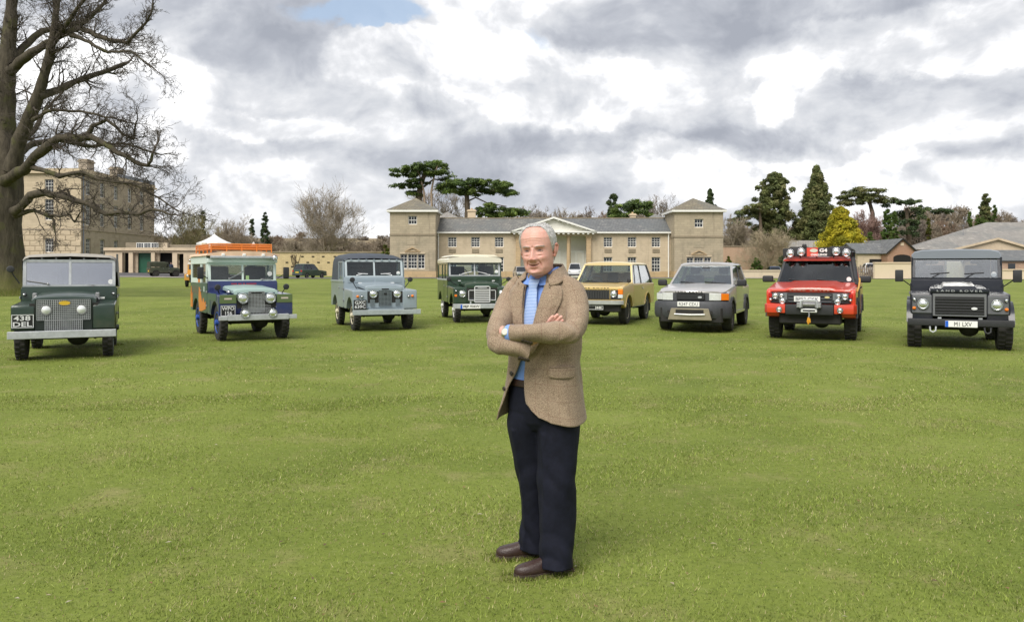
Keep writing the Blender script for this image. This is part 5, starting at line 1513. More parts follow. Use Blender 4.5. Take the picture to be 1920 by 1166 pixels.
for y0, y1 in ((.74, tr + .03),):
    m.rings([[(-.80, y, 1.80), (-.78, y, 1.84), (-.45, y, 1.895), (0, y, 1.91), (.45, y, 1.895), (.78, y, 1.84), (.80, y, 1.80)] for y in (y0, y0 + .02, 1.4, 2.1, y1 - .02, y1)], True, True)
m.build('roof', pk, c2, True, 30)
for x in (-.45, .0, .42): MB().bb(x - .035, x + .035, .70, .76, 1.79, 1.85, .01, 1).build('roof_bracket', white_pl, c2)
rk = MB()
for z in (1.96, 2.01, 2.06):
    rk.tube([(-.66, .95, z), (.66, .95, z), (.66, tr - .1, z), (-.66, tr - .1, z), (-.66, .95, z)], .017, 6)
for x in (-.66, -.33, 0, .33, .66):
    rk.cyl((x, .95, 1.88), (x, .95, 2.06), .014, None, 6); rk.cyl((x, tr - .1, 1.88), (x, tr - .1, 2.06), .014, None, 6)
for y in (1.4, 1.9, 2.4):
    for s_ in (-1, 1): rk.cyl((s_ * .66, y, 1.84), (s_ * .66, y, 2.06), .014, None, 6)
rk.build('roof_rack', org_p, c2)
for i in range(7): MB().bb(-.63 + i * .18, -.63 + i * .18 + .155, .99, tr - .14, 1.945, 1.965, .003, 1).build('rack_slat', org_p, c2)
MB().bb(-.64, .64, .975, .985, 1.97, 2.04).build('rack_board', org_p, c2, False)
MB().box((.28, 1.05, 2.0), (.22, .06, .03), .005, 1).prism([(.21, 2.02), (.35, 2.02), (.28, 2.13)], 'y', 1.03, 1.06).build('rack_sign', white_pl, c2)
lamp(c2, 'roof_spotlight', .66, .66, 1.76, .06, chrome)
for x in (-.42, .42): seat(c2, x, 1.2, .9, seat_m)
steering(c2, -.38, 1.04, 1.26)
wiper(c2, (-.30, .84, 1.29), (-.10, .86, 1.39), (.13, .005, .08), steel); wiper(c2, (.42, .84, 1.27), (.50, .845, 1.275), (.12, 0, -.004), steel)
disc(c2, .60, .875, 1.40, .055); MB().bb(.07, .14, .874, .878, 1.27, 1.36).build('screen_sticker', pmat('sticker_green', (.35, .50, .22), .5), c2, False)
MB().bb(-.16, -.10, 1.9, 2.2, 1.2, 1.5).bb(-.3, .4, 1.95, 2.6, 1.18, 1.36).build('luggage', seat_t, c2, False)
MB().bb(-.7675, -.7655, 1.08, 1.30, 1.20, 1.21).build('door_cill', steel, c2, False)
MB().bb(-.772, -.768, 1.70, 1.94, 1.20, 1.29).build('side_notice', org_p, c2, False)
MB().bb(-.779, -.772, 1.12, 1.2, 1.0, 1.12, .002, 1).build('door_emblem', mint, c2)

# ---------------------------------------------------------------- 3: grey canvas-topped Series II
gr3 = paint('mid_grey_paint', (.255, .310, .350), .36, .4, .10)
c3 = thing('vintage_four_by_four', 'blue grey vintage four by four with dark blue canvas top and cream wheels', 'car', (-3.27, 20.05, 0), R(21.5), 'vintage off-road vehicles parked in an arc')
cream_r = pmat('cream_rim', (.66, .60, .45), .5, var=.12, vscale=8)
tr = series(c3, 2.235, gr3, .66, .80, .99, 1.10, 1.30, .43, r=.37, rim=cream_r, tub_top=1.20, low=.52, arch_r=.45, track=.655)
for s_ in (-1, 1):
    MB().bb(s_ * .80, s_ * .815, .82, tr, 1.16, 1.215, .006, 1).build('waist_trim', gr3, c3)
MB().bb(-.43, .43, -.415, -.37, .55, 1.05, .01, 1).build('nose_panel', gr3, c3)
gm = MB(); grille_mesh(gm, -.155, .155, .60, .98, -.43, 9, 12, .008); gm.build('grille', pmat('grille_grey', (.20, .24, .26), .5), c3, False)
MB().bb(-.16, .16, -.424, -.416, .595, .985).build('grille_backing', chassis_m, c3, False)
for s_ in (-1, 1):
    MB().bb(s_ * .26, s_ * .37, -.424, -.416, .60, .765).build('vent_backing', chassis_m, c3, False)
    grille_mesh(MB(), s_ * .315 - .05, s_ * .315 + .05, .605, .76, -.428, 4, 6, .008).build('side_grille', gr3, c3, False)
    lamp(c3, 'headlight', s_ * .295, -.43, .895, .092, chrome)
    lamp(c3, 'indicator', s_ * .68, -.445, .84, .036, None, amber); lamp(c3, 'sidelight', s_ * .58, -.445, .84, .032, chrome, lens_m, .02)
    mirror(c3, (s_ * .60, .12, 1.02), (s_ * .72, .05, 1.24), .13, .13, True) if s_ < 0 else mirror(c3, (.66, .30, 1.02), (.80, .26, 1.24), .13, .13, True)
    MB().bb(s_ * .04, s_ * .70, .795, .806, 1.155, 1.255, .004, 1).build('vent_flap', gr3, c3)
    MB().box((s_ * .42, .62, 1.15), (.09, .05, .025), .006, 1).build('bonnet_stop', silver_ch, c3)
MB().bb(-.09, .09, -.436, -.43, 1.0, 1.03, .003, 1).bb(-.035, .035, -.445, -.438, .88, .92).build('badge', black_pl, c3)
MB().bb(-.03, .03, .35, .82, 1.145, 1.16, .005, 1).build('bonnet_rib', gr3, c3)
MB().bb(-.835, .835, -.66, -.60, .40, .52, .006, 1).build('bumper', pmat('grey_bumper', (.36, .40, .42), .5, .1, var=.2, vscale=9), c3)
MB().bb(-.43, .43, -.60, -.41, .50, .55).build('bumper_infill', gr3, c3, False)
number_plate(c3, 'GXC\n639C', -.62, -.448, .645, .31, .225, black_pl, silver_ch, None, bold=.02)
screen(c3, .755, .88, 1.31, .96, 1.72, pmat('pale_grey_frame', (.46, .52, .55), .4), screen_g, .05)
cvb = pmat('blue_grey_canvas', (.055, .066, .084), .85, var=.2, vscale=3, bump=.3, bscale=90)
canvas(c3, 'canvas_top', [(.92, .77, 1.73, .765, 1.765, 1.79), (1.02, .785, 1.70, .775, 1.80, 1.865), (1.6, .79, 1.69, .78, 1.85, 1.93), (1.66, .80, 1.20, .78, 1.85, 1.93), (2.2, .80, 1.20, .78, 1.86, 1.95), (2.6, .80, 1.20, .77, 1.85, 1.94), (2.86, .79, 1.20, .75, 1.78, 1.87)], cvb)
for i in range(7): MB().bb(-.60 + i * .2 - .02, -.60 + i * .2 + .02, .905, .925, 1.715, 1.765).build('canvas_strap', gr3, c3, False)
for s_ in (-1, 1):
    m = MB(); x = s_ * .785; bar(m, (x, .95, 1.22), (x, 1.0, 1.70), .05, .05); bar(m, (x, 1.0, 1.69), (x, 1.62, 1.69), .04, .04); bar(m, (x, 1.62, 1.22), (x, 1.62, 1.70), .04, .05); bar(m, (x, 1.28, 1.22), (x, 1.28, 1.69), .03, .03); bar(m, (x, .95, 1.225), (x, 1.62, 1.225), .04, .04)
    m.build('door_top', gr3, c3, False)
    MB().bb(s_ * .783, s_ * .787, .98, 1.60, 1.245, 1.67).build('side_window', side_g, c3, False)
for x in (-.45, 0, .45): seat(c3, x, 1.2, .92, seat_m, .4)
steering(c3, -.38, 1.06, 1.32)
for s_ in (-1, 1): wiper(c3, (s_ * .45, .86, 1.345), (s_ * .30, .875, 1.385), (.13, 0, .006 * s_), silver_ch)
disc(c3, .64, .90, 1.40, .05)
MB().bb(-.55, .55, tr - .04, tr - .03, 1.25, 1.6).build('rear_curtain_window', side_g, c3, False)

# ---------------------------------------------------------------- 4: dark green Series III station wagon with cream roof
g4 = paint('deep_green_paint', (.014, .042, .020), .3, .55, .12); cream4 = paint('cream_paint', (.74, .70, .58), .45, .3, .06)
c4 = thing('station_wagon', 'dark green vintage station wagon with cream roof beside the man', 'car', (-.92, 22.75, 0), R(12), 'vintage off-road vehicles parked in an arc')
tr = series(c4, 2.62, g4, .72, .81, 1.00, 1.11, 1.30, .43, r=.375, rim=pmat('white_rim', (.70, .70, .68), .5), tub_top=1.20, low=.54, arch_r=.45, track=.66)
MB().bb(-.43, .43, -.41, -.37, .56, 1.05, .01, 1).build('nose_panel', g4, c4)
MB().bb(-.37, .37, -.418, -.411, .62, .91, .004, 1).build('grille_backing', trim_g, c4)
m = MB()
for x0, x1 in ((-.38, -.18), (.18, .38)): m.tube([(x0, -.425, .64), (x0, -.425, .90), (x0 + .02, -.425, .915), (x1, -.425, .915)], .010, 6) if x0 < 0 else m.tube([(x1, -.425, .64), (x1, -.425, .90), (x1 - .02, -.425, .915), (x0, -.425, .915)], .010, 6)
for x0, x1 in ((-.38, -.18), (.18, .38)): m.tube([(x0, -.425, .64), (x1, -.425, .635)], .010, 6)
m.build('grille_surround', silver_ch, c4)
m = MB(); m.tube([(-.20, -.44, .585), (-.215, -.44, .60), (-.215, -.44, 1.0), (-.19, -.44, 1.02), (.19, -.44, 1.02), (.215, -.44, 1.0), (.215, -.44, .60), (.20, -.44, .585), (-.20, -.44, .585)], .014, 6)
for i in range(7): m.bb(-.205, .205, -.448, -.434, .625 + i * .050, .65 + i * .050)
m.build('grille', silver_ch, c4)
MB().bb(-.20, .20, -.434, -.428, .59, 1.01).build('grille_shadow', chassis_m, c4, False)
MB().bb(-.13, .13, -.452, -.446, .975, 1.0, .003, 1).build('badge', galv, c4)
for s_ in (-1, 1):
    lamp(c4, 'headlight', s_ * .56, -.445, .82, .092, chrome); lamp(c4, 'sidelight', s_ * .74, -.445, .905, .03, chrome, lens_m, .02)
    MB().bb(s_ * .745 - .035, s_ * .745 + .035, -.46, -.436, .74, .80, .008, 1).build('indicator', amber, c4)
    mirror(c4, (s_ * .62, .20, 1.04), (s_ * .86, .12, 1.22), .13, .13, True)
    MB().box((s_ * .50, .55, 1.165), (.08, .05, .03), .006, 1).build('bonnet_stop', silver_ch, c4)
    MB().bb(s_ * .04, s_ * .72, .795, .806, 1.165, 1.255, .004, 1).build('vent_flap', g4, c4)
    MB().bb(s_ * .81, s_ * .825, .82, tr, 1.17, 1.215, .006, 1).build('waist_trim', galv, c4)
    MB().bb(s_ * .808, s_ * .818, 1.64, 2.2, .56, 1.18, .006, 1).build('rear_door', g4, c4)
MB().bb(-.84, .84, -.66, -.60, .42, .55, .006, 1).build('bumper', galv, c4)
for x in (-.36, .36): MB().bb(x - .02, x + .02, -.64, -.61, .552, .62).build('bumper_bolt', galv, c4, False)
number_plate(c4, 'MJP 936W', -.37, -.676, .475, .56, .115, white_pl, black_pl, blue_eu, bold=.012)
screen(c4, .765, .88, 1.31, .95, 1.70, galv, screen_g, .05)
for s_ in (-1, 1):
    x0, x1 = s_ * .765, s_ * .80
    m = MB()
    for y0, y1 in ((.90, .99), (1.56, 1.68), (2.20, 2.32), (tr - .12, tr)): m.bb(x0, x1, y0, y1, 1.202, 1.70)
    m.bb(x0, x1, .995, 1.555, 1.64, 1.70).bb(x0, x1, 1.685, 2.195, 1.64, 1.70).bb(x0, x1, 2.325, tr - .125, 1.64, 1.70)
    m.build('side_frame', g4, c4, False)
    for y0, y1 in ((1.0, 1.55), (1.69, 2.19), (2.33, tr - .13)): MB().bb(s_ * .78, s_ * .785, y0, y1, 1.21, 1.635).build('side_window', side_g, c4, False)
m = MB().bb(-.76, .76, tr - .03, tr, 1.205, 1.30).bb(-.76, -.55, tr - .03, tr, 1.305, 1.7).bb(.55, .76, tr - .03, tr, 1.305, 1.7).bb(-.545, .545, tr - .03, tr, 1.64, 1.7); m.build('rear_panel', g4, c4, False)
MB().bb(-.545, .545, tr - .02, tr - .014, 1.305, 1.635).build('rear_window', screen_g, c4, False)
m = MB().rings([[(-.81 + k, y, 1.70), (-.81 + k, y, 1.79), (-.74, y, 1.835), (-.4, y, 1.87), (0, y, 1.88), (.4, y, 1.87), (.74, y, 1.835), (.81 - k, y, 1.79), (.81 - k, y, 1.70)] for y, k in ((.84, .01), (.86, 0), (tr, 0), (tr + .02, .01))])
m.build('roof', cream4, c4, True, 30)
MB().rings([[(-.73, y, 1.87), (-.60, y, 1.93), (0, y, 1.945), (.60, y, 1.93), (.73, y, 1.87)] for y in (.95, 1.0, tr - .1, tr - .05)]).build('tropical_roof_skin', cream4, c4, True, 25)
for i in range(3): MB().bb(-.4 + i * .4 - .03, -.4 + i * .4 + .03, .90, .95, 1.86, 1.91).build('roof_bracket', cream4, c4, False)
for x in (-.45, .45): seat(c4, x, 1.2, .92, seat_m)
steering(c4, -.36, 1.06, 1.36)
for s_ in (-1, 1): wiper(c4, (s_ * .45, .86, 1.335), (s_ * .22, .885, 1.40), (.14, .004, -.03 * s_), silver_ch)
disc(c4, .66, .90, 1.43, .055)


# ---------------------------------------------------------------- helpers for the later, rounder cars
def lerp(a, b_, t_): return a + (b_ - a) * t_


def wrap(m, w_, yf, ret, prof, n=18, pw_=3.0, x_off=0.0, x0=-1.0, x1=1.0, closed=True):
    """a band that runs across the nose and turns back at the corners; prof = (outward, z) points"""
    rr = []
    for t_ in np.linspace(x0, x1, n):
        x = w_ * math.sin(t_ * math.pi / 2) if abs(x0) == 1 and abs(x1) == 1 else w_ * t_
        y = yf + ret * abs(x / w_) ** pw_
        dydx = ret * pw_ * abs(x / w_) ** (pw_ - 1) / w_ * (1 if x >= 0 else -1)
        nn = Vector((dydx, -1, 0)).normalized()
        rr.append([(x + nn.x * o_, y + nn.y * o_, z) for o_, z in prof])
    return m.rings(rr, closed, closed)


def greenhouse(root, yA0, yA1, yR0, yR1, zb, zr, wb_, wr, posts, gm_front, gm_side, zbr=None, post_in=.0, rear_mat=None):
    """glasshouse: posts = (t0, t1, material) along each side from windscreen to tail"""
    zbr = zb if zbr is None else zbr
    B = lambda s_, t_, i=0: (s_ * (wb_ - i), lerp(yA0, yR0, t_), lerp(zb, zbr, t_)); T = lambda s_, t_, i=0: (s_ * (wr - i), lerp(yA1, yR1, t_), zr)
    for s_ in (-1, 1):
        for t0, t1, mt in posts:
            q = (B(s_, t0), B(s_, t1), T(s_, t1), T(s_, t0))
            MB().slab(*(q if s_ > 0 else q[::-1]), .045).build('roof_pillar', mt, root, False)
        for i in range(len(posts) - 1):
            t0, t1 = posts[i][1], posts[i + 1][0]; q = (B(s_, t0, .012), B(s_, t1, .012), T(s_, t1, .012), T(s_, t0, .012))
            MB().slab(*(q if s_ > 0 else q[::-1]), .005).build('side_window', gm_side, root, False)
    e = .045
    MB().slab((-wb_ + e, yA0 + .01, zb), (wb_ - e, yA0 + .01, zb), (wr - e, yA1 + .01, zr), (-wr + e, yA1 + .01, zr), .006).build('windscreen', gm_front, root, False)
    MB().slab((wb_ - e, yR0 - .02, zbr), (-wb_ + e, yR0 - .02, zbr), (-wr + e, yR1 - .02, zr), (wr - e, yR1 - .02, zr), .006).build('rear_window', rear_mat or gm_side, root, False)


def roof_skin(root, y0, y1, wr, z, crown_, mat, drop=.05, over=.03, name='roof', th=.05, wrr=None):
    rr = []
    for t_ in (0, .03, .1, .3, .6, .88, .97, 1):
        y = lerp(y0 - over, y1 + over, t_); e = min(t_, 1 - t_); k = 1 - max(0, 1 - e / .12) ** 2
        w_ = (wr + over) * (1 - .04 * (1 - k)); zz = z - drop * (1 - k)
        L = [(-w_, zz), (-w_ + .015, zz + th * .6), (-w_ * .86, zz + th + crown_ * .3), (-w_ * .5, zz + th + crown_ * .8), (0, zz + th + crown_)]
        rr.append([(x, y, h) for x, h in L] + [(-x, y, h) for x, h in L[-2::-1]])
    return MB().rings(rr).build(name, mat, root, True, 40)


def profile_car(root, name, wb, pts_top, low, r, ar, W_, body, bev=.05, arch_z=None):
    """pts_top runs nose-bottom > nose > bonnet > belt > tail > tail-bottom; the arches are cut along the sill"""
    fa, ra = arc(0, r, ar, low), arc(wb, r, ar, low)
    prof = list(pts_top) + [(y, z, 0) for y, z in ra] + [(y, z, 0) for y, z in fa]
    return side_body(MB(), prof, -W_, W_, bev).build(name, body, root, True, 32)


def arch_trim(root, wb, r, ar, W_, mat, low, wide=.05, proud=.03):
    for s_ in (-1, 1):
        for cy in (0, wb):
            A, B = arc(cy, r, ar, low, 15), arc(cy, r, ar + wide, low, 15)
            MB().prism(B + A[::-1], 'x', s_ * (W_ - .03), s_ * (W_ + proud)).build('wheel_arch', mat, root, True, 30)


# ---------------------------------------------------------------- 5: gold two-door estate
gold = paint('bahama_gold_paint', (.56, .40, .145), .35, .5, .14); gold_r = paint('gold_roof_paint', (.68, .55, .29), .4, .4, .08)
c5 = thing('classic_estate', 'gold classic two door off-road estate partly hidden by the man', 'car', (2.38, 22.12, 0), R(-21), 'vintage off-road vehicles parked in an arc')
profile_car(c5, 'body', 2.54, [(-.66, .56, 1), (-.70, .62, 1), (-.70, 1.0, 2), (-.66, 1.03, 2), (.60, 1.115, 1), (.72, 1.10, 1), (3.50, 1.09, 2), (3.56, .95, 1), (3.56, .56, 1), (3.4, .50, 0)], .47, .375, .44, .87, gold, .04)
underside(c5, 2.54, .84, .9, .50, .375)
dr_ = MB().bb(-.85, .85, .50, 2.05, .50, 1.06).bb(-.85, .85, 3.0, 3.5, .55, 1.06).build('floor_pan', chassis_m, c5, False)
arch_trim(c5, 2.54, .375, .43, .86, gold, .50, .035, .025)
for s_ in (-1, 1):
    MB().bb(s_ * .865, s_ * .878, .46, 2.08, .70, .715).build('body_crease', gold, c5, False)
    MB().bb(s_ * .862, s_ * .876, .60, 1.82, .53, 1.065, .006, 1).build('door', gold, c5); MB().bb(s_ * .876, s_ * .90, 1.62, 1.76, .98, 1.0, .004, 1).build('door_handle', chrome, dr_)
    MB().bb(s_ * .80, s_ * .86, .48, 2.06, .44, .47, .01, 1).build('sill', galv, c5)
# clamshell bonnet with raised edges
MB().rings([[(-.86, y, z - .05), (-.86, y, z), (-.80, y, z + .03), (-.72, y, z + .012), (0, y, z + .02), (.72, y, z + .012), (.80, y, z + .03), (.86, y, z), (.86, y, z - .05)] for y, z in ((-.712, .985), (-.69, 1.015), (-.4, 1.05), (.1, 1.085), (.60, 1.115))]).build('bonnet', gold, c5, True, 35)
MB().bb(-.55, .45, .40, .62, 1.122, 1.15, .008, 1).build('scuttle_vent', trim_b, c5)
MB().bb(-.82, .82, -.712, -.695, .70, .965, .006, 1).build('grille_panel', trim_b, c5)
m = MB()
for i in range(15): x = -.49 + i * .07; m.bb(x - .018, x + .018, -.73, -.714, .715, .955)
m.build('grille', pmat('grille_black', (.035, .035, .035), .4), c5, False)
MB().bb(.51, .525, -.725, -.714, .71, .96).build('grille_trim', gold, c5, False)
for s_ in (-1, 1):
    lamp(c5, 'headlight', s_ * .615, -.715, .845, .085, chrome)
    MB().bb(s_ * .735, s_ * .865, -.735, -.66, .835, .965, .008, 1).build('indicator', amber, c5); MB().bb(s_ * .735, s_ * .865, -.735, -.66, .735, .83, .008, 1).build('sidelight', clear_lens, c5)
    mirror(c5, (s_ * .78, .20, 1.10), (s_ * .84, .10, 1.19), .13, .10, True)
wrap(MB(), .88, -.86, .12, [(0, .565), (.03, .575), (.03, .665), (0, .675), (-.03, .675), (-.03, .565)], 14, 6).build('bumper', pmat('satin_silver', (.50, .51, .50), .35, .5, var=.1, vscale=9), c5)
MB().bb(-.80, .80, -.74, -.60, .36, .60, .03, 1).build('valance', chassis_m, c5)
number_plate(c5, '344K', .10, -.835, .485, .52, .115, black_pl, white_pl, None, bold=.02, rimm=silver_ch, th=.20, tx=.14)
text(c5, 'bonnet_lettering', 'R A N G E   R O V E R', trim_b, (0, -.716, 1.0), FRONT, .03, 1.0, .003, .03, .028)
greenhouse(c5, .62, 1.10, 3.50, 3.20, 1.10, 1.645, .83, .70, [(0, .035, gold_r), (.115, .125, trim_b), (.40, .43, trim_b), (.92, 1.0, trim_b)], screen_g, side_g)
roof_skin(c5, 1.10, 3.20, .705, 1.64, .035, gold_r, .03, .03)
for x in (-.4, .4): seat(c5, x, 1.45, .72, seat_t, .5); seat(c5, x * .9, 2.5, .74, seat_t, .6)
MB().bb(-.8, .8, .74, 1.0, .9, 1.12, .03, 2).build('dashboard', seat_m, c5)
steering(c5, -.38, 1.12, 1.16, .2)
wiper(c5, (-.05, .66, 1.14), (-.30, .67, 1.165), (.26, .0, -.018)); wiper(c5, (.40, .66, 1.14), (.25, .67, 1.16), (.28, 0, -.01))
disc(c5, .70, .665, 1.17, .05)
for y in (0, 2.54):
    for s_ in (-1, 1): wheel(c5, s_ * .745, y, .375, .20, pmat('cream_alloy', (.60, .56, .46), .4, .2), 'rostyle', .21, False)
for s_ in (-1, 1): dr_ = MB().bb(s_ * .66, s_ * .86, 2.98, 2.99, .24, .52).build('mudflap', rubber, c5, False)

# ---------------------------------------------------------------- 6: silver compact
silv = paint('silver_paint', (.42, .405, .395), .28, .7, .06, .35)
c6 = thing('compact_suv', 'silver compact off-roader with dark grey plastic bumper', 'car', (4.57, 19.80, 0), R(-23.5), 'modern off-road vehicles parked in an arc')
profile_car(c6, 'body', 2.555, [(-.44, .42, 1), (-.50, .60, 1), (-.50, .93, 2), (-.44, .975, 2), (.55, 1.115, 1), (.70, 1.11, 1), (3.20, 1.10, 2), (3.28, .9, 1), (3.28, .52, 1), (3.15, .42, 0)], .40, .35, .42, .86, silv, .09)
underside(c6, 2.555, .84, .6, .44, .35)
MB().bb(-.84, .84, .46, 2.09, .42, 1.06).bb(-.84, .84, 3.0, 3.2, .5, 1.06).build('floor_pan', chassis_m, c6, False)
arch_trim(c6, 2.555, .35, .41, .855, trim_g, .40, .075, .035)
for s_ in (-1, 1):
    MB().bb(s_ * .852, s_ * .868, .62, 1.92, .47, 1.08, .006, 1).build('door', silv, c6); MB().bb(s_ * .866, s_ * .89, 1.70, 1.86, .93, .96, .004, 1).build('door_handle', silv, dr_)
    MB().prism([(.46, .40), (2.1, .40), (2.1, .46), (.46, .46)], 'x', s_ * .80, s_ * .885).build('sill', silv, c6)
    MB().bb(s_ * .866, s_ * .876, .48, 2.06, .66, .69).build('rubbing_strip', silv, c6, False)
rr = []
for y, z, w_ in ((-.775, .93, .60), (-.76, .965, .68), (-.66, .985, .78), (-.3, 1.035, .82), (.2, 1.085, .835), (.60, 1.125, .83)):
    yc = .10 if y < -.5 else 0
    rr.append([(-w_, y + yc, z - .07), (-w_, y + yc, z - .02), (-w_ * .93, y + yc * .8, z), (-w_ * .5, y + yc * .2, z + .02), (0, y, z + .028), (w_ * .5, y + yc * .2, z + .02), (w_ * .93, y + yc * .8, z), (w_, y + yc, z - .02), (w_, y + yc, z - .07)])
MB().rings(rr).build('bonnet', silv, c6, True, 40)
text(c6, 'bonnet_lettering', 'L A N D   R O V E R', trim_b, (-.04, -.782, .962), (R(70), 0, 0), .035, .66, .006, .04, .036)
wrap(MB(), .90, -.84, .34, [(-.02, .33), (.0, .34), (.035, .42), (.04, .56), (.03, .68), (.0, .735), (-.06, .74), (-.06, .33)], 22, 3.2).build('bumper', trim_g, c6)
MB().bb(-.74, .74, -.74, -.36, .22, .60, .03, 1).build('undertray', chassis_m, c6)
wrap(MB(), .84, -.735, .20, [(0, .74), (.012, .75), (.012, .925), (0, .935), (-.05, .935), (-.05, .74)], 18, 3.2).build('grille_panel', trim_g, c6)
MB().bb(-.335, .335, -.765, -.745, .765, .92, .01, 1).build('grille', black_pl, c6)
m = MB()
for z in (.815, .865): m.bb(-.32, .32, -.772, -.765, z, z + .012)
m.build('grille_slat', trim_g, c6, False)
bd = MB().lathe([(1, 0), (1, -.008), (.01, -.01)], axis='y', n=18, cap=False); bd.V = [(x * .05, y, z * .026) for x, y, z in bd.V]
o = bd.build('badge', galv, c6); o.location = (.22, -.776, .835)
for s_ in (-1, 1):
    wrap(MB(), .86, -.748, .20, [(0, .755), (.016, .765), (.02, .92), (0, .93), (-.02, .93), (-.02, .755)], 8, 3.2, 0, .50 * s_, .80 * s_).build('headlight', clear_lens, c6)
    wrap(MB(), .86, -.748, .20, [(0, .765), (.016, .77), (.02, .915), (0, .922), (-.02, .922), (-.02, .765)], 6, 3.2, 0, .805 * s_, .99 * s_).build('indicator', amber if s_ > 0 else clear_lens, c6)
    o = MB().bb(s_ * .84, s_ * .97, .62, .68, 1.08, 1.12, .01, 1).box((s_ * 1.0, .66, 1.16), (.23, .12, .16), .045, 3).build('mirror', trim_b, c6)
    MB().lathe([(.04, 0), (.04, -.02), (.002, -.02)], (s_ * .50, -.875, .485), 'y', 12, cap=False).build('tow_eye_cover', chassis_m, c6)
number_plate(c6, 'R247 CDU', -.03, -.896, .675, .52, .115, white_pl, pmat('plate_grey_letters', (.16, .16, .18), .5), None, bold=.008)
m = MB().prism([(-.52, .295), (.52, .295), (.44, .575), (-.44, .575)], 'y', -.91, -.86, .012, 1)
m.build('skid_panel', pmat('bronze_skid', (.30, .265, .19), .45, .3, var=.15, vscale=8), c6)
MB().bb(-.33, .33, -.915, -.912, .455, .545, .001, 1).build('skid_opening', chassis_m, c6); MB().tube([(-.36, -.925, .435), (0, -.935, .425), (.36, -.925, .435)], .016, 8).build('skid_bar', silver_ch, c6)
greenhouse(c6, .58, 1.30, 3.22, 2.98, 1.12, 1.61, .80, .66, [(0, .04, silv), (.47, .53, trim_b), (.90, 1.0, silv)], glass('reflective_screen', (.62, .70, .74), .12), side_g)
roof_skin(c6, 1.30, 2.98, .67, 1.605, .04, silv, .05, .025)
for x in (-.38, .38): seat(c6, x, 1.5, .68, seat_m, .5, True)
MB().bb(-.78, .78, .70, 1.05, .88, 1.12, .04, 2).build('dashboard', seat_m, c6)
steering(c6, -.38, 1.2, 1.12, .19)
MB().box((.02, 1.22, 1.53), (.22, .04, .07), .02, 2).build('rear_view_mirror', trim_b, c6)
wiper(c6, (-.02, .62, 1.14), (-.28, .65, 1.165), (.26, -.01, -.02)); wiper(c6, (.55, .62, 1.14), (.36, .65, 1.165), (.28, -.01, -.02))
for y in (0, 2.555):
    for s_ in (-1, 1): wheel(c6, s_ * .755, y, .36, .235, pmat('bright_alloy', (.60, .60, .62), .3, .6), 'alloy6', .21, False)
MB().lathe([(.10, 3.28), (.33, 3.30), (.345, 3.36), (.33, 3.46), (.1, 3.48)], (0, 0, .88), 'y', 24).build('spare_wheel', rubber, c6)

# ---------------------------------------------------------------- 7: red expedition vehicle
redp = paint('tangiers_orange_paint', (.62, .050, .020), .3, .7, .08)
c7 = thing('rally_four_by_four', 'orange red off-roader with roof spotlights and a front winch', 'car', (6.58, 17.50, 0), R(-25.5), 'modern off-road vehicles parked in an arc')
profile_car(c7, 'body', 2.54, [(-.60, .50, 1), (-.66, .60, 1), (-.66, 1.04, 2), (-.58, 1.08, 2), (.58, 1.20, 1), (.72, 1.20, 1), (3.40, 1.20, 2), (3.46, 1.0, 1), (3.46, .56, 1), (3.3, .50, 0)], .47, .385, .46, .89, redp, .05)
underside(c7, 2.54, .86, .7, .52, .385)
dr_ = MB().bb(-.87, .87, .50, 2.04, .50, 1.16).bb(-.87, .87, 3.02, 3.38, .56, 1.16).build('floor_pan', chassis_m, c7, False)
arch_trim(c7, 2.54, .385, .455, .885, trim_b, .48, .06, .04)
for s_ in (-1, 1):
    for y0, y1 in ((.62, 1.62), (1.64, 2.34)):
        MB().bb(s_ * .882, s_ * .898, y0, y1, .56, 1.18, .006, 1).build('door', trim_b if y0 < 1 else redp, c7); MB().bb(s_ * .896, s_ * .92, y1 - .22, y1 - .06, 1.06, 1.09, .004, 1).build('door_handle', trim_b, dr_)
rr = []
for y, z, w_ in ((-.72, 1.035, .80), (-.70, 1.07, .83), (-.55, 1.09, .86), (-.1, 1.135, .87), (.3, 1.175, .87), (.60, 1.205, .86)):
    yc = .06 if y < -.5 else 0
    rr.append([(-w_, y + yc, z - .06), (-w_, y + yc, z - .015), (-w_ * .95, y + yc, z + .005), (-w_ * .62, y + yc * .3, z + .005), (-w_ * .52, y, z + .035), (0, y, z + .045), (w_ * .52, y, z + .035), (w_ * .62, y + yc * .3, z + .005), (w_ * .95, y + yc, z + .005), (w_, y + yc, z - .015), (w_, y + yc, z - .06)])
MB().rings(rr).build('bonnet', redp, c7, True, 40)
text(c7, 'bonnet_lettering', 'L A N D   R O V E R', pmat('bronze_letters', (.30, .12, .07), .4), (0, -.727, 1.055), (R(80), 0, 0), .035, .80, .003, .04, .034)
wrap(MB(), .875, -.715, .10, [(0, .78), (.01, .79), (.01, 1.0), (0, 1.01), (-.05, 1.01), (-.05, .78)], 16, 5).build('lamp_panel', trim_b, c7)
m = MB()
for z in (.80, .865, .93): m.bb(-.43, .43, -.745, -.727, z, z + .04, .006, 1)
m.build('grille', trim_g, c7)
bd = MB().lathe([(1, 0), (1, -.008), (.01, -.01)], axis='y', n=18, cap=False); bd.V = [(x * .05, y, z * .022) for x, y, z in bd.V]
o = bd.build('badge', pmat('gold_badge', (.60, .52, .25), .4), c7); o.location = (.345, -.749, .915)
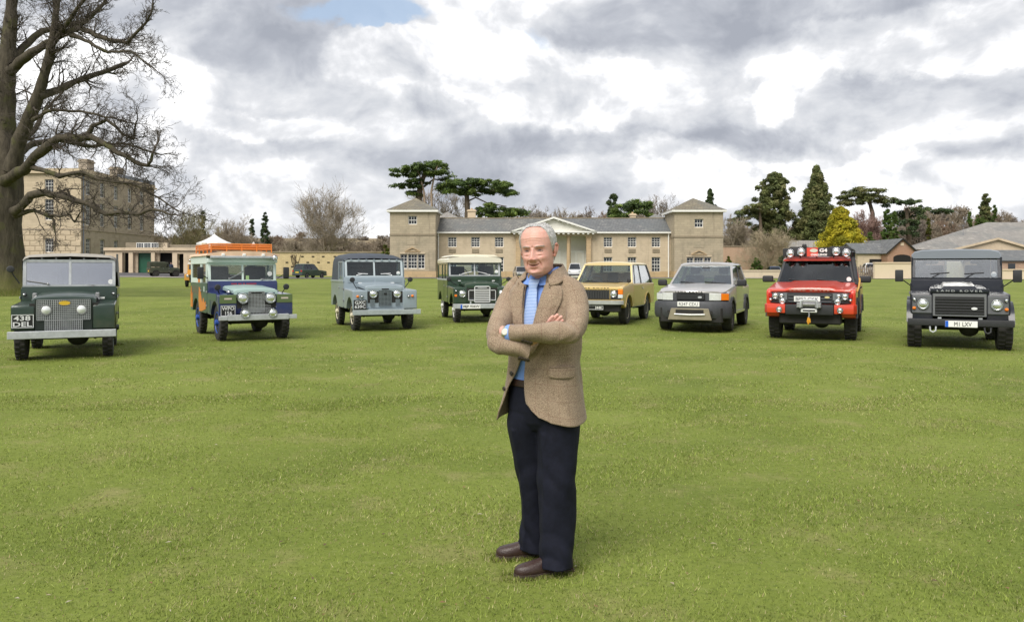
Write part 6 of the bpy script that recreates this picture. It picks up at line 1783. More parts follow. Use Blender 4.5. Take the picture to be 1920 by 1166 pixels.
for s_ in (-1, 1):
    o = wrap(MB(), .87, -.722, .11, [(0, .85), (.012, .855), (.012, .995), (0, 1.0), (-.01, 1.0), (-.01, .85)], 6, 5, 0, .52 * s_, .86 * s_).build('headlight', pmat('lamp_housing', (.22, .23, .25), .25, .4), c7)
    lamp(o, 'lamp_bowl', s_ * .69, -.735, .94, .062, chrome, lens_m, .01); lamp(o, 'lamp_bowl', s_ * .565, -.735, .945, .048, chrome, lens_m, .01)
    lamp(c7, 'lower_lamp', s_ * .545, -.738, .83, .062, chrome, lens_m, .01); lamp(c7, 'indicator', s_ * .79, -.695, .855, .035, None, lens_m)
    MB().box((s_ * .80, -.692, .945), (.07, .02, .09), .008, 1).build('repeater', redlens, c7)
    cap_ = MB(); x0, x1 = (.48, .915) if s_ > 0 else (-.915, -.48)
    b_ = bmesh.new()
    cap_.prism([(x0, -.84), (x1 - .06 * s_ if s_ > 0 else x1, -.80 if s_ > 0 else -.66), (x1, -.70 if s_ > 0 else -.52), (x1, -.52)] if s_ > 0 else [(x0, -.52), (x0, -.70), (x0 + .06, -.80), (x1, -.84), (x1, -.52)], 'z', .575, .765, .015, 2)
    b_.free(); cap_.build('bumper_corner', redp, c7)
    lamp(c7, 'fog_light', s_ * .60, -.845, .655, .055, chrome, lens_m, .02)
    MB().bb(s_ * .87, s_ * .97, .62, .69, 1.21, 1.25, .01, 1).box((s_ * 1.03, .64, 1.28), (.24, .12, .15), .045, 3).build('mirror', trim_b, c7)
MB().bb(-.475, .475, -.86, -.60, .55, .76, .02, 2).build('winch_bumper', trim_b, c7)
MB().bb(-.62, .62, -.70, -.30, .34, .60, .03, 1).build('undertray', chassis_m, c7)
MB().bb(-.24, -.12, -.95, -.78, .70, .80, .01, 1).bb(.12, .24, -.95, -.78, .70, .80, .01, 1).cyl((-.13, -.87, .77), (.13, -.87, .77), .05, None, 14).build('winch', steel, c7)
MB().tube([(-.17, -.93, .70), (-.15, -.94, .84), (-.08, -.95, .86), (.08, -.95, .86), (.15, -.94, .84), (.17, -.93, .70)], .022, 8).build('winch_frame', galv, c7)
MB().bb(-.16, .16, -.905, -.865, .60, .68, .008, 1).build('fairlead', silver_ch, c7); MB().bb(-.12, .12, -.909, -.9055, .625, .655).build('fairlead_slot', black_pl, c7, False)
MB().tube([(0, -.92, .63), (.01, -.93, .55), (0, -.93, .50)], .015, 6).build('winch_hook', steel, c7); MB().tube([(0, -.93, .50), (-.02, -.935, .42), (-.005, -.93, .36), (.02, -.93, .40), (.012, -.93, .48)], .022, 8).build('hook_strap', pmat('strap_yellow', (.65, .30, .02), .7), c7)
number_plate(c7, 'BP52 GKK', -.05, -.768, .875, .52, .115, white_pl, pmat('plate_grey_letters', (.16, .16, .18), .5), None, bold=.008)
greenhouse(c7, .60, 1.06, 3.42, 3.30, 1.20, 1.73, .83, .72, [(0, .045, trim_b), (.36, .39, trim_b), (.62, .65, trim_b), (.93, 1.0, redp)], dark_g, dark_g)
roof_skin(c7, 1.06, 3.30, .735, 1.725, .035, redp, .03, .03)
MB().tube([(.86, .30, 1.14), (.88, .60, 1.22), (.845, .68, 1.28), (.76, 1.06, 1.76), (.76, 1.0, 1.90)], .05, 10).build('snorkel', trim_b, c7)
MB().tube([(.90, -.25, 1.03), (.92, .05, 1.10), (.93, .35, 1.24), (.92, .5, 1.30)], .02, 6).build('tow_strap', pmat('strap_tan', (.52, .30, .08), .8), c7)
rk = MB()
for z in (1.86, 1.97): rk.tube([(-.72, 1.0, z), (.72, 1.0, z), (.72, 3.1, z), (-.72, 3.1, z), (-.72, 1.0, z)], .016, 6)
for x in (-.72, -.36, 0, .36, .72): rk.cyl((x, 1.0, 1.76), (x, 1.0, 1.97), .014, None, 6); rk.cyl((x, 3.1, 1.76), (x, 3.1, 1.97), .014, None, 6)
for y in (1.5, 2.0, 2.55):
    for s_ in (-1, 1): rk.cyl((s_ * .72, y, 1.76), (s_ * .72, y, 1.97), .014, None, 6)
rk.build('roof_rack', trim_b, c7)
MB().bb(-.74, .74, .97, 1.0, 1.79, 1.98, .008, 1).build('light_panel', trim_b, c7)
for x, z in ((-.57, 1.87), (-.33, 1.90), (.42, 1.90), (.63, 1.87)): lamp(c7, 'roof_spotlight', x, .92, z, .082, chrome, None, .07)
sg = MB().bb(-.21, .31, .945, .967, 1.79, 2.00, .006, 1).build('roof_sign', trim_b, c7)
MB().bb(-.21, .03, .940, .9445, 1.795, 1.995).build('sign_panel', redp, sg, False)
bd = MB().lathe([(1, 0), (1, -.004), (.01, -.004)], axis='y', n=20, cap=False); bd.V = [(x * .085, y, z * .042) for x, y, z in bd.V]
o = bd.build('sign_badge', pmat('pale_green_badge', (.55, .60, .50), .5), sg); o.location = (-.06, .939, 1.93)
text(sg, 'lettering', 'G4', disc_m, (.145, .940, 1.935), FRONT, .07, .17, .004, .04, .085)
text(sg, 'lettering', 'CHALLENGE', disc_m, (.05, .938, 1.835), FRONT, .05, .35, .004, .04, .05)
MB().box((-.27, 1.02, 2.02), (.10, .10, .13), .03, 2).build('beacon', black_pl, c7)
for s_ in (-1, 1): MB().box((s_ * .45, 2.0, 1.94), (.45, .9, .20), .05, 2).build('roof_bag', pmat('black_bag', (.03, .03, .03), .8), c7)
for x in (-.4, .4): seat(c7, x, 1.45, .78, seat_m, .5, True); seat(c7, x, 2.4, .80, seat_m, .55, True)
MB().bb(-.8, .8, .72, 1.0, 1.0, 1.21, .04, 2).build('dashboard', seat_m, c7)
steering(c7, -.38, 1.12, 1.24, .2)
MB().box((.02, 1.05, 1.63), (.2, .04, .06), .02, 2).build('rear_view_mirror', trim_b, c7)
wiper(c7, (-.05, .63, 1.225), (-.30, .65, 1.25), (.28, -.01, -.02)); wiper(c7, (.55, .63, 1.225), (.32, .65, 1.25), (.28, -.01, -.02))
disc(c7, .70, .645, 1.28, .05)
for y in (0, 2.54):
    for s_ in (-1, 1): wheel(c7, s_ * .765, y, .385, .24, pmat('dark_alloy', (.20, .20, .21), .4, .4), 'alloy5', .22)

# ---------------------------------------------------------------- 8: dark navy utility at the far right
nav8 = paint('buckingham_blue_paint', (.006, .008, .016), .32, .25, .05); roof8 = paint('grey_blue_roof', (.19, .215, .25), .3, .6, .05)  # roof set to a paler grey blue than the body
c8 = thing('utility_four_by_four', 'dark navy off-roader with upright windscreen at far right', 'car', (8.52, 15.28, 0), R(-26.5), 'modern off-road vehicles parked in an arc')
tr = series(c8, 2.36, nav8, .62, .815, 1.05, 1.13, 1.30, .44, front=-.44, r=.385, rim=pmat('dark_alloy', (.20, .20, .21), .4, .4), tub_top=1.20, low=.55, arch_r=.47, track=.725)
for ob in [o_ for o_ in c8.children if o_.name.startswith('wheel') and o_.type == 'EMPTY']:
    bpy.data.objects.remove(ob.children[0]); bpy.data.objects.remove(ob.children[0]); bpy.data.objects.remove(ob)
for y in (0, 2.36):
    for s_ in (-1, 1): wheel(c8, s_ * .745, y, .385, .25, pmat('dark_alloy', (.20, .20, .21), .4, .4), 'alloy5', .22)
arch_trim(c8, 2.36, .385, .45, .81, nav8, .50, .07, .07)
# raised bonnet centre
MB().rings([[(-.44, y, z - .05), (-.40, y, z), (-.30, y, z + .005), (-.25, y, z + .05), (0, y, z + .055), (.25, y, z + .05), (.30, y, z + .005), (.40, y, z), (.44, y, z - .05)] for y, z in ((-.40, 1.10), (-.37, 1.135), (-.1, 1.155), (.35, 1.19), (.60, 1.20))]).build('bonnet_bulge', nav8, c8, True, 35)
MB().bb(-.48, .48, -.475, -.435, 1.06, 1.145, .012, 2).build('bonnet_lip', nav8, c8)
text(c8, 'bonnet_lettering', 'L A N D   R O V E R', galv, (0, -.479, 1.100), FRONT, .04, .74, .004, .01, .034)
MB().bb(-.44, .44, -.46, -.43, .62, 1.05, .01, 1).build('grille_panel', pmat('grey_surround', (.17, .175, .185), .4, .2), c8)
MB().bb(-.40, .40, -.468, -.461, .66, .99, .005, 1).build('grille_backing', black_pl, c8)
for i in range(6): MB().bb(-.40, .40, -.484, -.469, .672 + i * .053, .698 + i * .053, .005, 1).build('grille_slat', trim_b, c8)
bd = MB().lathe([(1, 0), (1, -.008), (.01, -.01)], axis='y', n=18, cap=False); bd.V = [(x * .05, y, z * .025) for x, y, z in bd.V]
o = bd.build('badge', silver_ch, c8); o.location = (.24, -.488, .775)
for s_ in (-1, 1):
    MB().bb(s_ * .452, s_ * .785, -.466, -.441, .67, 1.01, .012, 1).build('lamp_surround', pmat('lamp_grey', (.115, .12, .13), .45, var=.15, vscale=9), c8)
    lamp(c8, 'headlight', s_ * .60, -.475, .845, .092, chrome); lamp(c8, 'sidelight', s_ * .745, -.47, .935, .034, chrome, lens_m, .01); lamp(c8, 'indicator', s_ * .75, -.47, .765, .034, None, amber)
    mirror(c8, (s_ * .80, .72, 1.16), (s_ * 1.02, .55, 1.37), .15, .24)
    MB().bb(s_ * .30, s_ * .36, -.62, -.605, .585, .61).build('bumper_bolt', galv, c8, False)
    MB().tube([(s_ * .44 - .05, -.66, .44), (s_ * .44 - .045, -.68, .36), (s_ * .44, -.69, .335), (s_ * .44 + .045, -.68, .36), (s_ * .44 + .05, -.66, .44)], .015, 8).build('tow_loop', galv if s_ < 0 else trim_b, c8)
MB().bb(-.86, .86, -.66, -.58, .455, .58, .014, 2).build('bumper', trim_b, c8)
number_plate(c8, 'M1 LXV', .02, -.674, .495, .52, .115, white_pl, black_pl, blue_eu, bold=.0, th=.28)
f_ = screen(c8, .775, .88, 1.31, .99, 1.74, nav8, glass('bright_windscreen', (.85, .88, .90), .22, .03), .05, False)
MB().bb(-.20, .20, .797, .806, 1.20, 1.24).build('scuttle_vent', trim_b, c8, False)
for s_ in (-1, 1):
    x0, x1 = s_ * .765, s_ * .80
    MB().bb(x0, x1, .92, .99, 1.205, 1.74).bb(x0, x1, 1.56, 1.70, 1.205, 1.74).bb(x0, x1, .995, 1.555, 1.69, 1.74).bb(x0, x1, 1.705, tr, 1.205, 1.30).bb(x0, x1, 1.705, tr, 1.69, 1.74).bb(x0, x1, tr - .1, tr, 1.305, 1.685).build('side_frame', nav8, c8, False)
    MB().bb(s_ * .78, s_ * .785, 1.0, 1.55, 1.21, 1.685).build('side_window', side_g, c8, False); MB().bb(s_ * .78, s_ * .785, 1.71, tr - .105, 1.305, 1.685).build('side_window', side_g, c8, False)
    wiper(c8, (s_ * .30 - .14, .86, 1.32), (s_ * .30 + .02, .90, 1.42), (.17, .0, .012))
MB().bb(-.76, .76, tr - .03, tr, 1.205, 1.28).bb(-.76, -.50, tr - .03, tr, 1.285, 1.74).bb(.50, .76, tr - .03, tr, 1.285, 1.74).bb(-.495, .495, tr - .03, tr, 1.68, 1.74).build('rear_panel', nav8, c8, False)
MB().bb(-.495, .495, tr - .02, tr - .014, 1.285, 1.675).build('rear_window', screen_g, c8, False)
MB().rings([[(-.80 + k, y, 1.74 - d2), (-.80 + k, y, 1.80 - d2), (-.74, y, 1.86 - d2), (-.60, y, 1.895 - d2), (0, y, 1.91 - d2), (.60, y, 1.895 - d2), (.74, y, 1.86 - d2), (.80 - k, y, 1.80 - d2), (.80 - k, y, 1.74 - d2)] for y, k, d2 in ((.93, .03, .02), (.97, .01, .0), (1.15, 0, 0), (tr - .05, 0, 0), (tr + .01, .02, .02))]).build('roof', roof8, c8, True, 35)
for x in (-.42, .42): seat(c8, x, 1.25, .92, seat_m, .46, True)
MB().bb(-.72, .72, .93, 1.1, 1.05, 1.27, .03, 1).build('dashboard', seat_m, c8)
steering(c8, -.40, 1.12, 1.32, .2)
disc(c8, .66, .915, 1.40, .05)

# ---------------------------------------------------------------- background vehicles
army = paint('army_green_paint', (.032, .040, .022), .6, .05, .3)
x, y = PX(307, 100), 100.0
a1 = thing('army_vehicle', 'olive army vehicle seen from behind near the garage range', 'car', (x + 1.0, y + .8, gzf(x, y)), R(128))
tr = series(a1, 2.36, army, .7, .80, 1.0, 1.10, 1.30, .43, r=.40, track=.68, rim=army)
canvas(a1, 'canvas_top', [(.92, .77, 1.72, .765, 1.765, 1.79), (1.2, .79, 1.2, .775, 1.81, 1.86), (2.2, .80, 1.20, .78, 1.83, 1.90), (3.05, .79, 1.20, .76, 1.80, 1.87)], pmat('army_canvas', (.040, .045, .028), .95, var=.3, vscale=2), True)
screen(a1, .755, .88, 1.31, .96, 1.72, army, side_g)
MB().bb(-.45, -.05, tr + .05, tr + .07, .62, .80).build('rear_plate', yellow_pl, a1, False)
MB().bb(-.82, .82, tr + .005, tr + .045, .46, .58).build('rear_crossmember', army, a1, False)
for s_ in (-1, 1): lamp(a1, 'tail_light', s_ * .68, tr + .01, .92, .05, None, redlens, .02, 1)


def far_car(name, label, px, py_g, Y, yaw, body, H_=1.5, L_=4.2, group=None, z=None, plate=yellow_pl, lamps=redlens, gm_=dark_g, fr=False):
    """ordinary road car: three box body, glasshouse, lamps, plate, wheels"""
    x = PX(px, Y)
    o = thing(name, label, 'car', (x, Y, gzf(x, Y) + .04 if z is None else z), R(yaw), group)
    wb = L_ * .61; f0 = -L_ * .19; r0 = wb + L_ * .20; zb = H_ * .60
    # origin moved under the middle of the car by an offset of every part
    profile_car(o, 'body', wb, [(f0 + .03, .3, 1), (f0, .42, 1), (f0, zb * .74, 2), (f0 + .10, zb * .82, 2), (.62, zb * .96, 1), (.8, zb, 1), (r0 - .04, zb, 2), (r0, zb * .8, 1), (r0, .40, 1), (r0 - .1, .30, 0)], .28, .31, .37, .84, body, .07)
    MB().bb(-.82, .82, .42, wb - .42, .30, zb * .9).bb(-.6, .6, f0 + .1, .4, .3, zb * .7).bb(-.6, .6, wb - .4, r0 - .1, .3, zb * .9).build('floor_pan', chassis_m, o, False)
    greenhouse(o, .62, 1.25, r0 - .08, r0 - .42, zb, H_ - .06, .78, .62, [(0, .04, body), (.40, .44, trim_b), (.66, .69, trim_b), (.93, 1.0, body)], gm_, gm_)
    roof_skin(o, 1.25, r0 - .42, .63, H_ - .07, .03, body, .04, .02)
    for s_ in (-1, 1):
        MB().bb(s_ * .56, s_ * .80, r0 - .02, r0 + .02, zb * .74, zb * .92, .01, 1).build('tail_light', redlens, o); MB().bb(s_ * .52, s_ * .78, f0 - .02, f0 + .03, zb * .66, zb * .80, .01, 1).build('headlight', lens_m, o)
    MB().bb(-.26, .26, r0 + .003, r0 + .02, zb * .62, zb * .62 + .12).build('number_plate', yellow_pl, o, False); MB().bb(-.26, .26, f0 - .02, f0 - .003, .42, .54).build('number_plate', white_pl, o, False)
    MB().bb(-.83, .83, r0 - .02, r0 + .06, .36, .52, .03, 1).build('bumper', trim_g, o); MB().bb(-.83, .83, f0 - .06, f0 + .03, .34, .50, .03, 1).build('bumper', trim_g, o)
    for y_ in (0, wb):
        for s_ in (-1, 1): wheel(o, s_ * .74, y_, .31, .19, pmat('bright_alloy', (.60, .60, .62), .3, .6), 'alloy5', .20, False)
    for ch in o.children: ch.location.y -= wb / 2
    return o


far_car('parked_estate', 'dark green estate car parked before the garden wall', 581, 520, 101, 152, paint('racing_green_paint', (.012, .045, .028), .3, .6, .05), 1.78, 4.5)
far_car('parked_car', 'silver car half hidden behind the man on his left', 978, 524, 98, 8, silv, 1.45, 4.0)
far_car('parked_car', 'white car parked by the portico behind the man', 1078, 512, 105, -6, paint('white_car_paint', (.70, .71, .72), .3, .6, .04), 1.9, 4.4)
far_car('parked_car', 'blue car seen from behind beside the ivy at the pink wall', 1449, 505, 112, 172, paint('blue_car_paint', (.03, .06, .14), .3, .6, .05), 1.5, 4.2)
yw = 'cars in the yard behind the cream wall'
far_car('parked_car', 'white car nearest the timber fence in the walled yard', 1648, 490, 104, 80, paint('white_car_paint', (.70, .71, .72)), 1.55, 4.2, yw, .75)
far_car('parked_car', 'pale blue car second from the fence in the walled yard', 1676, 490, 107, 20, paint('pale_blue_paint', (.30, .38, .46)), 1.5, 4.0, yw, .75)
far_car('parked_car', 'silver car third from the fence in the walled yard', 1700, 490, 106, -12, silv, 1.5, 4.1, yw, .75)
far_car('parked_car', 'dark car at the end of the walled yard row', 1724, 490, 108, -30, nav8, 1.5, 4.2, yw, .75)
sand = paint('sandglow_paint', (.66, .32, .045), .4, .4, .1)
x, y = PX(368, 62), 62.0
a2 = thing('sand_yellow_vehicle', 'sand yellow off-roader glimpsed behind the expedition wagon', 'car', (x, y, gzf(x, y)), R(12))
series(a2, 2.36, sand, .7, .80, 1.0, 1.10, 1.30, .43, r=.40, track=.68, rim=sand)
screen(a2, .755, .88, 1.31, .96, 1.74, sand, side_g)
m = MB().rings([[(-.80, y_, 1.74), (-.76, y_, 1.90), (0, y_, 1.96), (.76, y_, 1.90), (.80, y_, 1.74)] for y_ in (.9, 3.0)]); m.build('roof', white_pl, a2, True, 30)
for s_ in (-1, 1): MB().bb(s_ * .77, s_ * .80, .95, 3.0, 1.2, 1.74).build('side_panel', sand, a2, False); lamp(a2, 'headlight', s_ * .56, -.445, .85, .09, chrome); lamp(a2, 'roof_lamp', s_ * .6, .88, 2.05, .09, trim_b)


# ================================================================ THE MAN
man = thing('person', 'man in brown tweed jacket and navy trousers with arms folded', 'person', (.15, 4.0, 0))


def grid_obj(name, P_, mat, parent, closed=False, uv=None, thick=0.0, sub=0):
    """smooth surface from a grid of points (rows, columns, 3)"""
    P_ = np.asarray(P_, float); nv, nu = P_.shape[:2]
    i, j = np.meshgrid(np.arange(nv - 1), np.arange(nu if closed else nu - 1), indexing='ij'); j2 = (j + 1) % nu
    F = np.stack([i * nu + j, i * nu + j2, (i + 1) * nu + j2, (i + 1) * nu + j], -1).reshape(-1, 4)
    me = fast_mesh(name, P_.reshape(-1, 3), F, mat, True)
    if uv is not None:
        l = me.uv_layers.new(name='uv'); U = uv.reshape(-1, 2)[F.ravel()]
        l.data.foreach_set('uv', U.astype(np.float32).ravel())
    o = link(bpy.data.objects.new(name, me), parent)
    if thick:
        m_ = o.modifiers.new('solid', 'SOLIDIFY'); m_.thickness = thick; m_.offset = -1
    if sub:
        m_ = o.modifiers.new('sub', 'SUBSURF'); m_.levels = sub; m_.render_levels = sub
    return o


def remesh(name, mb, vox, mat, parent, smooth=2, fac=.5):
    me = bpy.data.meshes.new('tmp'); me.from_pydata(mb.V, [], mb.F)
    b = bmesh.new(); b.from_mesh(me); bmesh.ops.recalc_face_normals(b, faces=b.faces[:]); b.to_mesh(me); b.free()
    o = bpy.data.objects.new('tmp', me); COL.objects.link(o)
    r_ = o.modifiers.new('r', 'REMESH'); r_.mode = 'VOXEL'; r_.voxel_size = vox; r_.use_smooth_shade = True
    s_ = o.modifiers.new('s', 'SMOOTH'); s_.factor = fac; s_.iterations = smooth
    dg = bpy.context.evaluated_depsgraph_get(); out = bpy.data.meshes.new_from_object(o.evaluated_get(dg)); out.name = name
    bpy.data.objects.remove(o); bpy.data.meshes.remove(me)
    out.materials.clear(); out.materials.append(mat); out.shade_smooth()
    return link(bpy.data.objects.new(name, out), parent)


def chain(m, pts, rs, n=12):
    """rounded tapering stroke, closed at both ends"""
    P_ = [Vector(p) for p in pts]; t0 = (P_[0] - P_[1]).normalized(); t1 = (P_[-1] - P_[-2]).normalized()
    a = [P_[0] + t0 * rs[0] * .95, P_[0] + t0 * rs[0] * .6] + P_ + [P_[-1] + t1 * rs[-1] * .6, P_[-1] + t1 * rs[-1] * .95]
    return m.tube(a, [rs[0] * .25, rs[0] * .8] + list(rs) + [rs[-1] * .8, rs[-1] * .25], n)


# ---------------------------------------------------------------- cloth
def tweed(name, base, dark, light, line=None):
    m_ = bpy.data.materials.new(name); m_.use_nodes = True
    t = NT(m_.node_tree); b = t.n['Principled BSDF']
    tc = t.node('ShaderNodeTexCoord'); oc = tc.outputs['Object']; uv = tc.outputs['UV']
    n = t.noise(oc, 330, 3, .7); n2 = t.noise(oc, 150, 3, .6); n3 = t.noise(oc, 9, 4, .6)
    c = t.ramp(n, [(.36, dark), (.52, base), (.68, light)])
    c = t.mix(t.m('MULTIPLY', t.smooth(n2, .5, .72), .45), c, dark)
    c = t.mix(t.m('MULTIPLY', t.smooth(n3, .5, .7), .18), c, light)
    if line:
        sp = t.node('ShaderNodeSeparateXYZ', {0: uv})
        for k, per in ((0, .062), (1, .075)):
            f_ = t.m('ABSOLUTE', t.m('SUBTRACT', t.m('FRACT', t.m('DIVIDE', sp.outputs[k], per)), .5))
            c = t.mix(t.m('MULTIPLY', t.smooth(f_, .025, .010), .38), c, line)
    t.put(b.inputs['Base Color'], c); b.inputs['Roughness'].default_value = .95; b.inputs['Specular IOR Level'].default_value = .12
    b.inputs['Sheen Weight'].default_value = .15
    h = t.m('ADD', n, t.m('MULTIPLY', n2, .6))
    t.put(b.inputs['Normal'], t.node('ShaderNodeBump', {'Strength': .35, 'Distance': .0025, 'Height': h}).outputs[0])
    return m_


tw = tweed('brown_tweed', (.300, .225, .158), (.145, .105, .075), (.47, .375, .280), (.17, .08, .06))
navyc = pmat('navy_cloth', (.0085, .0098, .0200), .8, spec=.22, var=.3, vscale=30, bump=.2, bscale=500)
shirt_m = pmat('blue_shirt', (.205, .345, .78), .8, spec=.2, var=.08, vscale=30, bump=.1, bscale=300)
leather = pmat('brown_leather', (.042, .022, .018), .38, spec=.5, var=.35, vscale=22, bump=.25, bscale=160)
sole_m = pmat('shoe_sole', (.055, .038, .028), .8, var=.3, vscale=20)
horn = pmat('horn_button', (.03, .02, .014), .35)
tie_m = bpy.data.materials.new('checked_tie'); tie_m.use_nodes = True
t = NT(tie_m.node_tree); b = t.n['Principled BSDF']
sp = t.node('ShaderNodeSeparateXYZ', {0: t.node('ShaderNodeTexCoord').outputs['Object']})
ck = t.m('ADD', t.m('GREATER_THAN', t.m('FRACT', t.m('MULTIPLY', t.m('ADD', sp.outputs[0], t.m('MULTIPLY', sp.outputs[1], -.5)), 150.0)), .5), t.m('GREATER_THAN', t.m('FRACT', t.m('MULTIPLY', sp.outputs[2], 140.0)), .5))
t.put(b.inputs['Base Color'], t.ramp(t.m('MULTIPLY', ck, .5), [(0, (.09, .16, .47)), (.5, (.26, .40, .72)), (1, (.62, .72, .86))])); b.inputs['Roughness'].default_value = .5

# ---------------------------------------------------------------- torso frame
TYAW = R(-33); TC = Vector((.014, .035, 0))
ct, st_ = math.cos(TYAW), math.sin(TYAW)


def tors(x, y, z):
    """torso-local point (front to -y) to the man's frame; the trunk leans back a little at the hips"""
    x = np.asarray(x, float); y = np.asarray(y, float); z = np.asarray(z, float)
    return np.stack([x * ct - y * st_ + TC.x + .0 * z, x * st_ + y * ct + TC.y, z + 0 * x], -1)


ZT = np.array([.70, .755, .85, .95, 1.05, 1.15, 1.25, 1.33, 1.375, 1.405, 1.43, 1.45, 1.47, 1.50])
AT = np.array([.224, .219, .206, .194, .188, .192, .202, .204, .194, .176, .150, .122, .096, .076])
FT = np.array([.168, .165, .160, .152, .147, .147, .140, .125, .112, .100, .088, .078, .068, .060])
BT = np.array([.158, .154, .142, .126, .115, .120, .128, .126, .122, .116, .108, .100, .093, .084])


def tsurf(al, z, off=0.0):
    """point on the trunk at angle al from the front (positive to the photograph's right)"""
    al = np.asarray(al, float); z = np.asarray(z, float) + 0 * al; al = al + 0 * z
    a = np.interp(z, ZT, AT) + off; f_ = np.interp(z, ZT, FT) + off; b_ = np.interp(z, ZT, BT) + off
    c, s_ = np.cos(al), np.sin(al); e = .82
    x = a * np.sign(s_) * np.abs(s_) ** e; y = np.where(c > 0, -f_, b_) * np.abs(c) ** e
    zz = z - .020 * (np.abs(x) / .2) ** 2 * (z > 1.3) * np.clip((z - 1.3) / .08, 0, 1)
    return tors(x, y, zz)


# shirt and trousers block underneath
al = np.linspace(-np.pi, np.pi, 72, endpoint=False); zz = np.concatenate([np.linspace(.945, 1.46, 44), [1.475, 1.487, 1.50]])
A_, Z_ = np.meshgrid(al, zz)
shirt = grid_obj('shirt', tsurf(A_, Z_, -.020), shirt_m, man, True)

# ---------------------------------------------------------------- jacket shell with a real front opening
def open_r(z):   # his right edge (left in the photograph)
    return np.interp(z, [.70, .755, .82, .90, .98, 1.05, 1.12, 1.20, 1.30, 1.38, 1.44, 1.48], [1.02, .96, .78, .58, .38, .22, .10, .11, .15, .20, .30, .48])
def open_l(z):
    return np.interp(z, [.70, .755, .78, .82, .90, .98, 1.05, 1.12, 1.20, 1.30, 1.38, 1.44, 1.48], [.42, .22, .09, .0, -.05, -.08, -.08, -.02, .06, .13, .20, .32, .50])


nv, nu = 120, 200
zz = np.linspace(0, 1, nv); uu = np.linspace(0, 1, nu)
P_ = np.empty((nv, nu, 3)); UV = np.empty((nv, nu, 2))
for i, v_ in enumerate(zz):
    z = .752 + (1.478 - .752) * v_
    ol, orr = float(open_l(z)), float(open_r(z))
    a0, a1 = ol, 2 * np.pi - orr
    aa = a0 + (a1 - a0) * uu
    hem = .012 * np.sin(aa * 3 + 1) * (1 - v_) ** 4 + np.where(aa < 1.2, .035 * np.clip((.55 - aa) / .5, 0, 1) * (1 - v_) ** 6, 0)
    drag = .0045 * np.sin(aa * 9 + z * 14) * np.exp(-((z - .98) / .14) ** 2) + .0055 * np.sin(aa * 6 - z * 21 + 1.5) * np.exp(-((z - 1.08) / .12) ** 2)
    flare = .004 * np.sin(aa * 5 + 2) * (1 - v_) ** 2
    # the loose right front panel hangs away from the body
    edge = np.clip((aa - (a1 - .55)) / .55, 0, 1) * np.clip((1.05 - z) / .25, 0, 1) * .030 + np.clip((a0 + .35 - aa) / .35, 0, 1) * np.clip((1.02 - z) / .2, 0, 1) * .012
    aw = np.where(aa > np.pi, aa - 2 * np.pi, aa)
    P_[i] = tsurf(aw, np.full(nu, z), drag + flare + edge)
    P_[i, :, 2] += hem
    UV[i] = np.stack([aa * .2, np.full(nu, z)], 1)
jacket = grid_obj('jacket', P_, tw, man, False, UV, .007)


# lapels and collar lie on the shell
def lapel(side):
    S_, T_ = 46, 14; G = np.empty((S_, T_, 3)); UVl = np.empty((S_, T_, 2))
    for i in range(S_):
        s_ = i / (S_ - 1); z = 1.065 + (1.425 - 1.065) * s_
        e = float(open_l(z)) if side > 0 else float(open_r(z))
        w_ = np.interp(s_, [0, .12, .45, .80, .93, 1.0], [.006, .030, .068, .102, .114, .058])
        for j in range(T_):
            k = j / (T_ - 1); a = (e - .015) + k * w_ / .165; zz_ = z + .030 * k * s_ ** 3
            off = .010 + .010 * math.sin(math.pi * min(1, k * 1.1)) * (.4 + .6 * s_)
            G[i, j] = tsurf(np.array(side * a), np.array(zz_), off); UVl[i, j] = (a * .2, zz_)
    return grid_obj('lapel', G, tw, jacket, False, UVl, .006)


lapel(1); lapel(-1)
S_, T_ = 60, 10; G = np.empty((S_, T_, 3)); UVl = np.empty((S_, T_, 2))
for i in range(S_):
    q = i / (S_ - 1); a = -np.pi + 2 * np.pi * q; f_ = abs(a) / np.pi          # a = 0 at the back of the neck
    ang = np.pi - abs(a); ang = max(ang, .46) * (1 if a < 0 else -1)
    zt = 1.530 - .050 * np.clip((f_ - .25) / .6, 0, 1) ** 1.3; zt -= .030 * np.clip((f_ - .72) / .2, 0, 1)
    zb = 1.470 - .025 * f_ - .030 * np.clip((f_ - .6) / .3, 0, 1)
    for j in range(T_):
        k = j / (T_ - 1); z = zt + (zb - zt) * k
        G[i, j] = tsurf(np.array(ang), np.array(min(z, 1.50)), .012 + .010 * math.sin(math.pi * k) + .010 * k); G[i, j, 2] += z - min(z, 1.50)
        UVl[i, j] = (a * .1, z)
grid_obj('collar', G, tw, jacket, False, UVl, .006)

# flap pocket, breast pocket, buttons
def patch(name, a0, a1, z0, z1, off, skew, parent=jacket, rnd=.35, mat=None, thick=.005, nz=14):
    G = np.empty((nz, 22, 3)); UVl = np.empty((nz, 22, 2))
    for i in range(nz):
        for j in range(22):
            k = j / 21; v_ = i / (nz - 1); z = z0 + (z1 - z0) * v_ + skew * k
            sh = rnd * max(0, .22 - min(k, 1 - k)) * max(0, .35 - v_)
            a = a0 + (a1 - a0) * k
            G[i, j] = tsurf(np.array(a), np.array(z + sh * .9), off + .002 * math.sin(v_ * 3)); UVl[i, j] = (a * .2, z)
    return grid_obj(name, G, mat or tw, parent, False, UVl, thick)


